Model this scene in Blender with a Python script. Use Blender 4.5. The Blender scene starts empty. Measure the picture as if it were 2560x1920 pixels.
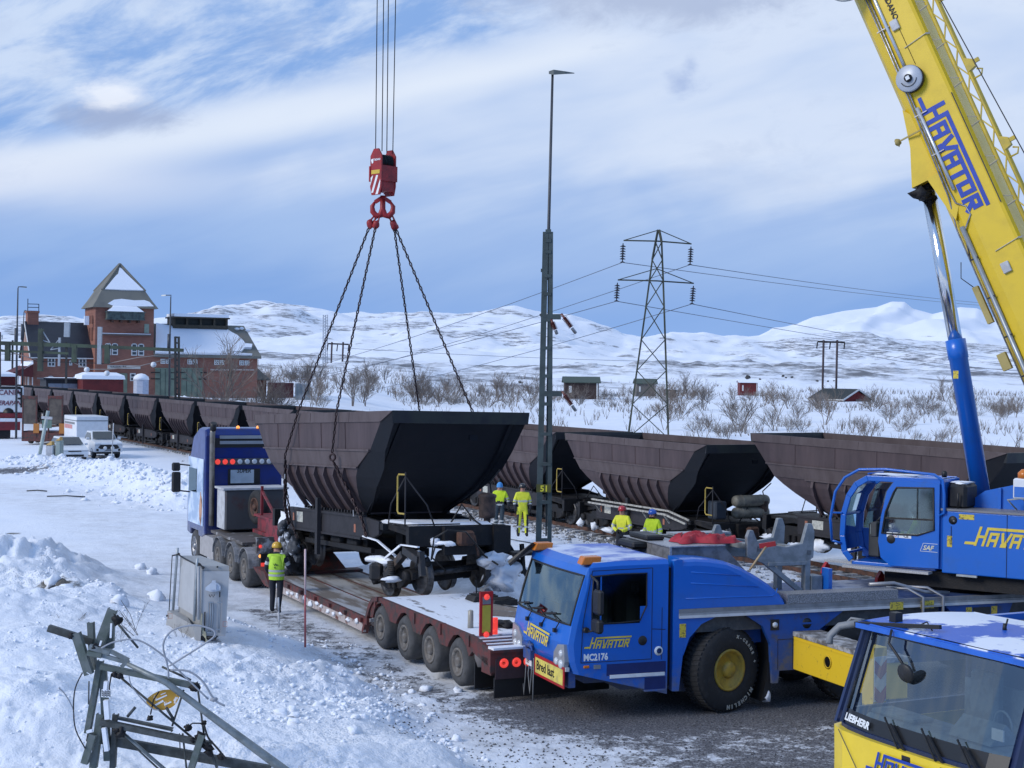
import bpy, bmesh, math, random
import numpy as np
from mathutils import Matrix, Vector, noise as mnoise
rad=math.radians
S=bpy.context.scene
# ---------------- camera ----------------
F0=3842.;CH=6.2;PITCH=rad(0.4325);ROLL=rad(0.8)
_Fw=np.array([0,math.cos(PITCH),-math.sin(PITCH)]);_U0=np.array([0,math.sin(PITCH),math.cos(PITCH)]);_R0=np.array([1.,0,0])
_R=_R0*math.cos(ROLL)+_U0*math.sin(ROLL);_U=_U0*math.cos(ROLL)-_R0*math.sin(ROLL)
CP=np.array([0,0,CH])
def ray(u,v): return _Fw+_R*(u-1280)/F0-_U*(v-960)/F0
def P(u,v,d): return Vector(CP+ray(u,v)*d)
def G(u,v,z=0.):
    r=ray(u,v); return Vector(CP+r*((z-CH)/r[2]))
cam=bpy.data.cameras.new('camera'); camo=bpy.data.objects.new('camera',cam); S.collection.objects.link(camo)
cam.sensor_width=36; cam.lens=36*F0/2560; cam.clip_start=0.5; cam.clip_end=30000
M=Matrix(((_R[0],_U[0],-_Fw[0],0),(_R[1],_U[1],-_Fw[1],0),(_R[2],_U[2],-_Fw[2],CH),(0,0,0,1)))
camo.matrix_world=M; S.camera=camo
# ---------------- light ----------------
SUN_EL=rad(30); SUN_AZ=rad(-118)   # azimuth measured clockwise from +Y (view direction)
S.view_settings.view_transform='Standard'; S.view_settings.look='None'; S.view_settings.gamma=1; S.view_settings.exposure=0.0
w=bpy.data.worlds.new('World'); S.world=w; w.use_nodes=True
def sky_world():
    nt=w.node_tree; nt.nodes.clear(); N=nt.nodes.new; L=nt.links.new
    out=N('ShaderNodeOutputWorld'); bg=N('ShaderNodeBackground'); bg.inputs[1].default_value=0.108
    sk=N('ShaderNodeTexSky'); sk.sky_type='NISHITA'; sk.sun_disc=False; sk.sun_elevation=SUN_EL; sk.sun_rotation=SUN_AZ; sk.air_density=1.3; sk.dust_density=.6; sk.ozone_density=3.0
    tc=N('ShaderNodeTexCoord'); sx=N('ShaderNodeSeparateXYZ'); L(tc.outputs['Generated'],sx.inputs[0])
    def m(op,a,b=None,c=None,clamp=False):
        n=N('ShaderNodeMath'); n.operation=op; n.use_clamp=clamp
        for i,v in enumerate((a,b,c)):
            if v is None: continue
            if isinstance(v,(int,float)): n.inputs[i].default_value=v
            else: L(v,n.inputs[i])
        return n.outputs[0]
    def ss(v,a,b):
        n=N('ShaderNodeMapRange'); n.interpolation_type='SMOOTHSTEP'; L(v,n.inputs[0]); n.inputs[1].default_value=a; n.inputs[2].default_value=b; return n.outputs[0]
    az=m('DIVIDE',sx.outputs[0],sx.outputs[1]); el=m('DIVIDE',sx.outputs[2],sx.outputs[1])   # slopes, a view-independent direction
    # keep slopes sane all round the sky
    az=m('MINIMUM',m('MAXIMUM',az,-3.0),3.0); el=m('MINIMUM',m('MAXIMUM',el,-3.0),6.0)
    def noise(sx_,sy_,rot,scale,det,rough,off):
        c=N('ShaderNodeCombineXYZ')
        ca,sa=math.cos(rot),math.sin(rot)
        x=m('ADD',m('MULTIPLY',az,ca),m('MULTIPLY',el,sa)); y=m('ADD',m('MULTIPLY',az,-sa),m('MULTIPLY',el,ca))
        L(m('MULTIPLY',x,sx_),c.inputs[0]); L(m('MULTIPLY',y,sy_),c.inputs[1]); c.inputs[2].default_value=off
        n=N('ShaderNodeTexNoise'); n.inputs['Scale'].default_value=scale; n.inputs['Detail'].default_value=det; n.inputs['Roughness'].default_value=rough; n.inputs['Distortion'].default_value=.35
        L(c.outputs[0],n.inputs['Vector']); return n.outputs[0]
    n1=noise(1,3.4,rad(12),2.4,3,.5,3.1); n2=noise(1,3.0,rad(20),9,8,.62,7.7); n3=noise(1,2.6,rad(10),5.5,4,.5,1.4); n4=noise(1,1.7,rad(8),26,8,.66,2.2); n5=noise(1,6.0,rad(15),3.2,5,.55,9.2)
    def c3(f,a,b_):
        x=N('ShaderNodeMixRGB'); L(f,x.inputs[0])
        for i,v in ((1,a),(2,b_)):
            if isinstance(v,tuple): x.inputs[i].default_value=(*v,1)
            else: L(v,x.inputs[i])
        return x.outputs[0]
    d1=m('SUBTRACT',n1,.5); d3=m('SUBTRACT',n3,.5); d5=m('SUBTRACT',n5,.5); d2=m('SUBTRACT',n2,.5); d4=m('SUBTRACT',n4,.5)
    # height of the cloud layer's lower edge, in slope units, wobbling slowly
    e_=m('ADD',el,m('ADD',m('MULTIPLY',d1,.16),m('MULTIPLY',d5,.07)))
    t=ss(e_,.01,.165)
    t=m('ADD',t,m('ADD',m('MULTIPLY',d3,.55),m('MULTIPLY',d5,.32)),clamp=True)
    clear=c3(ss(el,.0,.16),(1.95,3.7,7.7),(1.55,3.1,7.0)); base=N('ShaderNodeMixRGB'); base.inputs[0].default_value=.90; L(sk.outputs[0],base.inputs[1]); L(clear,base.inputs[2])
    col=c3(t,base.outputs[0],(4.5,5.8,8.3))
    col=c3(m('MULTIPLY',ss(m('ADD',t,m('MULTIPLY',d3,.5)),.60,1.15),.9),col,(6.5,7.35,8.9))
    # upper left: blue with windblown streaks above a slanting bright edge
    line=m('SUBTRACT',el,m('ADD',m('MULTIPLY',az,.22),m('ADD',.212,m('MULTIPLY',d1,.05))))
    ul=m('MULTIPLY',ss(line,-.004,.018),m('SUBTRACT',1.0,ss(az,-.03,.05)))
    edge=m('MULTIPLY',m('SUBTRACT',1.0,ss(m('ABSOLUTE',m('ADD',line,.012),0),.0,.022)),m('SUBTRACT',1.0,ss(az,.02,.12)))
    col=c3(m('MULTIPLY',edge,.75),col,(7.4,8.1,9.2))
    st=ss(m('ADD',n2,m('MULTIPLY',d1,.35)),.40,.66); ulc=c3(m('MULTIPLY',st,.92),(1.9,3.6,7.2),(5.8,6.9,8.8))
    col=c3(m('MULTIPLY',ul,.9),col,ulc)
    left=m('MULTIPLY',m('SUBTRACT',1.0,ss(az,-.30,-.12)),m('SUBTRACT',1.0,ss(m('ABSOLUTE',m('SUBTRACT',el,m('ADD',.125,m('MULTIPLY',d1,.06))),0),.0,.030))); col=c3(m('MULTIPLY',left,.75),col,(6.6,7.3,8.8))
    def puff(a0,e0,ra,re,amp,lo=.45,hi=1.0):
        x=m('DIVIDE',m('SUBTRACT',az,a0),ra); y=m('DIVIDE',m('SUBTRACT',el,e0),re)
        d=m('SQRT',m('ADD',m('MULTIPLY',x,x),m('MULTIPLY',y,y)))
        d=m('ADD',d,m('ADD',m('MULTIPLY',d4,amp),m('MULTIPLY',d2,amp*.7))); return m('SUBTRACT',1.0,ss(d,lo,hi))
    
    col=c3(m('MULTIPLY',puff(-.258,.163,.050,.013,1.7,.25,1.25),.85),col,(3.3,4.1,6.1))
    col=c3(m('MULTIPLY',puff(-.262,.177,.028,.012,1.5,.3,1.2),.8),col,(8.4,8.8,9.6))
    col=c3(m('MULTIPLY',puff(.075,.252,.125,.030,1.5,.3,1.15),.85),col,(3.9,4.7,6.6))
    und=m('MULTIPLY',ss(m('ADD',d4,m('MULTIPLY',d3,1.2)),.02,.30),ss(el,.08,.16)); col=c3(m('MULTIPLY',und,.28),col,(4.0,5.0,7.2))
    col=c3(m('MULTIPLY',puff(.107,.190,.013,.009,3.4,.0,1.4),.6),col,(2.9,4.0,6.8))
    col=c3(m('MULTIPLY',puff(.113,.203,.006,.010,3.4,.0,1.4),.5),col,(2.9,4.0,6.8))
    g1=m('MULTIPLY',m('SUBTRACT',1.0,ss(m('ABSOLUTE',m('SUBTRACT',el,.088),0),.0,.045)),ss(n5,.35,.65)); col=c3(m('MULTIPLY',g1,.25),col,(3.2,4.9,7.9))
    col=c3(m('MULTIPLY',m('SUBTRACT',1.0,ss(el,.0,.06)),.5),col,(2.6,4.5,8.4))
    mix=N('ShaderNodeMixRGB'); mix.inputs[0].default_value=0; L(col,mix.inputs[1])
    L(mix.outputs[0],bg.inputs[0]); L(bg.outputs[0],out.inputs[0])
sky_world()
sl=bpy.data.lights.new('sun','SUN'); sl.energy=2.3; sl.angle=rad(24); sl.color=(1,.95,.88); so=bpy.data.objects.new('sun',sl); S.collection.objects.link(so)
sd=Vector((math.sin(SUN_AZ)*math.cos(SUN_EL),math.cos(SUN_AZ)*math.cos(SUN_EL),math.sin(SUN_EL)))
so.rotation_euler=sd.to_track_quat('Z','Y').to_euler()
# ---------------- helpers ----------------
random.seed(7); RNG=np.random.RandomState(5)
W={}   # world matrices of what has been built
I4=Matrix.Identity(4)
def V(*a): return Vector(a)
def frame(o,x,y=None,z=None):
    x=Vector(x).normalized()
    if y is None: z=Vector(z or (0,0,1)); y=z.cross(x)
    y=Vector(y); z=x.cross(y).normalized(); y=z.cross(x)
    return Matrix(((x[0],y[0],z[0],o[0]),(x[1],y[1],z[1],o[1]),(x[2],y[2],z[2],o[2]),(0,0,0,1)))
def yawm(o,deg,pit=0,rol=0):
    return Matrix.Translation(Vector(o))@Matrix.Rotation(rad(deg),4,'Z')@Matrix.Rotation(rad(pit),4,'Y')@Matrix.Rotation(rad(rol),4,'X')
def T_(x,y,z): return Matrix.Translation((x,y,z))
def link(o,parent=None,mw=I4):
    S.collection.objects.link(o)
    if parent is not None: o.parent=parent; o.matrix_basis=W[parent.name].inverted()@mw
    else: o.matrix_basis=mw
    W[o.name]=mw.copy(); return o
def tag(o,label=None,cat=None,group=None,kind=None):
    if label: o['label']=label
    if cat: o['category']=cat
    if group: o['group']=group
    if kind: o['kind']=kind
    return o
def thing(name,label,cat,mw=I4,group=None):
    o=bpy.data.objects.new(name,None); o.empty_display_size=.3; link(o,None,mw); return tag(o,label,cat,group)
def copy_tree(o,parent=None):
    c=o.copy(); S.collection.objects.link(c); c.parent=parent
    for ch in list(o.children): copy_tree(ch,c)
    return c
class MB:
    """collects shapes in local coordinates and links them as ONE mesh object"""
    def __init__(s): s.v=[];s.f=[];s.m=[];s.sm=[];s.mi=0;s.X=None;s.smooth=False
    def add(s,vs,fs):
        n=len(s.v)
        if s.X is not None: vs=[s.X@Vector(p) for p in vs]
        s.v+= [tuple(p) for p in vs]; s.f+=[tuple(i+n for i in f) for f in fs]; s.m+=[s.mi]*len(fs); s.sm+=[s.smooth]*len(fs); return s
    def box(s,a,b,bev=0):
        x0,x1=sorted((a[0],b[0]));y0,y1=sorted((a[1],b[1]));z0,z1=sorted((a[2],b[2]))
        if bev<=0:
            return s.add([(x0,y0,z0),(x1,y0,z0),(x1,y1,z0),(x0,y1,z0),(x0,y0,z1),(x1,y0,z1),(x1,y1,z1),(x0,y1,z1)],[(0,3,2,1),(4,5,6,7),(0,1,5,4),(1,2,6,5),(2,3,7,6),(3,0,4,7)])
        c=min(bev,(x1-x0)/2.01,(y1-y0)/2.01,(z1-z0)/2.01); vs=[];
        def ring(z,k): return [(x0+c+k,y0+k,z),(x1-c-k,y0+k,z),(x1-k,y0+c+k,z),(x1-k,y1-c-k,z),(x1-c-k,y1-k,z),(x0+c+k,y1-k,z),(x0+k,y1-c-k,z),(x0+k,y0+c+k,z)]
        k=c*.999
        def r2(z,k): return [(x0+max(c,k),y0+k,z),(x1-max(c,k),y0+k,z),(x1-k,y0+max(c,k),z),(x1-k,y1-max(c,k),z),(x1-max(c,k),y1-k,z),(x0+max(c,k),y1-k,z),(x0+k,y1-max(c,k),z),(x0+k,y0+max(c,k),z)]
        rs=r2(z0,c)+ring(z0+c,0)+ring(z1-c,0)+r2(z1,c); f=[tuple(range(7,-1,-1)),tuple(range(24,32))]
        for q in range(3):
            for i in range(8): j=(i+1)%8; f.append((q*8+i,q*8+j,q*8+8+j,q*8+8+i))
        return s.add(rs,f)
    def bar(s,p,q,w,h=None,up=(0,0,1)):
        p=Vector(p);q=Vector(q);h=h or w;d=(q-p)
        if d.length<1e-6: return s
        d.normalize();u=Vector(up)
        if abs(d.dot(u))>.98: u=Vector((1,0,0))
        a=d.cross(u).normalized();b=a.cross(d).normalized(); a*=w/2;b*=h/2
        return s.add([p-a-b,p+a-b,p+a+b,p-a+b,q-a-b,q+a-b,q+a+b,q-a+b],[(0,3,2,1),(4,5,6,7),(0,1,5,4),(1,2,6,5),(2,3,7,6),(3,0,4,7)])
    def tube(s,pts,r,n=8,cap=True,closed=False):
        pts=[Vector(p) for p in pts]; k=len(pts); rs=r if isinstance(r,(list,tuple)) else [r]*k
        vs=[];fs=[];a=None
        for i,p in enumerate(pts):
            if closed: d=(pts[(i+1)%k]-pts[i-1])
            else: d=(pts[min(i+1,k-1)]-pts[max(i-1,0)])
            d.normalize()
            if a is None:
                a=d.cross(Vector((0,0,1)))
                if a.length<.05: a=d.cross(Vector((1,0,0)))
            a=(a-d*a.dot(d)).normalized(); b=d.cross(a)
            for j in range(n):
                t=2*math.pi*j/n; vs.append(p+(a*math.cos(t)+b*math.sin(t))*rs[i])
        for i in range(k if closed else k-1):
            for j in range(n): j2=(j+1)%n; i2=(i+1)%k; fs.append((i*n+j,i*n+j2,i2*n+j2,i2*n+j))
        if cap and not closed: fs.append(tuple(range(n-1,-1,-1))); fs.append(tuple(range((k-1)*n,k*n)))
        o=s.smooth; s.smooth=True; s.add(vs,fs); s.smooth=o
        if cap and not closed: s.sm[-1]=s.sm[-2]=False
        return s
    def lathe(s,prof,ax=(0,1,0),o=(0,0,0),n=24,smooth=True,closed=False,cap=True):
        """prof: (r,t) pairs along the axis"""
        ax=Vector(ax).normalized(); u=ax.cross(Vector((0,0,1)))
        if u.length<.05: u=ax.cross(Vector((1,0,0)))
        u.normalize(); v=ax.cross(u); o=Vector(o); vs=[];fs=[];k=len(prof)
        for r,t in prof:
            for j in range(n): a=2*math.pi*j/n; vs.append(o+ax*t+(u*math.cos(a)+v*math.sin(a))*r)
        for i in range(k if closed else k-1):
            for j in range(n): j2=(j+1)%n; i2=(i+1)%k; fs.append((i*n+j,i*n+j2,i2*n+j2,i2*n+j))
        if not closed and cap:
            if prof[0][0]>1e-4: fs.append(tuple(range(n-1,-1,-1)))
            if prof[-1][0]>1e-4: fs.append(tuple(range((k-1)*n,k*n)))
        so_=s.smooth; s.smooth=smooth; s.add(vs,fs); s.smooth=so_; return s
    def prism(s,poly,a,b,plane='xz'):
        """2D outline extruded between a and b along the missing axis"""
        def q(p,t): return {'xz':(p[0],t,p[1]),'xy':(p[0],p[1],t),'yz':(t,p[0],p[1])}[plane]
        n=len(poly); vs=[q(p,a) for p in poly]+[q(p,b) for p in poly]
        fs=[tuple(range(n)),tuple(range(2*n-1,n-1,-1))]+[(i,i+n,(i+1)%n+n,(i+1)%n) for i in range(n)]
        return s.add(vs,fs)
    def loft(s,secs,closed=True,cap=True,smooth=False):
        n=len(secs[0]);vs=[p for q in secs for p in q];fs=[]
        for i in range(len(secs)-1):
            for j in range(n if closed else n-1): j2=(j+1)%n; fs.append((i*n+j,i*n+j2,(i+1)*n+j2,(i+1)*n+j))
        if cap: fs.append(tuple(range(n-1,-1,-1))); fs.append(tuple(range((len(secs)-1)*n,len(secs)*n)))
        o=s.smooth; s.smooth=smooth; s.add(vs,fs); s.smooth=o; return s
    def quad(s,*p): return s.add(p,[tuple(range(len(p)))])
    def blob(s,c,r,n=8,jit=.25,seed=0,flat=1.0):
        c=Vector(c); r=Vector(r) if not isinstance(r,(int,float)) else Vector((r,r,r)); vs=[];fs=[]; n=max(n,7)+3; m_=max(5,n*2//3); o=Vector((seed*3.7,seed*1.3,seed*.7))
        for i in range(m_+1):
            th=math.pi*i/m_
            for j in range(n):
                ph=2*math.pi*(j+.5*(i%2))/n; d=Vector((math.sin(th)*math.cos(ph),math.sin(th)*math.sin(ph),math.cos(th))); k=1+jit*(mnoise.noise(d*1.4+o)*1.5+mnoise.noise(d*3.6+o)*.9)
                vs.append(c+Vector((r[0]*d.x*k,r[1]*d.y*k,r[2]*d.z*k)))
        for i in range(m_):
            for j in range(n): fs.append((i*n+j,(i+1)*n+j,(i+1)*n+(j+1)%n,i*n+(j+1)%n))
        o_=s.smooth; s.smooth=True; s.add(vs,fs); s.smooth=o_; return s
    def build(s,name,mat,parent=None,mw=None,bevel=0,label=None,merge=False):
        me=bpy.data.meshes.new(name); me.from_pydata(s.v,[],s.f); 
        for mt in (mat if isinstance(mat,(list,tuple)) else [mat]): me.materials.append(mt)
        me.polygons.foreach_set('material_index',s.m); me.polygons.foreach_set('use_smooth',s.sm)
        bm=bmesh.new(); bm.from_mesh(me)
        if merge: bmesh.ops.remove_doubles(bm,verts=bm.verts,dist=1e-4)
        bmesh.ops.recalc_face_normals(bm,faces=bm.faces); bm.to_mesh(me); bm.free()
        o=bpy.data.objects.new(name,me); link(o,parent,mw if mw is not None else (W[parent.name] if parent else I4))
        if bevel:
            b=o.modifiers.new('b','BEVEL'); b.width=bevel; b.segments=2; b.limit_method='ANGLE'; b.angle_limit=rad(35)
        if label: o['label']=label
        return o
def glyph_mesh(body,size=1,ext=.003,bold=0,shear=0,align='LEFT'):
    c=bpy.data.curves.new('t','FONT'); c.body=body; c.size=size; c.extrude=ext; c.offset=bold; c.shear=shear; c.align_x=align; c.resolution_u=2
    o=bpy.data.objects.new('t',c); me=bpy.data.meshes.new_from_object(o); bpy.data.objects.remove(o); bpy.data.curves.remove(c); return me
def text(body,mat,parent,mw,size=1,ext=.003,bold=0,shear=0,sx=1,name='lettering',align='LEFT'):
    me=glyph_mesh(body,size,ext,bold,shear,align); me.materials.clear(); me.materials.append(mat); me.name=name
    o=bpy.data.objects.new(name,me); link(o,parent,mw@Matrix.Diagonal((sx,1,1,1))); return o
def LP(fr,u,v,ax,val):
    """local coordinates of the point where the sight line through a photo pixel meets the plane axis=val of a frame"""
    Mi=fr.inverted(); o=Mi@Vector(CP); d=Mi.to_3x3()@Vector(ray(u,v)); return o+d*((val-o[ax])/d[ax])
# ---------------- materials ----------------
MT={}
def mat(name,col,rough=.6,metal=0,col2=None,scale=4,amt=1.0,lo=.4,hi=.65,bump=0,bscale=30,spec=.5,stretch=(1,1,1),coat=0,detail=5,space='Object',emit=None,estr=0,grime=None):
    if name in MT: return MT[name]
    m=bpy.data.materials.new(name); m.use_nodes=True; nt=m.node_tree; b=nt.nodes['Principled BSDF']; N=nt.nodes.new; L=nt.links.new
    b.inputs['Base Color'].default_value=(*col,1); b.inputs['Roughness'].default_value=rough; b.inputs['Metallic'].default_value=metal; b.inputs['Specular IOR Level'].default_value=spec
    b.inputs['Coat Weight'].default_value=coat; b.inputs['Coat Roughness'].default_value=.12
    if emit: b.inputs['Emission Color'].default_value=(*emit,1); b.inputs['Emission Strength'].default_value=estr
    tc=N('ShaderNodeTexCoord'); mp=N('ShaderNodeMapping'); mp.inputs['Scale'].default_value=stretch; L(tc.outputs[space],mp.inputs[0])
    if col2 is None: col2=tuple(c*.72 for c in col); amt_=.5*amt
    else: amt_=amt
    n=N('ShaderNodeTexNoise'); n.inputs['Scale'].default_value=scale; n.inputs['Detail'].default_value=detail; n.inputs['Roughness'].default_value=.62; L(mp.outputs[0],n.inputs['Vector'])
    r=N('ShaderNodeMapRange'); r.interpolation_type='SMOOTHSTEP'; L(n.outputs[0],r.inputs[0]); r.inputs[1].default_value=lo; r.inputs[2].default_value=hi; r.inputs[4].default_value=amt_
    mx=N('ShaderNodeMixRGB'); L(r.outputs[0],mx.inputs[0]); mx.inputs[1].default_value=(*col,1); mx.inputs[2].default_value=(*col2,1); L(mx.outputs[0],b.inputs['Base Color'])
    if grime:   # road salt and slush thrown up on the lower parts
        sz=N('ShaderNodeSeparateXYZ'); L(tc.outputs['Object'],sz.inputs[0]); g1=N('ShaderNodeMapRange'); L(sz.outputs[2],g1.inputs[0]); g1.inputs[1].default_value=grime[1]; g1.inputs[2].default_value=grime[0]; g1.inputs[3].default_value=-.10; g1.inputs[4].default_value=.42
        ng=N('ShaderNodeTexNoise'); ng.inputs['Scale'].default_value=5; ng.inputs['Detail'].default_value=8; ng.inputs['Roughness'].default_value=.75; L(tc.outputs['Object'],ng.inputs['Vector']); ad=N('ShaderNodeMath'); ad.operation='ADD'; L(g1.outputs[0],ad.inputs[0]); L(ng.outputs[0],ad.inputs[1])
        g2=N('ShaderNodeMapRange'); g2.interpolation_type='SMOOTHSTEP'; L(ad.outputs[0],g2.inputs[0]); g2.inputs[1].default_value=.55; g2.inputs[2].default_value=.95; g2.inputs[4].default_value=.75
        mg=N('ShaderNodeMixRGB'); L(g2.outputs[0],mg.inputs[0]); L(mx.outputs[0],mg.inputs[1]); mg.inputs[2].default_value=(.15,.15,.155,1); L(mg.outputs[0],b.inputs['Base Color'])
    r2=N('ShaderNodeMapRange'); L(n.outputs[0],r2.inputs[0]); r2.inputs[3].default_value=max(0,rough-.12); r2.inputs[4].default_value=min(1,rough+.15); L(r2.outputs[0],b.inputs['Roughness'])
    if bump:
        n2=N('ShaderNodeTexNoise'); n2.inputs['Scale'].default_value=bscale; n2.inputs['Detail'].default_value=4; L(mp.outputs[0],n2.inputs['Vector'])
        bp=N('ShaderNodeBump'); bp.inputs['Strength'].default_value=bump; bp.inputs['Distance'].default_value=.02; L(n2.outputs[0],bp.inputs['Height']); L(bp.outputs[0],b.inputs['Normal'])
    MT[name]=m; return m
def glassmat(name,tint=(.25,.32,.33),refl=.22,col=(.6,.75,.8)):
    m=bpy.data.materials.new(name); m.use_nodes=True; nt=m.node_tree; nt.nodes.clear(); N=nt.nodes.new; L=nt.links.new
    o=N('ShaderNodeOutputMaterial'); t=N('ShaderNodeBsdfTransparent'); t.inputs[0].default_value=(*tint,1); g=N('ShaderNodeBsdfGlossy'); g.inputs[0].default_value=(*col,1); g.inputs[1].default_value=.06
    fr=N('ShaderNodeFresnel'); fr.inputs[0].default_value=1.5; a=N('ShaderNodeMath'); a.operation='ADD'; a.use_clamp=True; L(fr.outputs[0],a.inputs[0]); a.inputs[1].default_value=refl
    tc=N('ShaderNodeTexCoord'); n=N('ShaderNodeTexNoise'); n.inputs['Scale'].default_value=1.3; L(tc.outputs['Object'],n.inputs['Vector']); bp=N('ShaderNodeBump'); bp.inputs['Strength'].default_value=.06; L(n.outputs[0],bp.inputs['Height']); L(bp.outputs[0],g.inputs['Normal'])
    x=N('ShaderNodeMixShader'); L(a.outputs[0],x.inputs[0]); L(t.outputs[0],x.inputs[1]); L(g.outputs[0],x.inputs[2]); L(x.outputs[0],o.inputs[0]); return m
m_blue=mat('crane_blue_paint',(.005,.118,.52),.34,0,(.02,.10,.30),2.2,.7,.48,.85,coat=.35,grime=(.35,1.35))
m_blued=mat('frame_blue_paint',(.009,.07,.30),.55,0,(.05,.055,.08),5,.8,.45,.75,bump=.1,grime=(.4,1.7))
m_yel=mat('boom_yellow_paint',(.68,.47,.012),.42,0,(.55,.38,.015),2.2,.7,.4,.75,coat=.2)
m_yeld=mat('worn_yellow_paint',(.72,.48,.02),.5,0,(.12,.09,.04),7,.9,.60,.75)
m_ltr_y=mat('lettering_yellow',(.72,.55,.06),.5); m_ltr_b=mat('lettering_blue',(.005,.045,.36),.5); m_ltr_w=mat('lettering_white',(.75,.78,.8),.5); m_ltr_k=mat('lettering_black',(.01,.01,.012),.6)
m_brown=mat('ore_brown_paint',(.074,.050,.053),.66,0,(.048,.033,.037),1.6,1,.32,.72,bump=.2,bscale=9,stretch=(1.6,1.6,.28),detail=9)
m_brownl=mat('dusty_brown_paint',(.092,.070,.072),.68,0,(.062,.044,.045),2.2,.9,.35,.7,bump=.12,bscale=12,stretch=(1,1,.35))
m_dark=mat('ore_end_painted_shade',(.005,.007,.012),.7,0,(.014,.013,.017),1.2,.8,.45,.8,spec=.25,bump=.1,bscale=10)  # shade of the ends turned from the light, put into the colour
m_frame=mat('wagon_frame_grime',(.022,.020,.025),.7,0,(.016,.016,.02),3,1,.4,.65,bump=.25,bscale=18)
m_steelk=mat('blackened_steel',(.009,.009,.011),.65,.2,(.026,.021,.019),6,.8,.5,.7,bump=.3)
m_rust=mat('rusty_brown',(.10,.045,.028),.75,0,(.035,.022,.02),6,1,.4,.65,bump=.3)
m_steel=mat('worn_steel',(.36,.36,.37),.38,.85,(.16,.15,.15),9,.8)
m_chrome=mat('polished_chrome',(.78,.79,.8),.13,1,(.6,.6,.6),3,.4)
m_galv=mat('galvanised_steel',(.42,.45,.46),.55,.3,(.28,.31,.32),5,.8)
m_alu=mat('checker_aluminium',(.42,.43,.45),.45,.5,(.25,.25,.26),30,.8)
m_rubber=mat('tyre_rubber',(.018,.018,.019),.82,0,(.05,.05,.052),9,.7,.45,.8,bump=.3,bscale=40)
m_rubberd=mat('dusty_tyre_rubber',(.055,.056,.058),.88,0,(.10,.10,.102),4,.8,.4,.7,bump=.3,bscale=40)
m_snow=mat('lying_snow',(.80,.83,.88),.75,0,(.74,.78,.86),6,.6,bump=.5,bscale=9)
m_white=mat('white_paint',(.72,.74,.76),.4,0,(.6,.62,.64),3,.5,coat=.3)
m_whited=mat('dusty_white_panel',(.50,.51,.53),.6,0,(.36,.36,.37),4,.8)
m_black=mat('black_plastic',(.012,.012,.013),.5); m_grey=mat('grey_plastic',(.20,.21,.22),.55)
m_red=mat('signal_red',(.42,.012,.014),.45,0,(.28,.012,.014),5,.7); m_redl=mat('dull_red_frame_paint',(.125,.030,.026),.65,0,(.05,.036,.034),5,1,.4,.62,bump=.2)
m_orange=mat('amber_lens',(.55,.16,.015),.25); m_redlens=mat('lit_red_lamp',(.5,.02,.02),.3,emit=(1,.08,.06),estr=.7); m_amblens=mat('lit_amber_lamp',(.6,.2,.03),.3,emit=(1,.35,.08),estr=1.5)
m_glass=glassmat('cab_glass'); m_glassd=glassmat('dark_glass',(.05,.06,.065),.12); 
m_int=mat('cab_interior_grey',(.05,.055,.06),.7)
m_cabred=mat('hook_red_paint',(.30,.012,.016),.5,0,(.17,.012,.016),5,.8)
m_concr=mat('wood_planks_grey',(.14,.125,.115),.85,0,(.36,.37,.40),1.6,1,.5,.62,bump=.5,bscale=14)
m_lampw=mat('headlamp_lens',(.6,.63,.66),.12,.1)
# ---------------- terrain ----------------
def _h(ix,iy,s):
    n=(ix.astype(np.int64)*374761393+iy.astype(np.int64)*668265263+s*1442695041)&0xffffffff
    n=((n^(n>>13))*1274126177)&0xffffffff; n=n^(n>>16); return (n&0xffff)/65535.
def vn(x,y,s=0):
    x0=np.floor(x);y0=np.floor(y);fx=x-x0;fy=y-y0;fx=fx*fx*(3-2*fx);fy=fy*fy*(3-2*fy);ix=x0.astype(np.int64);iy=y0.astype(np.int64)
    a=_h(ix,iy,s);b=_h(ix+1,iy,s);c=_h(ix,iy+1,s);d=_h(ix+1,iy+1,s)
    return (a+(b-a)*fx)*(1-fy)+(c+(d-c)*fx)*fy-.5
def fbm(x,y,o=4,s=0,g=.5):
    r=0;a=1.;t=0
    for i in range(o): r=r+a*vn(x*2**i+17*i,y*2**i+9*i,s+i); t+=a; a*=g
    return r/t*1.6
def clod(x,y,s=0):
    """lumps of broken snow: height falls off from jittered cell centres"""
    x0=np.floor(x);y0=np.floor(y);best=np.full(np.shape(x),9.);hh=np.zeros(np.shape(x))
    for dx in (-1,0,1):
        for dy in (-1,0,1):
            ix=(x0+dx).astype(np.int64);iy=(y0+dy).astype(np.int64)
            px=x0+dx+_h(ix,iy,s);py=y0+dy+_h(ix,iy,s+7); d=(x-px)**2+(y-py)**2; c=d<best
            best=np.where(c,d,best);hh=np.where(c,_h(ix,iy,s+13),hh)
    return np.maximum(0,1-best*1.6)*(.35+hh)
def sst(v,a,b): t=np.clip((v-a)/(b-a),0,1); return t*t*(3-2*t)
def poly_side(x,y,pts):
    """signed distance-like offset: positive left of a polyline given from near to far"""
    px=np.array([p[0] for p in pts]);py=np.array([p[1] for p in pts]); return np.interp(y,py,px)-x
def segdist(x,y,pts):
    best=np.full(np.shape(x),1e9)
    for (ax,ay),(bx,by) in zip(pts[:-1],pts[1:]):
        dx,dy=bx-ax,by-ay; t=np.clip(((x-ax)*dx+(y-ay)*dy)/(dx*dx+dy*dy),0,1); best=np.minimum(best,np.hypot(x-ax-t*dx,y-ay-t*dy))
    return best
gg=lambda *a:[(G(u,v).x,G(u,v).y) for u,v in a]
EDGE=sorted(gg((1330,1990),(1180,1920),(1090,1850),(1030,1790),(930,1700),(850,1625),(760,1600),(640,1590))+[(-9.5,38.5),(-14,44),(-20,52)],key=lambda p:p[1])
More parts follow.
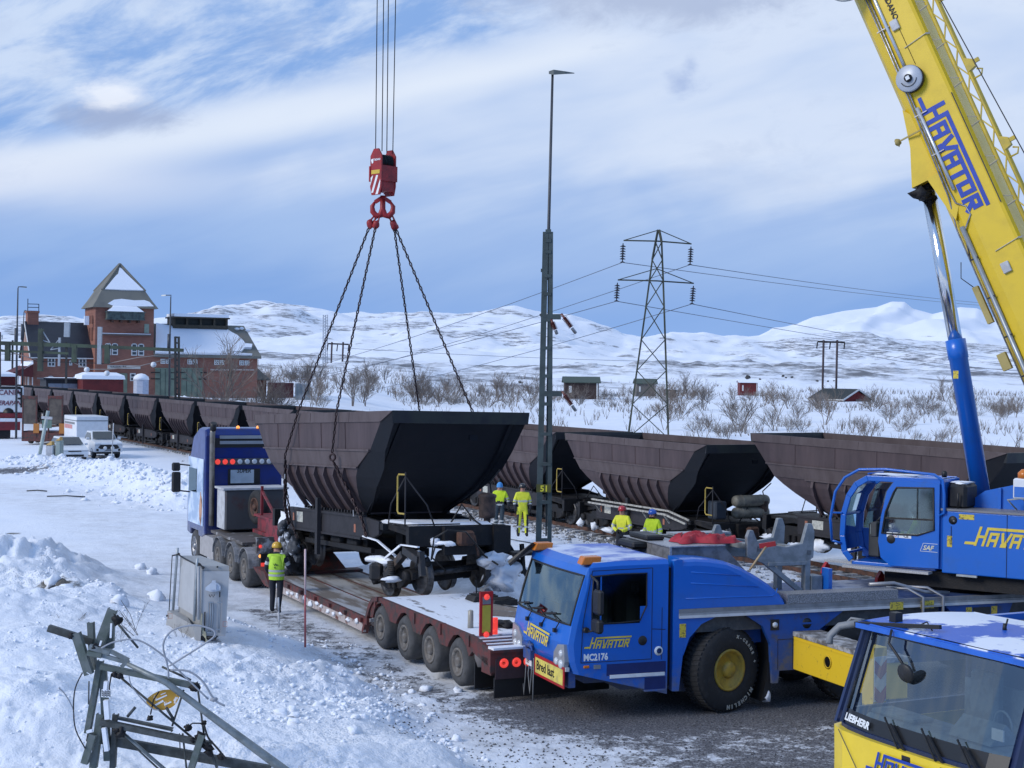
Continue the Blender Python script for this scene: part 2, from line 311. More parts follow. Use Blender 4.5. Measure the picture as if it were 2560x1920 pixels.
CREST=gg((70,1158),(150,1165),(250,1195),(360,1225),(470,1262))
GRAV=sorted(gg((1350,1990),(1420,1920),(1330,1840),(1240,1770),(1200,1700),(1180,1660),(1300,1600),(1500,1540)),key=lambda p:p[1])
SKY=[(-400,830),(0,808),(60,816),(300,830),(560,818),(578,814),(634,783),(782,779),(893,788),(949,794),(1079,788),(1153,800),(1264,792),(1350,792),(1450,797),(1486,807),(1548,831),(1598,845),(1640,845),(1697,832),(1744,844),(1814,858),(1900,862),(2100,870),(2560,880),(3000,870)]
SKY2=[(-400,900),(1500,900),(1814,851),(1898,844),(1940,824),(1997,813),(2038,794),(2108,779),(2192,769),(2229,755),(2262,756),(2282,773),(2332,786),(2400,769),(2444,772),(2486,796),(2560,806),(2800,800),(3200,840)]
def prof(P_):
    a=[];e=[]
    for u,v in P_: r=ray(u,v); a.append(r[0]/r[1]); e.append(r[2]/math.hypot(r[0],r[1]))
    return np.array(a),np.array(e)
AZ1,EL1=prof(SKY);AZ2,EL2=prof(SKY2)
KN=[((-0.02-.05),420,70,14,5.2),((.115),520,120,12,7.5),((.175),640,160,15,9),((-.145),700,80,14,7)]  # low rocky knolls: azimuth slope, distance, half width, depth, height
SPOTS=[(gg((640,1625))[0],2.4,1.5),(gg((250,1590))[0],1.8,1.4),(gg((820,1700))[0],1.2,1.0)]
def smooth_spots(x,y):
    m=1.0
    for (a,b),rx,ry in SPOTS: m=m*(1-.85*np.exp(-(((x-a)/rx)**2+((y-b)/ry)**2)))
    return m
def hgt(x,y,detail=True):
    x=np.asarray(x,float);y=np.asarray(y,float);d=np.hypot(x,y);az=x/np.maximum(y,1.)
    z=np.zeros(np.broadcast(x,y).shape)
    # plain beyond the tracks, slowly rising
    z=z+3.0*sst(d,150,520)+9*sst(d,450,1100)+ (fbm(x/60,y/60,4,3)*1.6+fbm(x/14,y/14,3,8)*.35)*sst(d,95,200)
    z=z+ fbm(x/200,y/120,6,31,.6)*11*sst(d,420,1300)
    z=z+1.9*sst(-x,14,28)*sst(y,165,190)
    for a,dd,wd,dp,hh in KN:
        cx=a*dd; q=((x-cx)/wd)**2+((y-dd)/(dp*2.2))**2; z=z+hh*np.exp(-q*1.4)*(1+.5*fbm(x/9,y/9,3,21))*.8
    # first range
    D1=3200+500*vn(az*9,az*0,77); wn_=fbm(x/700,y/700,3,301)*.05*(1-sst(d,2300,3200)); e1=np.interp(az+wn_,AZ1,EL1)
    rz=(6.2+D1*e1)-z*0; s=sst(d,900,3200)**1.25; s=np.clip(s,0,1)
    fall=1-.75*sst(d,3400,5200)
    n=fbm(x/420,y/420,6,40,.55)*60*sst(d,1000,2000)*(1-sst(d,2700,3150))
    n=n+fbm(x/90,y/160,4,44)*13*sst(d,900,1700)*(1-sst(d,2950,3250))
    z=z*(1-s)+(rz*s+n)*fall
    e2=np.interp(az+fbm(x/1300,y/1300,4,302)*.07*(1-sst(d,6200,8150)),AZ2,EL2); D2=8200.; s2=sst(d,4600,8200)**1.1
    z2=6.2+D2*e2; n2=fbm(x/900,y/900,6,60,.55)*110*sst(d,4600,5600)*(1-sst(d,7600,8180))
    z=np.where(d>4300,z*(1-s2)+(z2*s2+n2)*(1-.6*sst(d,8600,12000)),z)
    if not detail: near=d<70
    # ---- yard ----
    nf=1-sst(d,95,150)
    e=poly_side(x,y,EDGE)+vn(x*.9,y*.9,5)*1.1
    bank=sst(e,-.2,2.6)*(1-.55*sst(y,33,40))*(1-sst(y,52,60))
    zb=.62*bank+.22*bank*fbm(x/3.2,y/3.2,3,9)+.30*sst(e,2.2,7)*(1-sst(y,30,36))*(1-sst(e,11,15)*.3)
    wx_,wy_=x+.25*vn(x*2.1,y*2.1,33),y+.25*vn(x*2.1,y*2.1,34); patch=sst(fbm(x/2.6,y/2.6,3,66),-.22,.22); ch=(clod(wx_*1.3,wy_*1.3,2)*.10+clod(wx_*3.1,wy_*3.1,4)*.085)*patch+clod(wx_*6.5,wy_*6.5,6)*.055*(.35+.65*patch)+.06*np.abs(fbm(x*2.3,y*2.3,5,35,.62))+.045*fbm(x*5,y*5,4,36,.65)
    rough=sst(e,-.9,.3)*(1-sst(e,3.2,6.0)*(.45+.5*sst(y,31,36)))*(1-sst(y,50,58))
    rough=np.maximum(rough,.85*sst(-x-.32*y,-1.2,1.5)*(1-sst(y,49,57))*sst(y,33,38)*sst(fbm(x/4,y/4,2,91),-.25,.2))
    hol=np.exp(-(((x+2.9)/2.2)**2+((y-31.2)/1.6)**2))*.25
    rough=rough*smooth_spots(x,y); z=z+(zb-hol)*nf+ch*rough*nf; gm_=G(*(300,1790),.4); z=z-.42*np.exp(-(((x-gm_.x-.2)/2.4)**2+((y-20.6)/2.2)**2))
    for u,v,r,hh in ((30,1440,3.0,1.0),(110,1420,2.2,.9),(190,1480,1.9,.55),(275,1515,1.0,.45),(20,1560,3.2,.7),(60,1700,2.6,.45),(20,1850,2.2,.6),(120,1900,1.4,.35)):
        g=G(u,v,.4); q=((x-g.x)**2+(y-g.y)**2)/r**2; k=np.exp(-q*1.6); z=z+hh*.72*k*(1+.25*clod(x*.9,y*.9,51)+.30*fbm(x*1.3,y*1.3,4,52)+.20*clod(x*2.9,y*2.9,53)-.15)
    # snow heap along the parking place, heaps by the trailer and between the tracks
    c=segdist(x,y,CREST); k=np.exp(-(c/1.5)**2)*(1-.55*sst(-x,21,26)); z=z+k*(.75+.5*fbm(x/1.6,y/1.6,3,70)+.30*clod(x*1.1,y*1.1,71))
    k2=np.exp(-(c/3.2)**2)*clod(x*2.4,y*2.4,72)*.16; z=z+k2
    for u,v,rx,ry,hh in ((1230,1505,2.0,2.6,.75),(1330,1480,2.6,2.0,.6),(1080,1430,2.2,1.6,.5),(940,1440,1.6,1.6,.35),(1700,1420,4,2,.3)):
        g=G(u,v,.2); q=((x-g.x)/rx)**2+((y-g.y)/ry)**2; z=z+hh*np.exp(-q*1.4)*(1+.6*fbm(x*1.1,y*1.1,3,81))
    # track bed beside the rails
    z=z+.02*fbm(x*.7,y*.7,3,90)*nf+.012*fbm(x*4,y*4,2,93)*(1-sst(d,60,80))
    # behind the train, piles of cleared snow
    return z
HC=[]
def gz(x,y):
    """ground height read back from the built sheets"""
    x=np.atleast_1d(np.asarray(x,float));y=np.atleast_1d(np.asarray(y,float)); d=np.hypot(x,y); a=x/np.maximum(y,.1); out=np.zeros_like(d)
    for d0,d1,rows,t0,t1,nc,Zs in HC:
        i=np.clip(np.log(np.maximum(d,1e-3)/d0)/math.log(d1/d0)*(rows-1),0,rows-1.001);j=np.clip((a-t0)/(t1-t0)*(nc-1),0,nc-1.001); i0=i.astype(int);j0=j.astype(int);fi=i-i0;fj=j-j0
        z=(Zs[i0,j0]*(1-fi)+Zs[i0+1,j0]*fi)*(1-fj)+(Zs[i0,j0+1]*(1-fi)+Zs[i0+1,j0+1]*fi)*fj; ok=(d>=d0)&(d<=d1); out=np.where(ok,z,out)
    return out
def build_sheet(name,d0,d1,ratio,nc,a0,a1):
    rows=int(math.ceil(math.log(d1/d0)/math.log(ratio)))+1
    D=d0*(d1/d0)**(np.arange(rows)/(rows-1)); A=np.linspace(math.tan(a0),math.tan(a1),nc)
    ang=np.arctan(A); X=D[:,None]*np.sin(ang)[None,:]; Y=D[:,None]*np.cos(ang)[None,:]
    Z=hgt(X,Y); me=bpy.data.meshes.new(name); nv=rows*nc
    co=np.stack([X,Y,Z],-1).reshape(-1,3).astype(np.float32)
    i=np.arange(rows-1)[:,None]*nc+np.arange(nc-1)[None,:]; f=np.stack([i,i+1,i+nc+1,i+nc],-1).reshape(-1,4)
    me.vertices.add(nv); me.vertices.foreach_set('co',co.ravel()); me.loops.add(f.size); me.loops.foreach_set('vertex_index',f.ravel().astype(np.int32))
    me.polygons.add(len(f)); me.polygons.foreach_set('loop_start',(np.arange(len(f))*4).astype(np.int32)); me.polygons.foreach_set('use_smooth',np.ones(len(f),bool)); me.update(calc_edges=True)
    def attr(n,v): a=me.attributes.new(n,'FLOAT','POINT'); a.data.foreach_set('value',v.reshape(-1).astype(np.float32))
    HC.append((d0,d1,rows,math.tan(a0),math.tan(a1),nc,Z))
    return me,X,Y,Z,attr
def ground_mat():
    m=bpy.data.materials.new('yard_snow'); m.use_nodes=True; nt=m.node_tree; b=nt.nodes['Principled BSDF']; N=nt.nodes.new; L=nt.links.new
    tc=N('ShaderNodeTexCoord')
    def noise(sc,det=5,ro=.6,vec=None):
        n=N('ShaderNodeTexNoise'); n.inputs['Scale'].default_value=sc; n.inputs['Detail'].default_value=det; n.inputs['Roughness'].default_value=ro; L(vec or tc.outputs['Object'],n.inputs['Vector']); return n.outputs[0]
    def at(n): a=N('ShaderNodeAttribute'); a.attribute_name=n; return a.outputs['Fac']
    def mr(v,a,b_,c=0,d=1):
        r=N('ShaderNodeMapRange'); r.interpolation_type='SMOOTHSTEP'; L(v,r.inputs[0]); 
        for i,k in zip((1,2,3,4),(a,b_,c,d)): r.inputs[i].default_value=k
        return r.outputs[0]
    def mth(op,a,b_):
        n=N('ShaderNodeMath'); n.operation=op; n.use_clamp=False
        for i,v in enumerate((a,b_)):
            if isinstance(v,(int,float)): n.inputs[i].default_value=v
            else: L(v,n.inputs[i])
        return n.outputs[0]
    def mix(f,a,b_):
        x=N('ShaderNodeMixRGB'); L(f,x.inputs[0])
        for i,v in ((1,a),(2,b_)):
            if isinstance(v,tuple): x.inputs[i].default_value=(*v,1)
            else: L(v,x.inputs[i])
        return x.outputs[0]
    snow=mix(mr(noise(.35,6),.35,.7),(.82,.85,.90),(.76,.80,.87))
    road=mix(mr(noise(1.3,8,.7),.38,.66),(.70,.72,.76),(.47,.48,.50))
    c=mix(mth('MULTIPLY',at('road'),mr(noise(.6,7,.65),.25,.6)),snow,road)
    gr=mix(mr(noise(26,3,.7),.4,.62),(.055,.055,.062),(.22,.22,.235))
    gm=mth('ADD',at('gravel'),mth('MULTIPLY',mth('SUBTRACT',noise(2.2,8,.72),.5),1.5)); gm=mth('ADD',gm,mth('MULTIPLY',mth('SUBTRACT',noise(17,5,.7),.5),.7))
    gmask=mr(gm,.40,.60); snowgrit=mr(noise(7,8,.8),.53,.60); gr=mix(mth('MULTIPLY',snowgrit,mr(at('gravel'),.95,.45)),gr,(.42,.43,.46)); c=mix(gmask,c,gr)
    dm=mth('ADD',at('dirt'),mth('SUBTRACT',noise(4,6,.7),.62)); c=mix(mr(dm,.3,.55),c,(.13,.12,.105))
    # scattered grit
    vo=N('ShaderNodeTexVoronoi'); vo.inputs['Scale'].default_value=3.2; L(tc.outputs['Object'],vo.inputs['Vector']); sp=mth('MULTIPLY',mr(vo.outputs['Distance'],.10,.045),mr(noise(.5,3),.55,.7)); c=mix(mth('MULTIPLY',sp,at('road')),c,(.07,.07,.075))
    # rocks blown free of snow on the hills
    mp=N('ShaderNodeMapping'); mp.inputs['Scale'].default_value=(.35,.35,2.8); L(tc.outputs['Object'],mp.inputs[0])
    rk=mth('ADD',mth('MULTIPLY',noise(.022,10,.72,mp.outputs[0]),1.0),at('rock')); rm=mr(rk,.55,.66); 
    rn=mth('MULTIPLY',rm,mr(noise(.16,6,.75,mp.outputs[0]),.40,.62)); c=mix(rn,c,(.15,.155,.17))
    L(c,b.inputs['Base Color']); b.inputs['Roughness'].default_value=.75; b.inputs['Specular IOR Level'].default_value=.25
    b.inputs['Subsurface Weight'].default_value=0
    vo2=N('ShaderNodeTexVoronoi'); vo2.inputs['Scale'].default_value=9; L(tc.outputs['Object'],vo2.inputs['Vector']); vo3=N('ShaderNodeTexVoronoi'); vo3.inputs['Scale'].default_value=23; L(tc.outputs['Object'],vo3.inputs['Vector']); h=mth('ADD',mth('MULTIPLY',noise(5,8,.68),1.0),mth('MULTIPLY',noise(22,4,.7),.35)); rg_=mth('MULTIPLY',mth('MULTIPLY',at('rough'),mr(noise(.8,4),.42,.62,.15,.75)),mth('ADD',mth('MULTIPLY',vo2.outputs['Distance'],-1.1),mth('MULTIPLY',vo3.outputs['Distance'],-.7))); h=mth('ADD',h,rg_); h=mth('ADD',h,mth('MULTIPLY',gmask,noise(38,3,.6)))
    bp=N('ShaderNodeBump'); bp.inputs['Strength'].default_value=.7; bp.inputs['Distance'].default_value=.06; L(h,bp.inputs['Height']); L(bp.outputs[0],b.inputs['Normal'])
    return m
m_ground=ground_mat()
def make_ground():
    me,X,Y,Z,attr=build_sheet('ground',9,160,1.0031,620,rad(-31),rad(29))
    e=poly_side(X,Y,EDGE)
    c=segdist(X,Y,CREST)
    wheel=segdist(X,Y,gg((-200,1205),(100,1235),(330,1300),(520,1400))+[(-6.6,38.5),(-3.2,31.5),(-.5,25)])
    road=(1-sst(e,-1.4,.2))*(1-sst(Y,44,60))*sst(Y,15,20)
    road=np.maximum(road*.75,(1-sst(wheel,1.6,4.0))*.55)
    lane=segdist(X,Y,[(-7.2,40.5),(-4.4,35.5),(-1.9,30.0),(.0,26)]); road=np.maximum(road,(1-sst(lane,.8,2.0)))
    attr('road',np.clip(road,0,1))
    g=-poly_side(X,Y,GRAV); gr=sst(g,-2.0,2.4)*.58*(1-sst(Y,33,38)); gr=gr*(1-.60*np.exp(-(((X-1.9)/2.4)**2+((Y-22.3)/1.3)**2)))-.25*sst(-Y,-21,-18.5)*(1-sst(X,2.5,4.6)); cxy=segdist(X,Y,[(.8,28.6),(10,31.5)]); gr=gr+.40*(1-sst(cxy,1.2,3.2)); l2=segdist(X,Y,[(4.3,22.5),(7,23)]); gr=gr+.25*(1-sst(l2,.5,3))
    tw=segdist(X,Y,[(-6.3,39.5),(-3.0,33),(-.6,28.2)]); gr=np.maximum(gr,.47*(1-sst(tw,.3,1.4)))
    # ballast showing through along the rails
    tb=segdist(X,Y,TRACK); gr=np.maximum(gr,.42*(1-sst(tb,1.2,3.0)))
    # bare ground at the left edge
    q=G(20,1178); gr=np.maximum(gr,.75*np.exp(-(((X-q.x)/3.2)**2+((Y-q.y)/4.0)**2)))
    attr('gravel',gr)
    dt=np.zeros_like(X)
    for u,v,r in ((140,1485,.9),(110,1400,.8),(170,1460,.6),(30,1300,.5)): q=G(u,v,.5); dt=np.maximum(dt,.72*np.exp(-(((X-q.x)**2+(Y-q.y)**2)/r**2)))
    attr('dirt',dt); attr('rock',np.full_like(X,-1)); rgh=sst(e,-.9,.3)*(1-sst(e,4,8)*.4)*(1-sst(Y,50,58)); rgh=rgh*smooth_spots(X,Y); rgh=np.maximum(rgh,np.exp(-(c/2.6)**2)); attr('rough',rgh); global RGH; RGH=rgh
    me.materials.append(m_ground); o=bpy.data.objects.new('ground',me); link(o); tag(o,'snow covered yard with packed driving lane, grit and ploughed banks','ground',kind='structure')
    me,X,Y,Z,attr=build_sheet('hills',158,12000,1.0085,760,rad(-31),rad(29))
    d=np.hypot(X,Y); z0=np.zeros_like(X)
    rock=np.full_like(X,-.22)
    gy=np.gradient(Z,axis=0)/np.maximum(np.gradient(d,axis=0),1e-6); 
    rock=rock+.20*sst(gy,.08,.30)*sst(d,600,1200)+.185*sst(d,600,1300)*(1-sst(d,4500,5200))+.17*sst(d,230,420)*(1-sst(d,900,1300)); rock=rock+.10*fbm(X/150,Y/400,4,222)
    az=X/Y; e1=np.interp(az,AZ1,EL1); rel=Z/(6.2+3200*e1); rock=rock+.06*sst(rel,.75,.98)*(d<3600)
    rock=rock-.06*np.exp(-((az-.045)/.07)**2)*sst(d,1500,2500)-.05*sst(d,5200,6500)-.25*sst(d,6600,7600)
    for a,dd,wd,dp,hh in KN:
        q=((X-a*dd)/wd)**2+((Y-dd)/(dp*2.2))**2; rock=rock+.42*np.exp(-q*1.2)
    rock=rock+.05*sst(az,.15,.22)*sst(d,500,1500)
    attr('rough',z0); attr('rock',rock); attr('road',z0); attr('gravel',z0-1); attr('dirt',z0)
    me.materials.append(m_ground); o=bpy.data.objects.new('hills',me); link(o); tag(o,'snowy fells with wind-blown rock outcrops behind the railway','hills',kind='structure')
# train positions: (origin x,y,z, yaw, pitch, roll)
RAILZ=.23
TX=Vector((math.cos(rad(-62.77)),math.sin(rad(-62.77)),0)); TY=Vector((-TX.y,TX.x,0))
def wag_pos(k): # k-th wagon counted from the one beside the crane, going away
    return Vector((2.1,59.2,0))-TX*10.3*k+TX*4.75+TY*1.745
TRACK=[tuple((wag_pos(-2.2))[:2]),tuple(wag_pos(15)[:2])]
make_ground()
# ---------------- ore wagon ----------------
def make_wagon():
    t=thing('ore_wagon','x','railway wagon')
    LV=[ # z, W, xs, xo, yo, xe, ye
     (3.64,1.745,4.75,4.75,1.745,4.75,1.70),(3.40,1.745,4.05,4.73,1.70,4.50,1.42),(2.72,1.72,3.38,4.15,1.66,3.88,1.43),(2.33,1.65,2.50,3.88,1.56,3.48,1.42),
     (2.10,1.60,2.28,3.55,1.50,3.22,1.38),(1.85,1.49,2.08,3.12,1.42,2.92,1.30),(1.60,1.34,1.86,2.68,1.28,2.52,1.20),(1.40,1.20,1.72,2.3,1.16,2.1,1.12),(1.20,1.06,1.6,1.9,1.06,1.72,1.04)]
    def pts(l,sx,sy):
        z,Wd,xs,xo,yo,xe,ye=l; return [(sx*xs,sy*Wd,z),(sx*xo,sy*yo,z),(sx*xe,sy*ye,z)]
    side=MB(); darks={1:MB(),-1:MB()}
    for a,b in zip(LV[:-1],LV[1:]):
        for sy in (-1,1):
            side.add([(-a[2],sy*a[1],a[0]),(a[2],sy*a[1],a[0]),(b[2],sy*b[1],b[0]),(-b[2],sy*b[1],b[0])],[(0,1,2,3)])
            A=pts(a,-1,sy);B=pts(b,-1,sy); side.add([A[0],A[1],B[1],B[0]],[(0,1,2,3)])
            A=pts(a,1,sy);B=pts(b,1,sy); darks[1].add([A[0],A[1],B[1],B[0]],[(0,1,2,3)])  # wing turned from the sun gets the shade colour; other end stays brown
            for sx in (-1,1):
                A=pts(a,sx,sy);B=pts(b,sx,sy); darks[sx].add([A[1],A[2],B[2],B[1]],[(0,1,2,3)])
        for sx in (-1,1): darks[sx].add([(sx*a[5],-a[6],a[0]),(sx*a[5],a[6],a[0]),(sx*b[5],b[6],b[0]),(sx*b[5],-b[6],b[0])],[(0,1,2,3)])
    side.box((-1.6,-1.03,1.16),(1.6,1.03,1.22))
    # slope-plate corner beams
    for sx in (-1,1):
        for sy in (-1,1):
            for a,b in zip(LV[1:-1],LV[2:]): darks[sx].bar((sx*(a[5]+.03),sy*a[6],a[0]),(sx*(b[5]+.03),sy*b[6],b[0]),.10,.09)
    # weld seams and a pair of lifting studs on the slope plate
    darks[1].box((4.42,.35,3.0),(4.5,.55,3.12))
    for sy in (-1,1):
        for x in (-2.9,-1.3,.3,1.9): side.bar((x,sy*1.752,3.40),(x,sy*1.728,2.76),.016,.012)
    h=side.build('hopper',m_brown,t)
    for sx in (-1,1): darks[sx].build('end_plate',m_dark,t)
    b=MB()   # lighter pressed belt on both sides, 2 cm proud
    for sy in (-1,1):
        a_,c_=LV[2],LV[3]; y0,y1=sy*(a_[1]+.022),sy*(c_[1]+.03)
        b.add([(-a_[3]+.02,sy*(a_[4]+.03),a_[0]+.02),(-a_[2],y0,a_[0]+.02),(a_[2]+.02,y0,a_[0]+.02),(c_[2]+.02,y1,c_[0]),(-c_[2],y1,c_[0]),(-c_[3]+.02,sy*(c_[4]+.03),c_[0])],[(0,1,4,5),(1,2,3,4)])
        b.bar((-a_[3],sy*1.70,2.74),(-a_[2],y0,2.74),.05,.04); b.bar((-a_[2],y0,2.74),(a_[2]+.02,y0,2.74),.05,.05); b.bar((-c_[2],y1,2.32),(c_[2]+.02,y1,2.32),.05,.04)
    b.build('side_belt',m_brownl,t)
    r=MB()   # rim: outward band on the sides, mitred sloping band across the ends
    for sy in (-1,1):
        y=sy*1.77; r.add([(-4.78,y,3.66),(4.78,y,3.66),(4.08,y+sy*.004,3.41),(-4.7,y+sy*.004,3.41),(-4.78,sy*1.69,3.66),(4.78,sy*1.69,3.66),(4.08,sy*1.69,3.41),(-4.7,sy*1.69,3.41)],[(0,1,2,3),(4,7,6,5),(0,4,5,1),(3,2,6,7),(0,3,7,4),(1,5,6,2)])
        for x in (-3.1,-.4,2.2): r.bar((x,sy*1.775,3.42),(x+.02,sy*1.775,3.65),.012,.012)
    rb=r.build('rim',m_brownl,t)
    for sx in (-1,1):
        r=MB(); r.add([(sx*4.80,-1.775,3.665),(sx*4.80,1.775,3.665),(sx*4.76,1.76,3.38),(sx*4.76,-1.76,3.38),(sx*4.70,-1.69,3.665),(sx*4.70,1.69,3.665),(sx*4.62,1.70,3.38),(sx*4.62,-1.70,3.38)],[(0,1,2,3),(4,7,6,5),(0,4,5,1),(3,2,6,7),(0,3,7,4),(1,5,6,2)])
        r.build('end_rim',mat('dull_green_black',(.022,.026,.022),.6,0,(.012,.013,.018),2,1),t)
    # curved ribs
    zs=[(2.32,1.66),(2.10,1.63),(1.85,1.53),(1.60,1.38),(1.40,1.24),(1.22,1.10)]
    for k,x in enumerate((-2.2,-1.55,-.9,-.25,.4,1.05,1.65)):
        for sy in (-1,1):
            rb=MB(); th=.055 if k not in (0,6) else .10
            for hw,o in ((th,0),):
                outer=[(sy*(y+(.10 if i not in (0,) else .02)),z) for i,(z,y) in enumerate(zs)]; inner=[(sy*(y-.03),z) for z,y in zs]
                poly=outer+inner[::-1]; n=len(poly); x0,x1=x-hw/2,x+hw/2
                rb.add([(x0,p[0],p[1]) for p in poly]+[(x1,p[0],p[1]) for p in poly],
                  [(i,i+1,2*len(outer)-2-i,2*len(outer)-1-i) for i in range(len(outer)-1)]+[(n+i,n+2*len(outer)-1-i,n+2*len(outer)-2-i,n+i+1) for i in range(len(outer)-1)]+[(i,n+i,n+(i+1)%n,(i+1)%n) for i in range(n)])
            rb.build('rib',m_brown,t)
    # bottom door edge and side sills
    s=MB()
    for sy in (-1,1):
        s.box((-3.05,sy*1.27,.62),(2.05,sy*1.33,1.13)); s.box((-3.1,sy*1.22,1.09),(2.1,sy*1.36,1.15)); s.box((-3.0,sy*1.22,.56),(2.0,sy*1.36,.62))
        s.add([(2.05,sy*1.33,1.13),(3.0,sy*1.30,1.05),(3.0,sy*1.30,.75),(2.6,sy*1.30,.62),(2.05,sy*1.33,.56),(2.05,sy*1.25,1.13),(3.0,sy*1.22,1.05),(3.0,sy*1.22,.75),(2.6,sy*1.22,.62),(2.05,sy*1.25,.56)],[(0,1,2,3,4),(9,8,7,6,5),(0,5,6,1),(1,6,7,2),(2,7,8,3),(3,8,9,4)])
        for x in np.arange(-2.3,1.9,.2): s.box((x,sy*1.10,1.15),(x+.07,sy*1.18,1.22))
        s.box((-.78,sy*1.36,.02),(-.62,sy*1.46,1.48))
        s.box((-.8,sy*1.30,1.0),(-.6,sy*1.36,1.2))
    s.build('side_sill',m_frame,t)
    u=MB()
    u.box((-4.6,-.28,.72),(4.6,.28,1.02)); 
    for sx in (-1,1):
        u.box((sx*2.0,-1.28,.86),(sx*3.2,1.28,1.0)); u.box((sx*3.2,-1.05,.90),(sx*4.55,1.05,1.0)); u.box((sx*4.45,-1.25,.55),(sx*4.62,1.25,1.02)); u.box((sx*4.62,-.42,.35),(sx*4.78,.42,1.0))
        u.box((sx*2.2,-.5,.45),(sx*2.6,.5,.9))
        for sy in (-1,1): u.bar((sx*3.2,sy*1.1,.95),(sx*4.5,sy*.85,.75),.09,.14)
    u.box((-1.5,-.95,.28),(1.5,.95,.56)); u.box((-1.9,-.55,.1),(1.9,.55,.3)); u.bar((-2.3,-1.1,.30),(2.2,-1.1,.30),.10,.12); u.bar((-2.3,1.1,.30),(2.2,1.1,.30),.10,.12)
    for x in (-1.3,-.2,.9): u.lathe([(.12,-.3),(.14,-.28),(.14,.28),(.12,.3)],(1,0,0),(x,-1.0,.42),10)
    u.build('underframe',m_steelk,t)
    # bogies
    for sx in (-1,1):
        bg=MB(); cx=sx*3.45
        for sy in (-1,1):
            y=sy*1.02
            bg.prism([(cx-1.15,.52),(cx-.95,.62),(cx-.45,.60),(cx-.3,.74),(cx+.3,.74),(cx+.45,.60),(cx+.95,.62),(cx+1.15,.52),(cx+1.1,.36),(cx+.75,.34),(cx+.38,.20),(cx-.38,.20),(cx-.75,.34),(cx-1.1,.36)],y-.07,y+.07)
            for k in (-.12,.12): bg.lathe([(.085,0),(.06,.02),(.085,.05),(.06,.08),(.085,.11),(.06,.14),(.085,.17),(.06,.2),(.085,.22)],(0,0,1),(cx+k,y+sy*.10,.22),8)
            for k in (-.9,.9): bg.lathe([(.12,0),(.13,.05),(.13,.14),(.08,.16)],(0,sy,0),(cx+k,y+sy*.04,.46),10)
        bg.box((cx-.22,-1.0,.42),(cx+.22,1.0,.66)); bg.bar((cx-.5,-.8,.3),(cx-.5,.8,.3),.1,.12); bg.bar((cx+.5,-.8,.3),(cx+.5,.8,.3),.1,.12)
        b_=bg.build('bogie',m_steelk,t)
        for k in (-.9,.9):
            ws=MB(); ws.lathe([(.08,-.9),(.08,.9)],(0,1,0),(cx+k,0,.46),10)
            for sy in (-1,1): ws.lathe([(.10,-.04),(.30,-.03),(.33,.0),(.42,-.02),(.46,-.06),(.46,.02),(.465,.07),(.50,.085),(.50,.105),(.42,.105),(.33,.05),(.10,.06)],(0,-sy,0),(cx+k,sy*.78,.46),28)
            ws.build('wheelset',m_steel if 0 else mat('tread_steel',(.10,.10,.105),.45,.6,(.03,.028,.028),7,1,.4,.7),b_)
    # couplers
    for sx in (-1,1):
        c=MB(); c.box((sx*4.6,-.12,.62),(sx*4.95,.12,.86)); c.box((sx*4.9,-.2,.58),(sx*5.12,.2,.92),.05); c.tube([(sx*4.85,.3,.8),(sx*4.95,.33,.5),(sx*5.1,.3,.35)],.03,6)
        c.build('coupler',m_rust,t)
    # handrails: one yellow loop with grey post and stays at each end
    for sx,sy in ((1,-1),(-1,1)):
        hr=MB(); x0=sx*4.12;x1=sx*4.55;y=sy*1.32
        hr.tube([(x1,y,2.2),(x0+sx*.06,y,2.2),(x0,y,2.14),(x0,y,1.36),(x0+sx*.06,y,1.3),(x1,y,1.3)],.024,6); hr.build('handrail',mat('rail_yellow',(.45,.33,.07),.6),t)
        hr=MB(); hr.tube([(x1,y,2.26),(x1,y,1.0)],.02,6); hr.tube([(x1,y,2.15),(sx*3.75,y,1.5),(sx*3.6,y,1.0)],.018,6); hr.tube([(x1,y,2.15),(x1,y-sy*.55,1.5),(x1,y-sy*.75,1.0)],.018,6); hr.tube([(sx*3.6,y,1.05),(x1,y,1.05),(x1,y-sy*1.4,1.05)],.018,6)
        hr.build('rail_stay',m_frame,t)
    # brake cylinder and tanks at the ends
    c=MB(); c.smooth=True; c.lathe([(.10,0),(.19,.02),(.20,.10),(.20,.48),(.22,.5),(.22,.56),(.12,.6)],(0,0,1),(4.25,.95,1.15),14); c.lathe([(.07,0),(.09,.3)],(0,0,1),(4.25,.95,.9),10)
    c.build('brake_cylinder',mat('brake_rust',(.085,.055,.045),.7,0,(.04,.03,.028),7),t)
    c=MB()
    for pts_ in ([(4.3,.6,1.1),(4.4,.2,1.5),(4.35,-.1,1.0)],[(4.2,1.1,1.6),(3.9,1.2,2.0),(4.3,1.25,2.3)],[(4.6,-.5,.8),(4.7,-.7,.3),(4.6,-.3,-.02)],[(3.9,.7,1.05),(4.4,.4,1.2),(4.6,.8,.9)]): c.tube(pts_,.022,5)
    c.build('air_hose',m_black,t)
    c=MB(); c.box((-2.45,-1.338,.78),(-2.0,-1.332,1.05)); c.build('data_plate',mat('plate_cream',(.50,.50,.44),.7,0,(.30,.30,.27),14,.8),t)
    c=MB(); c.box((-2.75,-1.338,.80),(-2.64,-1.332,1.0)); c.box((1.55,-1.338,.72),(1.66,-1.332,.92)); c.build('orange_plate',mat('plate_orange',(.40,.14,.08),.7,0,(.25,.12,.08),14),t)
    return t
wag0=make_wagon()
LBL=['brown ore wagon on the track right behind the red and blue helmeted workers','brown ore wagon on the track directly behind the grey lamp mast','brown ore wagon largely hidden behind the lifted wagon, its right part by the man in the yellow helmet-high clothing','brown ore wagon hidden behind the lifted wagon, left of it only its rim shows','brown ore wagon whose rim meets the left end of the lifted wagon']
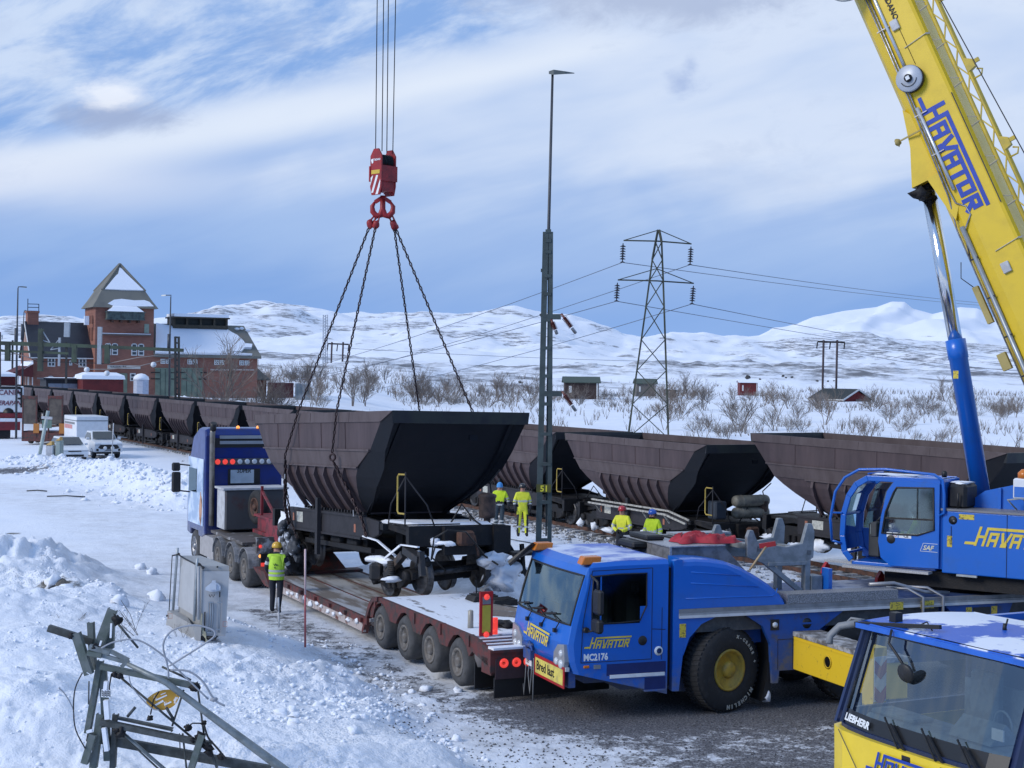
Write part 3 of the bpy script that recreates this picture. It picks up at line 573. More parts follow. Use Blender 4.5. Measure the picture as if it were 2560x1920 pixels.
def wlabel(k):
    if k<5:
        return ['brown ore wagon behind the men in red and blue helmets','brown ore wagon partly hidden by the tall lamp mast','brown ore wagon hidden almost wholly by the lifted wagon','brown ore wagon whose rim just shows over the left half of the lifted wagon','brown ore wagon behind the roof of the blue tractor truck'][k]
    return {5:'brown ore wagon just left of the blue tractor truck',6:'second ore wagon to the left of the blue tractor truck',7:'third ore wagon to the left of the blue tractor truck',8:'fourth ore wagon to the left of the blue tractor truck, right of the pickup',9:'ore wagon directly above the white pickup in the row',10:'ore wagon right behind the raised ramps and above the white car',11:'ore wagon standing between the two raised trailer ramps',12:'ore wagon beside the rear of the white truck at left',13:'farthest ore wagon that shows above the white truck',14:'last ore wagon at the left picture edge',15:'end ore wagon beyond the left picture edge'}.get(k,'ore wagon')
for k in range(0,15):
    o=wag0 if k==0 else copy_tree(wag0)
    o.matrix_basis=yawm(wag_pos(k)+Vector((0,0,RAILZ)),-62.77)
    tag(o,wlabel(k),None,'ore wagons standing in a row on the track')
    if k==0: pass
# the derailed wagon beside the crane and the wagon in the slings
wd=copy_tree(wag0); wd.matrix_basis=yawm((12.07,47.33,.57),-51.72,1.07,-.44); tag(wd,'derailed brown ore wagon standing askew behind the crane operator cab',None,'ore wagons standing in a row on the track')
wh=copy_tree(wag0); HM=yawm((-3.3896,39.7061,1.41995),-61.696,-2.3275,-.8986); wh.matrix_basis=HM; W['hang']=HM; wh.name='lifted_ore_wagon'; wh.pop('group',None); tag(wh,'brown ore wagon hanging in four chains above the low trailer')
# its bogies hang down crooked
bogs=[c for c in wh.children if c.name.startswith('bogie')]
for b_ in bogs:
    xs_=sum(v.co.x for v in b_.data.vertices)/len(b_.data.vertices)
    if xs_>0: b_.matrix_basis=T_(3.3,0,0)@Matrix.Rotation(rad(-7),4,'Y')@Matrix.Rotation(rad(5),4,'X')@T_(-3.45,0,-.62)
    else: b_.matrix_basis=T_(-3.45,0,-.25)@Matrix.Rotation(rad(10),4,'Y')@T_(3.45,0,0)
W[wh.name]=HM
s=MB()
for a,b_,c_ in (((2.3,-1.1,1.03),(3.3,.9,1.08),0),):
    s.loft([[(2.5,-1.15,1.0),(4.5,-1.0,1.0),(4.5,1.0,1.0),(2.9,1.1,1.0)],[(2.7,-1.0,1.08),(4.4,-.9,1.07),(4.35,.9,1.09),(3.0,1.0,1.07)]])
s.blob((4.3,-.95,.33),(.30,.22,.13),9,.4,3); s.blob((4.55,1.2,-.2),(.35,.4,.34),12,.45,4); s.blob((2.9,-1.2,.12),(.6,.18,.10),9,.45,5); s.blob((-3.6,-1.15,.75),(.3,.2,.25),9,.5,6); s.blob((4.7,.9,.2),(.25,.3,.2),9,.5,16)
s.bar((2.2,-1.36,.66),(3.0,-1.33,.6),.06,.03); s.bar((3.0,-1.33,.6),(3.9,-1.2,.25),.06,.03)
s.build('snow_crust',m_snow,wh,HM)
for w_,seed in ((wag0,21),(wd,23)):
    s=MB(); W[w_.name]=w_.matrix_basis.copy()
    for i in range(9): s.blob((-4.4+i*1.1+random.uniform(-.2,.2),-1.12+random.uniform(-.1,.1),random.uniform(.0,.35)),(random.uniform(.12,.4),.16,random.uniform(.08,.25)),8,.45,seed+i)
    s.build('snow_crust',m_snow,w_,w_.matrix_basis)
# white-painted folded rail along the second wagon and its tanks
def w0(p): return Vector(p)
s=MB()
for z,y in ((1.24,-1.46),(1.12,-1.60)): s.bar((-3.2,y,z),(2.1,y,z),.05,.06); s.bar((2.1,y,z),(3.3,y+.05,z-.22),.05,.06)
for x in (-2.7,-1,.6,2.0): s.bar((x,-1.34,.8),(x,-1.62,1.14),.04,.05)
s.build('walkway_rail',mat('chalky_white_rail',(.45,.44,.40),.7,0,(.2,.19,.17),8),wag0,wag0.matrix_basis)
s=MB()
for z in (1.32,1.72): s.lathe([(.03,-.72),(.17,-.68),(.20,-.6),(.20,.6),(.17,.68),(.03,.72)],(0,1,0),(4.25,.45,z),16)
for y in (.05,.85):
    for z in (1.32,1.72): s.lathe([(.21,-.02),(.21,.02)],(0,1,0),(4.25,y,z),16)
s.build('air_tank',mat('tank_cream',(.24,.23,.19),.6,0,(.15,.14,.12),5),wag0,wag0.matrix_basis)
s=MB(); s.box((4.0,-1.15,1.15),(4.5,-.7,1.75),.04); s.build('valve_box',mat('valve_box_grey_blue',(.025,.035,.05),.6),wag0,wag0.matrix_basis)
# rails and sleepers
trk=thing('railway_track','rusty rails on snow-covered sleepers under the row of ore wagons','track',I4); tag(trk,kind='structure')
a=wag_pos(-2.3);b_=wag_pos(15)
s=MB()
for o_ in (-.75,.75): s.bar(a+TY*o_+Vector((0,0,RAILZ-.07)),b_+TY*o_+Vector((0,0,RAILZ-.07)),.07,.14)
s.build('rail',m_rust,trk)
s=MB(); n=int((b_-a).length/.65)
for i in range(min(n,170)):
    p=a+(b_-a).normalized()*i*.65; s.bar(p-TY*1.25+Vector((0,0,.03)),p+TY*1.25+Vector((0,0,.03)),.22,.14)
s.build('sleeper',mat('sleeper_concrete',(.2,.2,.2),.85,0,(.6,.62,.66),3,1),trk)
# ---------------- shared vehicle helpers ----------------
def strokes(lines,w,shear,fr,mat_,parent,h,name='lettering',thick=.004,sx=1.0):
    mb=MB(); k=0
    for ln in lines:
        ww=w
        if isinstance(ln[0],(int,float)): ww=ln[0]; ln=ln[1]
        for (a,b) in zip(ln[:-1],ln[1:]):
            ax,ay=a;bx,by=b;dx,dy=bx-ax,by-ay;l=math.hypot(dx,dy)
            if l<1e-6: continue
            dx/=l;dy/=l;nx,ny=-dy*ww/2,dx*ww/2;ax-=dx*ww*.5;ay-=dy*ww*.5;bx+=dx*ww*.5;by+=dy*ww*.5
            pts=[(ax-nx,ay-ny),(bx-nx,by-ny),(bx+nx,by+ny),(ax+nx,ay+ny)]; z=thick+k*.0006; k=(k+1)%7
            mb.add([((px+py*shear)*h*sx,py*h,z) for px,py in pts],[(0,1,2,3)])
    return mb.build(name,mat_,parent,fr)
def logo(fr,mat_,parent,h,w=.17,shear=.32,foot=True,sx=1.0):
    L=[[(.30,.03),(.30,1.05)],[(.80,.03),(.80,1.03),(5.35,1.03)],[(.30,.52),(.80,.52)]]
    if foot: L.append([(-.35,.09),(.30,.09)])
    def A(x): return [[(x,.03),(x,.73),(x+.46,.73),(x+.46,.03)],[(x,.33),(x+.46,.33)]]
    L+=A(1.12); L+=[[(1.86,.76),(2.08,.12)],[(2.40,.76),(2.18,.12)],[(.22,[(2.04,.06),(2.22,.06)])][0]]; L+=A(2.62); L+=[[(3.28,.73),(3.88,.73)],[(3.58,.03),(3.58,.73)]]
    L+=[[(4.06,.08),(4.06,.73),(4.52,.73),(4.52,.08),(4.06,.08)]]; L+=[[(4.82,.03),(4.82,.73),(5.26,.73),(5.26,.40),(4.82,.40)],[(5.02,.36),(5.28,.03)]]
    return strokes(L,w,shear,fr,mat_,parent,h,sx=sx)
def ring_face(mb,outer,inner,f):
    n=len(outer); vs=[f(p) for p in outer]+[f(p) for p in inner]; mb.add(vs,[(i,(i+1)%n,n+(i+1)%n,n+i) for i in range(n)])
def wheel(parent,c,axis,R,wd,rim_r,mt,mr,hubmat=None,n=40,tread=True,bolts=10,name='wheel',dish=.08):
    """c = centre of outer face; axis = outward normal"""
    ax=Vector(axis).normalized(); fr=frame(c,Vector((0,0,1)).cross(ax)*-1 if abs(ax.z)<.9 else (1,0,0),None,ax) if 0 else None
    X=Vector((0,0,1)).cross(ax).normalized(); Zu=ax.cross(X); fr=Matrix(((X[0],Zu[0],ax[0],c[0]),(X[1],Zu[1],ax[1],c[1]),(X[2],Zu[2],ax[2],c[2]),(0,0,0,1)))
    mw=W[parent.name]@fr
    t=MB(); r=rim_r
    prof=[(r,-.02),(r+.02,.0),(r+(R-r)*.35,.028),(r+(R-r)*.7,.012),(R-.035,-.015),(R,-.05),(R,-wd*.5),(R,-wd+.05),(R-.035,-wd+.015),(r+(R-r)*.5,-wd-.01),(r,-wd+.02)]
    t.lathe(prof,(0,0,1),(0,0,0),n,True,cap=False)
    if tread:
        m_=int(n*1.1)
        for i in range(m_):
            a=2*math.pi*i/m_
            for sgn,(z0,z1) in ((1,(-.03,-wd*.47)),(-1,(-wd*.53,-wd+.03))):
                a2=a+.5*math.pi*2/m_*(sgn<0); w2=.28*2*math.pi/m_; k=.35*2*math.pi/m_*sgn
                q=[(R+.012,a2-w2,z0),(R+.012,a2+w2,z0),(R+.012,a2+w2+k,z1),(R+.012,a2-w2+k,z1)]; q2=[(R-.01,b_,c_) for _,b_,c_ in q]
                t.add([(rr*math.cos(b_),rr*math.sin(b_),c_) for rr,b_,c_ in q+q2],[(0,1,2,3),(0,4,5,1),(1,5,6,2),(2,6,7,3),(3,7,4,0)])
    w_=t.build(name,mt,parent,mw)
    m=MB(); m.lathe([(r+.012,-.03),(r+.012,.015),(r-.02,.02),(r-.05,-.01),(r-.07,-dish),(r*.45,-dish-.02),(r*.42,-.02),(r*.36,.02),(r*.30,.035),(.02,.04)],(0,0,1),(0,0,0),n,True)
    m.lathe([(r,-wd+.02),(r,-.03)],(0,0,1),(0,0,0),n,cap=False)
    for i in range(bolts):
        a=2*math.pi*i/bolts; m.lathe([(.018*R*1.8,-dish-.01),(.018*R*1.8,-dish+.025)],(0,0,1),(math.cos(a)*r*.52,math.sin(a)*r*.52,0),6,False)
    m.build('rim',mr,w_,mw)
    if bolts:
        h=MB()
        for i in range(bolts):
            a=2*math.pi*(i+.5)/bolts; h.lathe([(.048 if R>.6 else .05*R,-dish+.012),(.0001,-dish+.013)],(0,0,1),(math.cos(a)*r*.70,math.sin(a)*r*.70,0.0),8,False)
        h.build('rim_hole',m_black,w_,mw)
    return w_
def ring_text(body,fr,r,a0,step,size,mat_,parent,name='tyre_lettering'):
    mb=MB()
    for i,ch in enumerate(body):
        if ch==' ': continue
        a=a0-step*i; me=glyph_mesh(ch,size,.002,.006,0,'CENTER'); X=T_(r*math.cos(a),r*math.sin(a),.03)@Matrix.Rotation(a-math.pi/2,4,'Z')
        mb.add([X@v.co for v in me.vertices],[tuple(p.vertices) for p in me.polygons])
    return mb.build(name,mat_,parent,fr)
# ---------------- blue mobile crane ----------------
CM=yawm((3.606,29.475,0),200.7)
cr=thing('mobile_crane','blue mobile crane with long yellow boom and two cabs, lifting the ore wagon','crane',CM)
def prt(mb,name,mt,par=cr,mw=CM,bevel=0): return mb.build(name,mt,par,mw,bevel)
# front cab as a grid of z rows and plan columns
def xf(z): return float(np.interp(z,[.4,.88,1.1,1.4,1.72,2.1,2.4,2.66,2.80,2.88],[3.10,3.17,3.25,3.28,3.22,3.12,3.03,2.95,2.90,2.80]))
ys=[1.28,1.05,.7,.35,0,-.35,-.7,-1.05,-1.28]
def cabplan(z,inset=0):
    L=[]; xs_=[1.30,1.72,1.86,2.25,2.62,2.80]
    for x in xs_: L.append((x,1.375))
    X=xf(z); L.append((max(2.86,X-.14),1.365)); L.append((X-.05,1.335))
    for y in ys: L.append((X-.05*abs(y/1.28)**3+.02*(1-abs(y/1.28)),y))
    L.append((X-.05,-1.335)); L.append((max(2.86,X-.14),-1.365))
    for x in xs_[::-1]: L.append((x,-1.375))
    zf=2.70
    if inset: L=[(1.3+(x-1.3)*(1-.06) if x>1.31 else x,y*(1-inset)) for x,y in L]
    return L
Zr=[.42,.9,1.1,1.4,1.74,2.04,2.35,2.64,2.78,2.86]
rows=[]
for i,z in enumerate(Zr):
    pl=cabplan(z,.045 if i==9 else 0)
    if i==0: rows.append([(x,y,.43+(x-1.3)/1.75*.44) for x,y in cabplan(.9)])
    else: rows.append([(x,y,z+(.0 if i<7 else -.05*max(0,(x-2.3)))) for x,y in pl])
body=MB(); ws=MB(); sw=MB(); sw2=MB(); ws.smooth=True; nC=len(rows[0]); ncol=nC
for i in range(len(rows)-1):
    for j in range(ncol-1):
        q=[rows[i][j],rows[i][j+1],rows[i+1][j+1],rows[i+1][j]]
        tgt=body
        if 4<=i<=6 and 8<=j<=15: tgt=ws
        if 4<=i<=6 and (1<=j<=4 or ncol-6<=j<=ncol-3): tgt=(sw if j<=4 else sw2) if not (i==4 and (j==1 or j==ncol-3)) else body
        tgt.add(q,[(0,1,2,3)])
body.add([rows[0][0],rows[0][-1],rows[-1][-1],rows[-1][0]],[(0,1,2,3)]); body.add(rows[0],[tuple(range(ncol))])
cab=prt(body,'driver_cab',m_blue)
def roofmat(nm,lo,hi,sc=1.3):
    return mat(nm,(.012,.08,.46),.4,0,(.62,.68,.80),sc,.95,lo,hi,detail=6)
m_roof=roofmat('frosted_blue_roof',.38,.62)
rf=MB(); rf.add([(x,y,z+.004) for x,y,z in rows[-1]],[tuple(range(ncol))]); rf.add([(x,y,z+.003) for x,y,z in rows[-1]]+[(x*1.0,y*1.02,z-.05) for x,y,z in rows[-1]],[(i,i+1,ncol+i+1,ncol+i) for i in range(ncol-1)]); prt(rf,'roof',m_roof,cab)
ws.build('windscreen',m_glass,cab,CM,merge=True); [q_.build('side_window',glassmat('side_glass',(.16,.19,.20),.05),cab,CM,merge=True) for q_ in (sw,sw2)]
def trim(pts,r,name='window_seal',mt=m_black,par=cab,closed=True,mw=CM): m=MB(); m.tube(pts,r,5,closed=closed); return m.build(name,mt,par,mw)
def wsp(z,y): X=xf(z); return (X-.05*abs(y/1.28)**3+.02*(1-abs(y/1.28))+.004,y,z-(.05*max(0,X-2.3) if z>2.6 else 0))
trim([wsp(1.74,y) for y in ys]+[wsp(2.04,-1.28),wsp(2.35,-1.28)]+[wsp(2.64,y) for y in ys[::-1]]+[wsp(2.35,1.28),wsp(2.04,1.28)],.022)
trim([(1.86,1.38,1.78),(2.25,1.38,1.76),(2.80,1.38,1.76),(2.80,1.38,2.2),(2.78,1.38,2.60),(2.3,1.38,2.63),(1.74,1.38,2.63),(1.73,1.38,2.05)],.014)
sm_=MB(); sm_.box((2.62,1.372,1.76),(2.645,1.385,2.6)); prt(sm_,'window_bar',m_blue,cab)
# door seams, recesses, marks
g=MB()
for a,b_ in (((1.62,1.08),(1.62,2.72)),((1.62,2.72),(2.80,2.70)),((2.80,2.70),(2.97,1.76)),((2.97,1.76),(3.0,1.08)),((1.62,1.08),(3.0,1.08)),((1.42,1.06),(1.42,2.0)),((1.62,1.62),(1.35,1.60))):
    g.bar((a[0],1.3755,a[1]),(b_[0],1.3755,b_[1]),.004,.012)
prt(g,'door_seam',m_black,cab)
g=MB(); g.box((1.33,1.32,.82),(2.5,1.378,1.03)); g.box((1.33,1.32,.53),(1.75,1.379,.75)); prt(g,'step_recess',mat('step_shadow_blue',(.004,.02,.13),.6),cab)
g=MB(); g.box((1.36,1.30,.79),(2.44,1.395,.82)); g.box((1.33,1.30,.50),(1.75,1.395,.53)); prt(g,'step',m_blue,cab)
g=MB(); g.box((1.36,1.38,.775),(2.44,1.400,.835)); prt(g,'step_edge',m_ltr_w,cab)
g=MB(); g.lathe([(.0001,0),(.085,0),(.09,-.01)],(0,1,0),(1.80,1.382,1.42),20); 
prt(g,'door_handle',m_black,cab); 
g=MB(); g.lathe([(.0001,0),(.085,0),(.085,-.004)],(0,1,0),(1.48,1.381,1.22),20); prt(g,'round_badge',m_ltr_w,cab); g=MB(); g.lathe([(.0001,0),(.05,0)],(0,1,0),(1.47,1.384,1.22),12); prt(g,'badge_centre',mat('badge_blue',(.02,.08,.3),.5),cab)
g=MB(); g.box((2.84,1.37,.98),(2.95,1.395,1.03),.01); prt(g,'side_marker',m_orange,cab); g=MB(); g.box((2.62,1.37,.96),(2.75,1.39,1.03)); prt(g,'data_plate',m_grey,cab)
SD=lambda x,z,y=1.378:CM@frame((x,y,z),(-1,0,0),(0,0,1))
logo(SD(2.88,1.33),m_ltr_y,cab,.172,sx=.86,shear=.35)
text('MC2176',m_ltr_w,cab,SD(2.95,1.115),.165,.002,.006,0,.82)
FR=CM@frame((3.318,-.52,1.31),(0,1,0),(-.10,0,1)); logo(FR@Matrix.Rotation(rad(-3),4,'Z'),m_ltr_y,cab,.22,sx=.92,shear=.2)
# headlamps
for s_ in (1,-1):
    g=MB(); g.prism([(s_*.78,1.02),(s_*.80,1.20),(s_*.98,1.36),(s_*1.27,1.40),(s_*1.31,1.1),(s_*1.25,.92),(s_*.9,.90)],3.20,3.285,'yz'); hl=prt(g,'headlamp',mat('lamp_housing_silver',(.36,.37,.39),.35,.4),cab)
    g=MB()
    for y,z,r in ((.93,1.05,.07),(1.14,1.03,.085),(1.14,1.22,.07)): g.lathe([(.0001,.03),(r*.7,.025),(r,0),(r,-.02)],(1,0,0),(3.29,s_*y,z),14)
    prt(g,'lamp_lens',m_lampw,hl)
# wipers, visor, beacons, mirrors
g=MB()
for y in (-.65,.05,.7): g.tube([(3.27,y+.12,1.60),(3.25,y+.25,1.74),(3.20,y-.25,1.86)],.012,5); g.bar((3.235,y-.48,1.80),(3.22,y+.05,1.88),.02,.03); g.box((3.26,y+.08,1.55),(3.31,y+.16,1.62))
prt(g,'wiper',m_black,cab)
for y,x in ((-1.12,2.86),(1.16,2.86)):
    g=MB(); g.loft([[(x-.25,y-.14,2.80),(x+.10,y-.14,2.80),(x+.13,y+.14,2.80),(x-.25,y+.14,2.80)],[(x-.28,y-.13,2.94),(x+.04,y-.13,2.94),(x+.06,y+.13,2.94),(x-.28,y+.13,2.94)]]); prt(g,'beacon',m_orange,cab,bevel=.02)
g=MB(); g.loft([[(2.75,-1.42,2.78),(2.9,-1.30,2.92),(3.0,-1.0,2.96),(2.93,-1.05,2.90)],[(3.25,-1.62,2.48),(3.33,-1.5,2.55),(3.32,-1.46,2.50),(3.24,-1.58,2.44)]]); prt(g,'front_mirror',m_black,cab)
g=MB(); g.tube([(2.82,1.36,2.62),(2.88,1.55,2.62),(2.85,1.72,2.55),(2.85,1.74,2.38)],.022,6); g.tube([(2.92,1.36,1.70),(2.92,1.55,1.66),(2.88,1.74,1.72)],.02,6); prt(g,'mirror_arm',m_black,cab)
g=MB(); g.box((2.78,1.60,1.98),(2.90,1.88,2.42),.04); g.box((2.78,1.58,1.66),(2.92,1.88,1.90),.04); prt(g,'mirror',m_grey if 0 else m_black,cab)
g=MB(); g.tube([(2.95,1.40,1.66),(2.95,1.52,1.68)],.05,8); prt(g,'mirror_joint',m_black,cab)
# bumper gear and the wide-load board
g=MB(); g.box((3.05,-1.2,.62),(3.18,1.25,.92)); g.box((3.15,-.62,.85),(3.32,-.25,1.05)); g.lathe([(.05,-.2),(.05,.2)],(0,1,0),(3.3,-.4,1.12),10); g.tube([(3.3,-.5,1.0),(3.32,-.3,1.2),(3.34,-.1,1.05)],.02,6); prt(g,'tow_hitch',m_blued)
g=MB(); g.box((3.18,-1.25,.86),(3.26,-.95,.93)); g.box((3.2,.95,.93),(3.27,1.33,1.0)); prt(g,'marker_lamp',m_lampw)
g=MB(); g.box((3.24,-.62,.72),(3.27,-.32,.92)); prt(g,'number_plate',m_ltr_w); text('09',m_ltr_k,cr,CM@frame((3.272,-.56,.76),(0,1,0),(0,0,1)),.14)
bd=MB(); bd.box((3.27,-.12,.62),(3.29,1.30,1.0)); bd=prt(bd,'wide_load_board',m_red)
g=MB(); g.box((3.291,-.06,.67),(3.295,1.25,.95)); prt(g,'board_face',mat('board_yellow',(.72,.60,.12),.6,0,(.5,.42,.12),6),bd)
text('Bred last',m_ltr_k,bd,CM@frame((3.298,-.0,.74),(0,1,0),(0,0,1)),.24,.002,.004,0,1.0)
g=MB(); g.tube([(3.25,-.45,.95),(3.26,-.5,.55),(3.25,-.42,.2),(3.26,-.34,.55),(3.25,-.32,.9)],.012,6); g.tube([(3.25,-.75,.95),(3.26,-.8,.5),(3.25,-.72,.12),(3.26,-.64,.5),(3.25,-.62,.9)],.012,6); g.tube([(3.27,-.2,.9),(3.28,-.2,-.02+.1)],.012,6); prt(g,'hanging_rope',m_grey)
# interior
g=MB(); g.box((2.7,-1.2,1.2),(3.1,1.2,1.66),.05); g.box((1.45,-1.25,1.0),(1.5,1.25,2.5)); g.box((1.5,-1.3,.95),(3.0,1.3,1.0)); g.box((2.85,-1.15,1.64),(3.05,.1,1.74),.03)
prt(g,'cab_interior',m_int); g=MB()
for y in (-.7,.7): g.box((1.6,y-.25,1.2),(2.15,y+.25,1.4),.05); g.box((1.55,y-.25,1.4),(1.72,y+.25,2.15),.05); g.box((1.58,y-.13,2.16),(1.68,y+.13,2.36),.04)
prt(g,'cab_seat',mat('seat_grey',(.16,.17,.18),.8)); g=MB()
g.tube([(2.55+.05*math.cos(a),.7+.21*math.cos(a),1.72+.2*math.sin(a)) for a in [i*math.pi/8 for i in range(16)]],.015,6,closed=True); g.tube([(2.95,.2,1.72),(2.95,.2,1.95),(2.95,-.5,1.97),(2.95,-.5,1.72)],.014,6)
prt(g,'steering_wheel',m_black)
g=MB(); g.blob((2.93,.25,1.74),(.09,.26,.07),8,.2,3); prt(g,'paper_on_dash',m_whited)
# rear of cab post and gap, step wall
g=MB(); g.box((1.18,-1.3,.55),(1.30,1.25,2.7)); prt(g,'gap_shade_box',m_black)  # black box painted in as the shade between cab and fender
g=MB(); g.prism([(1.19,2.83),(1.12,2.85),(1.02,2.85),(1.02,1.9),(.98,1.2),(1.06,.47),(1.19,.47)],1.24,1.375); g.prism([(1.02,1.79),(.30,1.79),(.62,1.66),(.86,1.42),(.98,1.1)],1.30,1.372); prt(g,'fender_panel',m_blue)
# engine cover: hump lofted across its width
hp=[(1.02,2.86),(.75,2.865),(.46,2.84),(.1,2.78),(-.22,2.67),(-.55,2.50),(-.83,2.33),(-1.03,2.17),(-1.13,2.05),(-1.16,1.955)]
secs=[]
for y,dz,dx in ((.78,.0,0),(1.20,.0,0),(1.31,-.02,.015),(1.36,-.06,.04),(1.375,-.13,.08)):
    secs.append([(1.02,y,1.953)]+[(x+dx*(x<0),y,max(1.953,z+dz)) for x,z in hp]+[(-1.16+dx,y,1.953)])
g=MB(); g.loft(secs,True,True,False); prt(g,'engine_cover',m_blue)
g=MB()
for pts in ([(.85,2.62),(-.18,2.52)],[(.85,2.42),(-.55,2.30)],[(.95,2.14),(-.85,2.12),(-.93,2.18),(-.95,2.26)]): g.tube([(x,1.376,z) for x,z in pts],.010,5)
prt(g,'pressed_line',m_blue)
# boxes behind the hump, stair box, tarp
g=MB(); g.box((.95,-1.2,1.95),(-.15,.74,3.0)); g.prism([(-.15,3.0),(-.15,1.95),(-1.1,1.95),(-1.05,2.1)],-1.2,.74); prt(g,'equipment_box',mat('box_grey',(.20,.20,.21),.6,.2,(.12,.12,.125),6))
g=MB(); g.box((.99,-1.25,3.0),(-.18,.78,3.02)); g.box((.99,.78,2.86),(.95,.80,3.02)); prt(g,'box_lid',m_alu)
g=MB(); g.box((1.0,-1.0,3.02),(.6,-.2,3.12),.03); g.box((.35,-.9,3.02),(-1.0,-.35,3.05)); g.box((1.26,-.95,2.86),(.78,-.25,3.0),.04); prt(g,'battery_box',m_black)
g=MB(); g.box((.2,-.95,3.055),(-1.05,-.6,3.10)); g.box((-.2,-1.0,3.0),(-1.0,-.7,3.05)); prt(g,'checker_step',m_alu)
# grey winch frame
g=MB()
for y,xo in ((.55,0),(-.55,.12)):
    g.prism([(-.75+xo,2.75),(-.74+xo,3.14),(-.79+xo,3.26),(-.87+xo,3.26),(-.92+xo,3.14),(-.98+xo,3.02),(-1.6,2.92),(-1.95,2.98),(-2.02,3.22),(-2.06,3.36),(-2.16,3.36),(-2.22,3.2),(-2.2,2.7),(-2.0,2.6),(-1.1,2.62)],y-.05,y+.05)
g.box((-2.02,.45,1.95),(-2.14,.6,2.75)); g.box((-2.02,-.6,1.95),(-2.14,-.45,2.75)); g.bar((-1.05,.55,2.72),(-1.95,.55,2.05),.09,.10); g.bar((-1.2,.6,2.6),(-2.05,.6,2.6),.05,.07); g.bar((-1.0,-.6,2.9),(-1.0,.6,2.9),.12,.12); g.bar((-2.1,-.6,2.8),(-2.1,.6,2.8),.12,.12); g.box((-2.15,.3,2.0),(-2.4,.62,2.35))
prt(g,'grey_winch_frame',mat('winch_frame_grey',(.27,.29,.31),.55,.3,(.17,.19,.2),5,.8),bevel=.01)
g=MB(); g.box((-2.42,.55,1.96),(-2.5,.8,2.5)); g.prism([(-2.42,1.96),(-2.42,2.3),(-2.62,2.05),(-2.75,1.96)],.55,.62); prt(g,'blue_bracket',m_blue)
# chassis, rail, decks
g=MB(); g.box((2.6,-.62,.55),(-9.5,.62,1.2)); g.box((1.2,-1.0,1.2),(-9.5,1.0,1.88)); g.box((2.0,-.9,.45),(1.2,.9,.9)); g.box((.9,-.9,.35),(-.9,.9,.62)); prt(g,'chassis',m_blued)
g=MB(); g.box((1.0,1.0,1.50),(-.75,1.29,1.78)); g.box((-1.75,1.0,1.50),(-4.6,1.29,1.78)); g.box((-6.2,1.0,1.5),(-9.4,1.29,1.78)); prt(g,'wheel_arch',mat('arch_grey',(.045,.047,.05),.7,0,(.08,.08,.08),5))
g=MB(); g.box((1.08,1.30,1.79),(-9.4,1.40,1.875)); prt(g,'side_rail',mat('rail_alu_dull',(.33,.345,.36),.5,.3,(.25,.26,.27),4)); g=MB(); g.box((1.08,1.30,1.877),(-9.4,1.385,1.95)); prt(g,'deck_edge',mat('rail_alu',(.24,.25,.265),.6,.3,(.18,.19,.2),4))
g=MB(); g.box((1.08,1.402,1.785),(-9.4,1.410,1.835)); prt(g,'reflective_strip',mat('strip_white',(.62,.63,.64),.5))
g=MB(); g.box((-1.18,.92,1.955),(-3.62,1.36,2.13)); prt(g,'tread_plate',mat('tread_alu',(.16,.16,.165),.5,.4,(.36,.36,.37),55,1,.42,.58,bump=.6,bscale=60))
g=MB(); g.box((-1.16,-1.3,1.90),(-9.4,1.30,1.948)); prt(g,'deck',mat('snowy_blue_deck',(.03,.06,.16),.55,0,(.40,.43,.50),1.1,.8,.48,.66,bump=.2))
g=MB(); g.prism([(-.30,1.785),(-.66,1.56),(-.83,1.22),(-.88,.49),(-1.0,.49),(-1.02,.72),(-1.5,.72),(-1.58,1.05),(-1.86,1.44),(-2.4,1.785)],1.28,1.372); prt(g,'side_skirt',m_blued); g=MB(); g.prism([(-4.7,1.785),(-5.1,1.35),(-5.2,.8),(-6.0,.8),(-6.1,1.35),(-6.3,1.785)],1.28,1.372); prt(g,'side_skirt',m_blued)
g=MB(); g.bar((-.98,1.3725,1.30),(-1.32,1.3725,1.30),.004,.012); g.bar((-.98,1.3725,.74),(-.98,1.3725,1.30),.012,.004); g.bar((-1.3,1.3725,.74),(-1.3,1.3725,1.30),.012,.004); g.lathe([(.0001,.003),(.10,.002),(.10,0)],(0,1,0),(-1.6,1.373,1.58),18); g.box((-.82,1.37,1.48),(-1.0,1.38,1.68)); g.box((-5.35,1.37,1.40),(-5.75,1.385,1.72)); prt(g,'access_panel',m_black)
g=MB(); g.bar((-1.5,1.377,1.58),(-1.7,1.377,1.58),.004,.035); prt(g,'panel_bar',m_blued)
g=MB(); g.lathe([(.0001,.03),(.05,.02),(.055,0)],(0,1,0),(-.91,1.382,1.58),12); prt(g,'work_lamp',m_lampw)
m_dec=mat('yellow_sticker',(.62,.48,.05),.55,0,(.16,.13,.05),26,1,.52,.6)
for x,z,w_,h_ in ((1.0,1.56,.13,.25),(-3.55,1.83,.3,.15),(-4.25,1.83,.3,.15),(-5.25,1.58,.14,.3),(-5.85,1.58,.14,.3)):
    g=MB(); g.box((x-w_/2,1.376 if z<1.7 else 1.414,z-h_/2),(x+w_/2,1.379 if z<1.7 else 1.417,z+h_/2)); prt(g,'warning_sticker',m_dec)
for u_,v_ in ((2061,1432),(2196,1456)):
    q_=LP(CM,u_,v_,2,1.95); x,y=q_.x,q_.y; g=MB(); g.prism([(x-.08,1.95),(x+.10,1.95),(x+.08,2.06),(x-.01,2.20),(x-.07,2.12)],y,y+.10); prt(g,'red_flag_clamp',m_red)
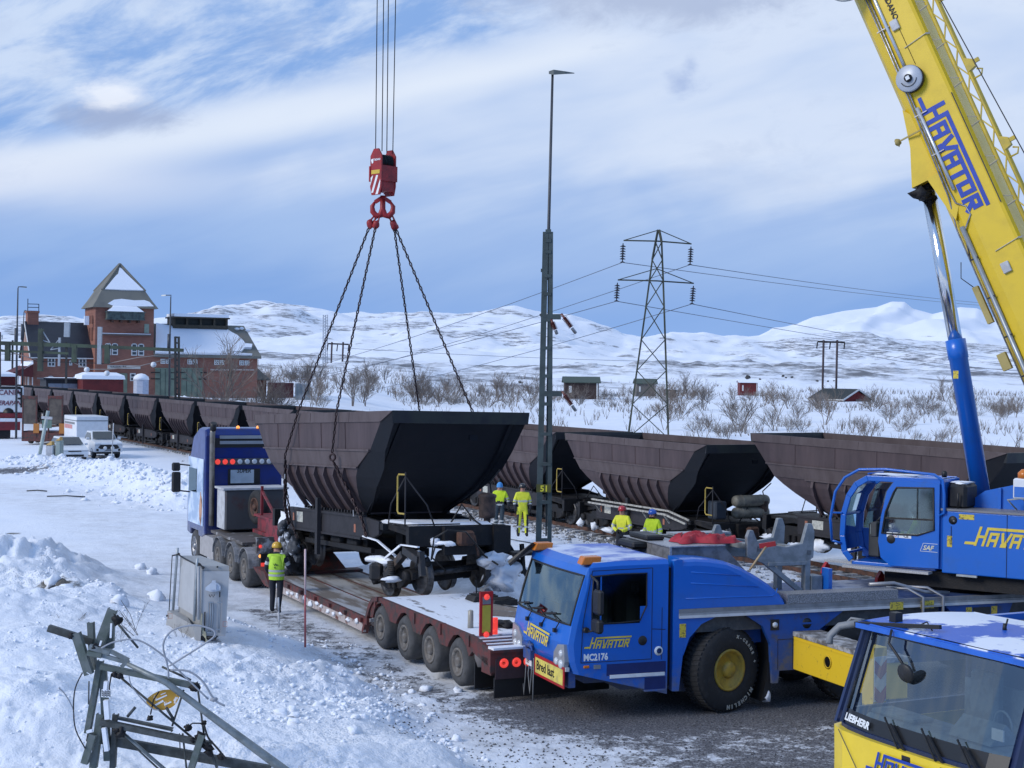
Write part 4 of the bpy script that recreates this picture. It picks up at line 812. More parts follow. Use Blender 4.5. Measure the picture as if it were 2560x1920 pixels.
# ladder on the deck
g=MB()
for y in (0,): 
    for x in (-4.12,-4.58): g.tube([(x,1.45,.95),(x,1.46,1.98),(x+.18,1.2,2.12),(x+.5,.95,2.12)],.03,6)
    for z in (1.2,1.5,1.8): g.bar((-4.12,1.45,z),(-4.58,1.45,z),.04,.03)
g.tube([(-3.2,1.0,2.2),(-3.7,1.1,2.22),(-4.3,1.25,2.05),(-4.9,1.2,2.0)],.04,6); prt(g,'access_ladder',mat('ladder_alu',(.33,.33,.34),.45,.6))
# wheels
wn=rad(16)
w1=wheel(cr,(0,1.33,.78),(-math.sin(wn),math.cos(wn),0),.775,.46,.375,m_rubber,m_yeld if 0 else mat('rim_yellow',(.42,.27,.03),.5,0,(.25,.17,.04),7,.8),n=48)
fr=W[w1.name]
ring_text('MICHELIN',fr,.64,rad(-38),rad(8.0),.105,m_ltr_w if 0 else mat('tyre_letter_cream',(.42,.40,.34),.7),w1)
ring_text('X-CRANE +',fr,.60,rad(74),rad(8),.075,MT['tyre_letter_cream'],w1)
for x in (-2.75,-6.9,-8.6): wheel(cr,(x,1.30,.78),(0,1,0),.775,.46,.375,m_rubber,MT['rim_yellow'],n=36)
for x in (0,-2.75,-6.9,-8.6): wheel(cr,(x,-1.30,.78),(0,-1,0),.775,.46,.375,m_rubber,MT['rim_yellow'],n=28,tread=False,bolts=0)
g=MB(); g.prism([(-.82,1.45),(-.9,.75),(-.88,.22),(-.70,.15),(-.86,.9)],.85,1.30); prt(g,'mud_flap',m_black); g=MB(); g.blob((-.83,1.2,.25),(.07,.12,.12),8,.5,2); prt(g,'snow_lump',m_snow)
g=MB(); g.bar((0,-1.2,.78),(0,1.2,.78),.25,.25); g.bar((-2.75,-1.2,.78),(-2.75,1.2,.78),.25,.25); g.blob((-1.45,.9,.72),(.42,.3,.14),10,.5,9); prt(g,'axle',m_steelk)
# outrigger beam
ob=MB(); ob.box((-1.32,1.0,.73),(-1.86,4.2,1.42)); ob=prt(ob,'outrigger_beam',m_yeld,bevel=.015)
g=MB(); g.box((-1.30,1.02,1.36),(-1.90,4.22,1.44)); prt(g,'beam_top',mat('icy_beam_top',(.12,.11,.10),.8,0,(.42,.42,.42),5,1),ob)
g=MB(); g.lathe([(.0001,.004),(.095,.004)],(1,0,0),(-1.318,2.55,1.08),18,False); prt(g,'beam_hole',m_black,ob); g=MB(); g.lathe([(.10,.0),(.125,.012),(.10,.014)],(1,0,0),(-1.318,2.55,1.08),18,cap=False); g.bar((-1.315,1.4,1.30),(-1.315,4.2,1.30),.006,.02); prt(g,'beam_flange',m_yeld,ob)
# ---- superstructure ----
SM=yawm((9.2,31.5,0),145)
sp=MB(); sp.box((-.15,-1.35,2.37),(-4.6,1.40,3.60)); sup=prt(sp,'superstructure',m_blue,cr,SM,bevel=.02)
g=MB(); g.lathe([(1.05,1.95),(1.1,2.1),(1.1,2.3),(1.3,2.37)],(0,0,1),(0,0,0),32); g.box((1.1,-1.1,2.05),(-3,1.2,2.36)); g.box((2.0,-1.1,2.3),(-.1,.4,2.75)); prt(g,'slewing_ring',m_steelk,sup,SM)
g=MB(); g.box((-.12,-1.3,3.60),(-4.6,1.42,3.64)); prt(g,'top_edge',mat('edge_grey',(.22,.22,.23),.5,.3),sup,SM)
g=MB(); g.bar((-1.42,1.403,2.38),(-1.42,1.403,3.6),.02,.006); g.bar((-.33,1.403,3.3),(-.33,1.403,2.95),.03,.006)
g.lathe([(.0001,.004),(.085,.004),(.085,0)],(0,1,0),(-.36,1.402,3.42),18); prt(g,'body_seam',m_black,sup,SM); g=MB(); g.lathe([(.0001,.01),(.03,.008)],(0,1,0),(-.38,1.404,3.40),8); prt(g,'lock',m_steel,sup,SM)
for x,z,w_,h_,m__ in ((-.63,3.5,.3,.1,m_dec),(-.30,3.0,.10,.22,m_dec)): g=MB(); g.box((x-w_/2,1.402,z-h_/2),(x+w_/2,1.406,z+h_/2)); prt(g,'warning_sticker',m__,sup,SM)
g=MB(); g.box((-.45,1.35,2.33),(-.85,1.42,2.37)); prt(g,'foot_plate',m_galv,sup,SM)
logo(SM@frame((-.72,1.404,2.97),(-1,0,0),(0,0,1)),m_ltr_y,sup,.32,sx=.92,shear=.35)
# boom foot cheeks
for y in (.62,-.62):
    g=MB(); g.prism([(-.25,3.62),(-.75,3.98),(-1.3,4.12),(-3.6,4.35),(-4.1,4.0),(-4.1,3.62)],y-.04,y+.04); 
    for x in (-1.05,-1.5,-2.1): g.box((x-.03,y-.10,3.64),(x+.03,y+.10,4.05))
    prt(g,'boom_cheek',m_blue,sup,SM)
g=MB(); g.tube([(-1.7,.95,3.65),(-1.72,1.0,3.8),(-1.72,1.0,4.0)],.03,6); g.tube([(-1.45,.9,3.66),(-1.3,1.0,3.85),(-1.6,1.1,3.9),(-1.9,1.0,3.7)],.018,6); prt(g,'bracket',m_galv,sup,SM)
g=MB(); g.box((-1.50,1.05,3.90),(-1.85,1.35,4.30),.03); lb=prt(g,'warning_lamp',m_white,sup,SM); g=MB(); g.lathe([(.13,0),(.13,.1),(.06,.17),(.001,.18)],(0,0,1),(-1.68,1.2,4.30),16); prt(g,'amber_dome',m_orange,lb,SM); g=MB(); g.box((-1.53,1.352,3.94),(-1.78,1.356,4.14)); prt(g,'display',mat('display_blue',(.04,.16,.55),.3),lb,SM); g=MB(); g.box((-1.50,1.1,3.92),(-1.494,1.3,4.1)); prt(g,'red_side',m_red,lb,SM)
# operator cab
oc=MB()
for y0,y1 in ((1.34,1.40),(.40,.46)):
    outer=[(1.79,2.43),(1.95,2.62),(2.0,2.95),(1.98,3.41),(1.87,3.80),(1.70,4.06),(1.44,4.21),(-.1,4.22)]; inner=[(1.70,2.52),(1.84,2.66),(1.89,2.95),(1.87,3.38),(1.77,3.74),(1.62,3.96),(1.40,4.10),(-.1,4.10)]
    for i in range(7): oc.prism([outer[i],outer[i+1],inner[i+1],inner[i]],y0,y1)
for a in outer[1:7:2]: oc.bar((a[0]-.04,.42,a[1]-.03),(a[0]-.04,1.38,a[1]-.03),.05,.05)
oc.box((-.15,.42,2.43),(.0,1.38,4.2)); oc.box((-.1,.42,4.12),(1.42,1.38,4.20)); oc.box((0,.42,2.38),(1.75,1.34,2.45)); oc.box((-.1,.40,2.45),(1.9,.43,3.05))
oc=prt(oc,'operator_cab',m_blue,sup,SM,bevel=.012)
g=MB(); gl=[(1.92,2.66),(1.97,2.95),(1.95,3.41),(1.84,3.79),(1.67,4.03)]
for a,b_ in zip(gl[:-1],gl[1:]): g.add([(a[0],.46,a[1]),(a[0],1.34,a[1]),(b_[0],1.34,b_[1]),(b_[0],.46,b_[1])],[(0,1,2,3)])
g.add([(.0,.43,3.05),(1.88,.43,3.05),(1.6,.43,4.0),(0,.43,4.1)],[(0,1,2,3)]); g.build('cab_glazing',m_glass,oc,SM,merge=True)
g=MB(); outer=[(-.1,2.45),(.9,2.43),(1.09,2.58),(1.15,2.90),(1.10,3.4),(.98,3.92),(.82,4.14),(-.1,4.12)]; inner=[(.0,3.20),(.33,3.08),(.7,3.07),(1.07,3.07),(1.0,3.5),(.84,3.90),(.78,4.0),(.02,4.03)]
for y in (1.41,1.45): ring_face(g,outer,inner,lambda p:(p[0],y,p[1]))
n=8; g.add([(p[0],1.41,p[1]) for p in outer]+[(p[0],1.45,p[1]) for p in outer],[(i,(i+1)%n,n+(i+1)%n,n+i) for i in range(n)]); dr=prt(g,'cab_door',m_blue,oc,SM)
g=MB(); g.add([(p[0],1.43,p[1]) for p in inner],[tuple(range(8))]); prt(g,'door_window',m_glass,dr,SM)
trim([(p[0],1.455,p[1]) for p in inner],.022,'window_seal',m_black,dr,mw=SM); g=MB(); g.bar((.02,1.455,3.40),(1.03,1.455,3.38),.02,.035); g.bar((.35,1.455,3.4),(.35,1.455,4.0),.012,.012); prt(g,'window_frame',m_black,dr,SM)
g=MB(); g.lathe([(.0001,.005),(.085,.004),(.09,0)],(0,1,0),(.88,1.452,2.96),16); prt(g,'door_handle',m_black,dr,SM)
for x0,x1 in ((.98,.88),(.86,.76),(.72,.5)): g=MB(); g.box((x0,1.452,3.03-.09),(x1,1.455,3.03+.0)); 
g=MB(); g.box((.97,1.452,3.0),(.86,1.455,3.10)); g.box((.84,1.452,3.0),(.74,1.455,3.10)); g.box((.72,1.452,3.0),(.46,1.455,3.09)); prt(g,'door_sticker',m_ltr_w,dr,SM); text('CE',m_ltr_k,dr,SM@frame((.62,1.457,3.015),(-1,0,0),(0,0,1)),.085,.001,.002); g=MB(); g.lathe([(.028,.003),(.036,.003)],(0,1,0),(.79,1.456,3.05),12,cap=False); prt(g,'badge_ring',m_red,dr,SM)
text('SAF',m_ltr_w if 0 else mat('sticker_cream',(.6,.58,.42),.6),dr,SM@frame((.22,1.456,2.80),(-1,0,0),(0,0,1)),.13,.001,.004,.3); g=MB()
for p,q in (((.27,2.77),(.21,2.93)),((.21,2.93),(-.08,2.93)),((.27,2.77),(-.08,2.77))): g.bar((p[0],1.456,p[1]),(q[0],1.456,q[1]),.004,.008)
prt(g,'sticker_frame',m_ltr_w,dr,SM)
g=MB(); g.tube([(2.12,1.5,2.85),(2.16,1.5,3.3),(2.06,1.5,3.85),(1.86,1.5,4.15),(1.55,1.5,4.33),(1.0,1.5,4.36),(0.0,1.48,4.30),(-.16,1.46,4.2),(-.2,1.45,3.9),(-.2,1.44,3.55),(-.1,1.42,3.5)],.03,6); g.tube([(2.12,1.5,2.85),(1.96,1.42,2.8)],.025,6); g.bar((1.95,1.4,3.42),(2.13,1.5,3.42),.04,.03); g.tube([(1.44,.5,4.24),(1.44,1.3,4.24)],.02,6); prt(g,'guard_rail',m_blue,oc,SM)
g=MB()
for x in (.85,1.2,.0): g=MB(); g.lathe([(.05,0),(.055,.1),(.03,.13)],(0,0,1),(x,.9,4.22),10); prt(g,'roof_lamp',m_black,oc,SM)
g=MB()
g.box((-.55,.5,3.62),(-.17,1.2,4.12),.06); g.tube([(-.4,1.25,3.62),(-.42,1.3,3.95)],.02,6); prt(g,'air_intake',m_black,oc,SM)
g=MB(); g.blob((.9,1.05,4.225),(.5,.25,.03),9,.4,8); g.blob((-.35,.85,4.13),(.2,.3,.03),9,.4,8); prt(g,'roof_snow',m_snow,oc,SM)
g=MB(); g.box((2.35,1.05,2.38),(1.75,1.35,2.42)); g.box((1.85,1.36,2.33),(.05,1.60,2.38)); prt(g,'cab_step',m_alu if 0 else mat('light_alu',(.5,.5,.5),.5,.3,(.34,.34,.34),40),oc,SM)
g=MB(); g.box((.3,.6,2.46),(.9,1.2,2.75),.04); g.box((.22,.6,2.75),(.38,1.2,3.55),.05); g.box((1.35,.6,2.5),(1.6,.85,3.2),.03); g.box((1.28,.95,2.95),(1.42,1.2,3.25),.02); g.tube([(1.5,.7,3.2),(1.3,.9,3.35)],.02,5); g.box((1.0,1.1,2.5),(.6,1.25,2.95),.03); prt(g,'cab_interior',m_int,oc,SM)
g=MB(); g.box((1.425,1.0,3.0),(1.435,1.16,3.2)); prt(g,'screen',mat('screen_grey',(.35,.42,.42),.3),oc,SM)
# lift cylinder
g=MB(); g.lathe([(.19,0),(.19,2.95),(.205,2.96),(.205,3.35),(.15,3.36)],Vector((.13,0,7.0))-Vector((-.48,0,3.7)),(-.48,0,3.7),24); g.bar((-.28,.12,4.6),(.0,.12,6.7),.05,.1); lc=prt(g,'lift_cylinder',m_blue,sup,SM); 
g=MB(); g.lathe([(.145,0),(.145,3.1)],Vector((.72,0,9.95))-Vector((.13,0,7.0)),(.13,0,7.0),24); prt(g,'piston_rod',m_chrome,lc,SM); g=MB(); g.lathe([(.16,2.95),(.12,3.15),(.2,3.3)],Vector((.72,0,9.95))-Vector((.13,0,7.0)),(.13,0,7.0),16); g.blob((.82,.2,10.02),(.2,.25,.13),10,.4,2); prt(g,'rod_head',m_steelk,lc,SM)
g=MB(); g.box((-.02,.185,6.2),(-.13,.19,6.36)); g.X=None; prt(g,'warning_sticker',m_dec,lc,SM@T_(.12,0,0))
# boom, built along its own axis: local X = up the boom, Y = sideways (same as superstructure Y), Z = top side
el=rad(65.4); ux=Vector((math.cos(el),0,math.sin(el))); BM=SM@frame((.49,0,11.5),ux,(0,1,0))   # z = x cross y = (-sin,0,cos): the top side
def sec(t,k=1.0,dn=0): return [(t,y*k,n*k+dn) for n,y in ((.60,.40),(.56,.48),(.50,.50),(-.12,.50),(-.32,.45),(-.50,.30),(-.60,.10),(-.60,-.10),(-.50,-.30),(-.32,-.45),(-.12,-.50),(.50,-.50),(.56,-.48),(.60,-.40))]
g=MB(); g.loft([sec(-10.2),sec(4.6)]); bo=prt(g,'boom',m_yel,cr,BM)
for i,(a,b_,k) in enumerate(((4.55,11.5,.92),(11.45,17.5,.85),(17.4,23.5,.78),(23.4,30.6,.72))): g=MB(); g.loft([sec(a,k),sec(b_,k)]); prt(g,'boom_section',m_yel,bo,BM)
g=MB(); g.loft([[(4.3,y*1.05,n*1.05) for _,y,n in sec(0)],[(4.65,y*1.05,n*1.05) for _,y,n in sec(0)]]); prt(g,'boom_collar',m_yel,bo,BM)
# underside bracket for the cylinder
def b2(xz,y): # superstructure x,z into boom local
    v=BM.inverted()@(SM@Vector((xz[0],y,xz[1]))); return v
g=MB(); q=[(1.20,11.75),(1.02,10.95),(.97,10.12),(.55,10.30),(.30,10.50),(.20,10.9),(.3,11.2)]
for ya,yb in ((-.36,.36),): g.loft([[b2(p,ya) for p in q],[b2(p,yb) for p in q]])
g.loft([[b2(p,.30) for p in ((.62,10.28),(.25,9.75),(.0,9.4),(-.1,9.9),(.2,10.5))],[b2(p,.47) for p in ((.62,10.28),(.25,9.75),(.0,9.4),(-.1,9.9),(.2,10.5))]]); prt(g,'cylinder_bracket',m_yel,bo,BM)
g=MB(); g.bar(b2((1.25,11.1),.38),b2((.6,11.35),.5),.03,.03); g.blob(b2((1.28,11.08),.38),(.08,.08,.06),8,.3,1); g.box((-4.3,.3,-.70),(-3.5,.42,-.58)); g.box((-5.3,.35,-.78),(-4.95,.47,-.60)); prt(g,'stay_rod',mat('dusty_yellow',(.38,.30,.10),.6),bo,BM)
# tubes and clamps along the side
g=MB()
g.tube([(3.9,.53,-.10),(1.2,.53,-.10)],.035,8); g.tube([(.35,.53,-.20),(-1.55,.53,-.20)],.035,8); prt(g,'cable_duct',mat('duct_silver',(.62,.65,.68),.35,.5),bo,BM)
g=MB(); g.tube([(3.9,.52,-.20),(1.1,.52,-.22),(-1.5,.515,-.30),(-1.8,.5,-.28),(-1.95,.5,-.12),(-2.15,.51,-.1),(-2.4,.5,-.35),(-3.0,.42,-.5)],.018,6); g.tube([(3.9,.52,-.26),(1.0,.52,-.28),(-1.6,.515,-.36),(-1.9,.45,-.42),(-2.3,.42,-.50),(-9.8,.38,-.55)],.016,6)
for x in (3.2,2.2,.2,-.7): g.bar((x,.53,-.05),(x,.53,-.33),.03,.02)
prt(g,'hydraulic_pipe',m_steel,bo,BM)
g=MB(); g.tube([(-2.3,.50,-.36),(-10,.47,-.40)],.05,8)
prt(g,'lower_pipe',mat('pipe_grey',(.33,.36,.38),.4,.5),bo,BM)
g=MB()
for x in np.arange(-9.8,-2.4,.85): g.bar((x,.52,-.30),(x,.5,-.48),.03,.03)
g.tube([(-3.5,.3,-.68),(-3.2,.3,-.85),(-2.9,.3,-.72)],.01,5); prt(g,'pipe_clamp',m_black,bo,BM)
# hose reels
rl=MB(); rl.lathe([(.27,-.1),(.28,.0),(.26,.02),(.0001,.03)],(0,1,0),(.95,.66,-.08),28); rl=prt(rl,'hose_reel',mat('reel_grey',(.42,.45,.50),.4,.2),bo,BM); g=MB(); g.lathe([(.285,-.12),(.285,-.02)],(0,1,0),(.95,.655,-.08),28); g.lathe([(.085,.02),(.08,.08),(.0001,.085)],(0,1,0),(.95,.66,-.08),16); g.tube([(.95+.17*math.cos(a),.695,-.08+.17*math.sin(a)) for a in np.linspace(2.0,4.6,14)],.008,5); prt(g,'reel_hub',m_black,rl,BM); g=MB(); g.box((.91,.745,-.12),(.99,.75,-.04)); prt(g,'reel_label',m_ltr_w,rl,BM)
pr_=b2((2.33+.0,14.62),.7); rl=MB(); rl.lathe([(.52,-.03),(.55,-.02),(.55,.05),(.52,.06)],(0,1,0),pr_,40,closed=True); rl=prt(rl,'large_hose_reel',m_galv,bo,BM); g=MB(); g.lathe([(.0001,-.02),(.52,-.02)],(0,1,0),pr_,40); g.lathe([(.40,-.2),(.40,-.03)],(0,1,0),pr_,30); prt(g,'reel_drum',mat('reel_dark_blue',(.010,.014,.025),.5),rl,BM); g=MB()
for a in np.arange(0,6.28,6.283/10): g.bar((pr_.x+.1*math.cos(a),pr_.y+.01,pr_.z+.1*math.sin(a)),(pr_.x+.52*math.cos(a),pr_.y+.01,pr_.z+.52*math.sin(a)),.014,.014)
prt(g,'reel_spoke',m_galv,rl,BM)
# jib carried along the top side
jb=MB()
for y,z in ((.30,.78),(.30,.98),(-.25,.88)): jb.tube([(6.5,y,z),(-9,y,z)],.045 if z<.9 else .035,8)
for i,x in enumerate(np.arange(-8.5,6.3,.62)): jb.bar((x,.30,.80),(x+.31,.30,.96),.028,.028); jb.bar((x+.31,.30,.96),(x+.62,.30,.80),.028,.028)
for x in (-6.6,-4.8,-3.0,-1.2,.6,2.4,4.2): 
    jb.prism([(x-.05,.97),(x+.28,.97),(x+.16,1.14),(x+.0,1.14)],.22,.34); jb.bar((x+.1,.3,1.1),(x+.1,.3,1.26),.05,.08); jb.tube([(x-.22,.3,1.02),(x-.22,.3,1.18),(x-.12,.3,1.24),(x-.06,.3,1.14)],.02,5)
jb=prt(jb,'side_jib',mat('jib_yellow',(.50,.36,.03),.5,0,(.36,.28,.05),5,.7),bo,BM)
g=MB()
for x in np.arange(-8.6,6.0,.9): g.bar((x,.38,.56),(x+.05,.32,.80),.025,.04); g.bar((x+.25,.38,.56),(x+.12,.32,.80),.02,.02)
prt(g,'jib_clip',mat('clip_grey',(.40,.36,.25),.5),bo,BM)
g=MB(); g.tube([tuple(b2((.51+.35,14.8),.5)),tuple(b2((-1.2-1.4,8.35),.5))],.012,6); prt(g,'guy_wire',m_black,bo,BM)
for t_ in (1.62,-3.05): 
    g=MB(); g.bar((t_,.505,.05),(t_+.05,.505,.56),.04,.012); g.bar((t_+.05,.5,.56),(t_+.05,.40,.615),.04,.012); prt(g,'clamp_strap',mat('strap_buff',(.50,.46,.36),.6),bo,BM)
for t_,z_ in ((2.05,-.02),(-3.55,.03)): g=MB(); g.box((t_,.50,z_),(t_+.22,.56,z_+.17),.01); prt(g,'sensor_box',m_whited,bo,BM)
g=MB(); g.tube([(3.9,.505,.10),(1.2,.505,.12)],.006,5); g.box((-2.2,.505,.55),(.3,.503,.53)); prt(g,'thin_cable',m_black,bo,BM)
TB=BM@frame((.32,.505,-.13),(-1,0,0),(0,0,1)); logo(TB,m_ltr_b,bo,.41,sx=1.10,shear=.0,foot=True,w=.205)
TB=BM@frame((2.95,.505,.08),(-1,0,0),(0,0,1)); text('TADANO',m_ltr_k,bo,TB,.17,.002,.004,0,.95)
g=MB(); X0=TB@T_(-.36,0,.002); g.prism([(0,.12),(.16,.22),(.30,.10),(.17,.12)],-.0,.004,'xy'); prt(g,'emblem_top',mat('emblem_blue',(.02,.10,.30),.5),bo,X0); g=MB(); g.prism([(.0,-.08),(.14,.03),(.12,.11),(-.02,.06)],0,.004,'xy'); g.prism([(.18,-.06),(.30,-.02),(.27,.08),(.15,.09)],0,.004,'xy'); prt(g,'emblem_foot',m_ltr_k,bo,X0)
TIP=BM@Vector((30.4,0,-.3))
g=MB(); g.loft([[(30.2,-.35,.4),(30.2,.35,.4),(30.2,.35,-.5),(30.2,-.35,-.5)],[(31.4,-.3,.1),(31.4,.3,.1),(31.4,.3,-.9),(31.4,-.3,-.9)]]); prt(g,'boom_head',m_yel,bo,BM)
# ---- things lying on the crane ----
tp=MB(); nx,ny=40,16; vs=[];rg=np.random.RandomState(4)
for i in range(nx):
    for j in range(ny):
        u,v=i/(nx-1),j/(ny-1); x=.60-1.3*u; y=-.05+.62*v-.1*math.sin(u*7); e=min(u,1-u,v,1-v); z=3.03+min(1,e*9)*(.03+.05*abs(math.sin(u*9+v*4))+.07*abs(math.sin(v*8+u*13+1))*math.exp(-((u-.38)/.28)**2)+.035*abs(math.sin(u*31-v*14))+.02*abs(math.sin(u*53+v*37)))
        vs.append((x+.03*math.sin(v*9+u*20),y+.03*math.sin(u*17),z))
tp.add(vs,[(i*ny+j,(i+1)*ny+j,(i+1)*ny+j+1,i*ny+j+1) for i in range(nx-1) for j in range(ny-1)]); tp.sm=[True]*len(tp.sm)
o=tp.build('tarpaulin',mat('tarp_red',(.40,.018,.03),.6,0,(.30,.012,.022),4),None,CM); tag(o,'crumpled red tarpaulin lying on the grey box of the blue crane','tarpaulin')
g=MB(); g.tube([(-.62,.92,2.55),(-1.02,.86,3.0)],.022,8); hm=thing('sledgehammer','long wooden sledgehammer leaning on the grey winch frame of the crane','hammer',CM); hm=g.build('hammer_handle',mat('hammer_wood',(.42,.30,.16),.6),hm,CM)
g=MB(); g.bar((-.90,.78,2.98),(-1.16,.94,3.04),.08,.09); g.build('hammer_head',m_cabred,bpy.data.objects['sledgehammer'],CM)
# ---------------- second crane, lower right ----------------
LM=yawm((5.0,18.69,.09),207.2)
c2=thing('mobile_crane','yellow and blue crane cab with a large windscreen at the lower right corner','crane',LM)
def p2(mb,name,mt,par=c2,mw=LM,bevel=0): return mb.build(name,mt,par,mw,bevel)
# windscreen panel, slightly bulged, y from right (-) to left (+)
def wx(y,z): return (2.9-z)*.35-.144 -.14*abs((y-.2)/1.40)**4
yy=[-1.20,-1.0,-.6,-.2,.2,.6,1.0,1.35,1.60]; zz=[1.86,2.1,2.4,2.65,2.86]
g=MB()
for i in range(len(yy)-1):
    for j in range(len(zz)-1): g.add([(wx(yy[i],zz[j]),yy[i],zz[j]),(wx(yy[i+1],zz[j]),yy[i+1],zz[j]),(wx(yy[i+1],zz[j+1]),yy[i+1],zz[j+1]),(wx(yy[i],zz[j+1]),yy[i],zz[j+1])],[(0,1,2,3)])
g.sm=[True]*len(g.sm); g.build('windscreen',glassmat('hazy_glass',(.52,.58,.59),.17,(.80,.86,.88)),c2,LM,merge=True)
g=MB()   # black lower band under the glass
zb=[1.68,1.86]
for i in range(len(yy)-1): g.add([(wx(yy[i],1.68),yy[i]*1.0,1.68),(wx(yy[i+1],1.68),yy[i+1],1.68),(wx(yy[i+1],1.865)+.002,yy[i+1],1.865),(wx(yy[i],1.865)+.002,yy[i],1.865)],[(0,1,2,3)])
g.tube([(wx(yy[0],z)+.004,-1.20,z) for z in zz],.02,5); g.tube([(wx(y,2.86)+.004,y,2.86) for y in yy],.018,5)
bb=p2(g,'windscreen_band',mat('ceramic_black',(.012,.013,.015),.3))
text('LIEBHERR',m_ltr_w,bb,LM@frame((wx(-1.16,1.74)+.035,-1.16,1.735),(wx(-.4,1.74)-wx(-1.16,1.74)+.035,.76,0),(-.35,0,1)),.125,.002,.005,0,1.15)
g=MB()
for i in range(len(yy)-1): g.bar((wx(yy[i],1.67)+.01,yy[i],1.665),(wx(yy[i+1],1.67)+.01,yy[i+1],1.665),.05,.05)
g.box((-2.1,-1.30,1.66),(.08,-1.24,1.85)); g.bar((.10,-1.25,1.66),(-.33,-1.22,2.92),.10,.12); g.bar((.25,-1.22,1.70),(-.18,-1.20,2.9),.05,.05); g.bar((-2.05,-1.25,1.66),(-2.05,-1.22,2.9),.12,.1); g.bar((.06,1.62,1.66),(-.36,1.62,2.9),.1,.1)
g.box((-2.1,-1.25,1.66),(-2.0,1.35,2.9)); cb2=p2(g,'cab_frame',mat('navy_frame_paint',(.006,.018,.075),.4,coat=.3))
# roof with snow
nx,ny=40,40; vs=[]
def rfz(u,v): return 2.95+.05*math.sin(math.pi*min(1,max(0,u)))+.02*math.sin(math.pi*v)
g=MB(); X0,X1,Y0,Y1=-.12,-2.12,-1.27,1.66
for i in range(nx+1):
    for j in range(ny+1): u,v=i/nx,j/ny; vs.append((X0+(X1-X0)*u-.12*abs((v-.5)*2)**4*(u<.05),Y0+(Y1-Y0)*v,rfz(u,v)))
g.add(vs,[(i*(ny+1)+j,(i+1)*(ny+1)+j,(i+1)*(ny+1)+j+1,i*(ny+1)+j+1) for i in range(nx) for j in range(ny)]); g.sm=[True]*len(g.sm)
g.loft([[(X0+.03,Y0,2.87),(X0+.03,Y1,2.87),(X1,Y1,2.87),(X1,Y0,2.87)],[(X0,Y0,2.955),(X0,Y1,2.955),(X1,Y1,2.955),(X1,Y0,2.955)]],cap=False)
p2(g,'roof',mat('snowy_blue_roof',(.012,.10,.50),.4,0,(.72,.77,.86),.9,1,.455,.505,bump=.15,detail=7))
g=MB(); g.box((X0-.0,Y0,2.875),(X0+.045,Y1,2.94)); p2(g,'roof_edge',mat('bright_blue_paint',(.015,.12,.55),.35,coat=.3))
g=MB(); g.tube([(-2.1,.25,3.0),(-2.0,.55,3.07),(-2.02,1.0,3.05),(-2.1,1.4,3.0)],.075,8); p2(g,'roof_roll',mat('bright_blue_paint',(.015,.12,.55)))
g=MB(); g.bar((-.1,-1.30,2.92),(-.32,.02,3.06),.05,.05); g.box((-.5,-.98,2.97),(-.38,-.86,3.10)); g.lathe([(.03,0),(.02,.1)],(0,0,1),(-1.1,.3,3.0),8); g.tube([(-1.1,.3,3.0),(-1.12,.33,3.16)],.012,5); g.lathe([(.06,0),(.05,.02)],(0,0,1),(-1.5,.9,3.0),10); g.tube([(-.3,-.4,3.0),(-.35,-.25,3.08),(-.3,-.1,3.0)],.01,5); p2(g,'roof_fittings',m_black)
g=MB(); g.tube([(-.2,-1.28,2.93),(-.05,-1.55,2.85),(.05,-1.62,2.72),(.08,-1.60,2.62)],.05,7); g.tube([(-.25,-1.3,2.95),(-.2,-1.5,2.95),(-.1,-1.6,2.80)],.02,6); p2(g,'mirror_bracket',m_grey)
g=MB(); g.tube([(-.05,-.55,2.96),(.02,-.52,2.80),(.05,-.30,2.66),(.06,-.18,2.56)],.018,6); g.lathe([(.0001,.03),(.11,.02),(.125,0),(.12,-.02)],(.9,.1,-.25),(.10,-.12,2.50),22); p2(g,'round_mirror',m_black)
# wipers
g=MB()
for y in (-.10,.55,1.15): g.bar((.36,y+.35,1.56),(.27,y-.08,1.88),.025,.035); g.bar((.37,y+.20,1.60),(.26,y-.20,1.94),.02,.02); g.box((.33,y+.27,1.50),(.40,y+.42,1.60))
p2(g,'wiper',m_black)
# yellow lower body
g=MB(); ya=[-1.33,-1.28,-1.0,-.4,.2,.8,1.4,1.62]
def bx(y,z): return .40-.20*abs((y-.15)/1.48)**5-(.02 if z<1 else 0)
for z0,z1 in ((.35,.9),(.9,1.64)):
    for a,b_ in zip(ya[:-1],ya[1:]): g.add([(bx(a,z0),a,z0),(bx(b_,z0),b_,z0),(bx(b_,z1),b_,z1),(bx(a,z1),a,z1)],[(0,1,2,3)])
g.add([(bx(a,1.64),a,1.64) for a in ya]+[(.05,1.6,1.66),(.05,-1.33,1.66)],[tuple(range(10))]); g.box((-2.1,-1.34,.35),(.18,-1.30,1.64)); g.box((-2.1,1.60,.35),(.18,1.64,1.64)); g.box((-2.1,-1.3,.35),(.1,1.6,.4)); p2(g,'front_panel',mat('body_yellow',(.80,.58,.02),.38,0,(.70,.50,.02),2,.5,coat=.3))
g=MB(); g.bar((.36,-1.05,1.645),(.40,-.35,.9),.008,.006); p2(g,'panel_seam',mat('navy_frame_paint',(.01,.03,.16)))
g=MB(); g.lathe([(.0001,.03),(.06,.025),(.075,0)],(1,-.3,0),(.30,-1.20,1.02),16); p2(g,'head_lamp',m_lampw); g=MB(); g.lathe([(.075,0),(.09,.01),(.075,.012)],(1,-.3,0),(.30,-1.20,1.02),16,cap=False); p2(g,'lamp_ring',m_black)
logo(LM@frame((.42,-.35,1.30),(0,1,0),(0,0,1)),m_ltr_b,c2,.22,sx=1.0,shear=.3)
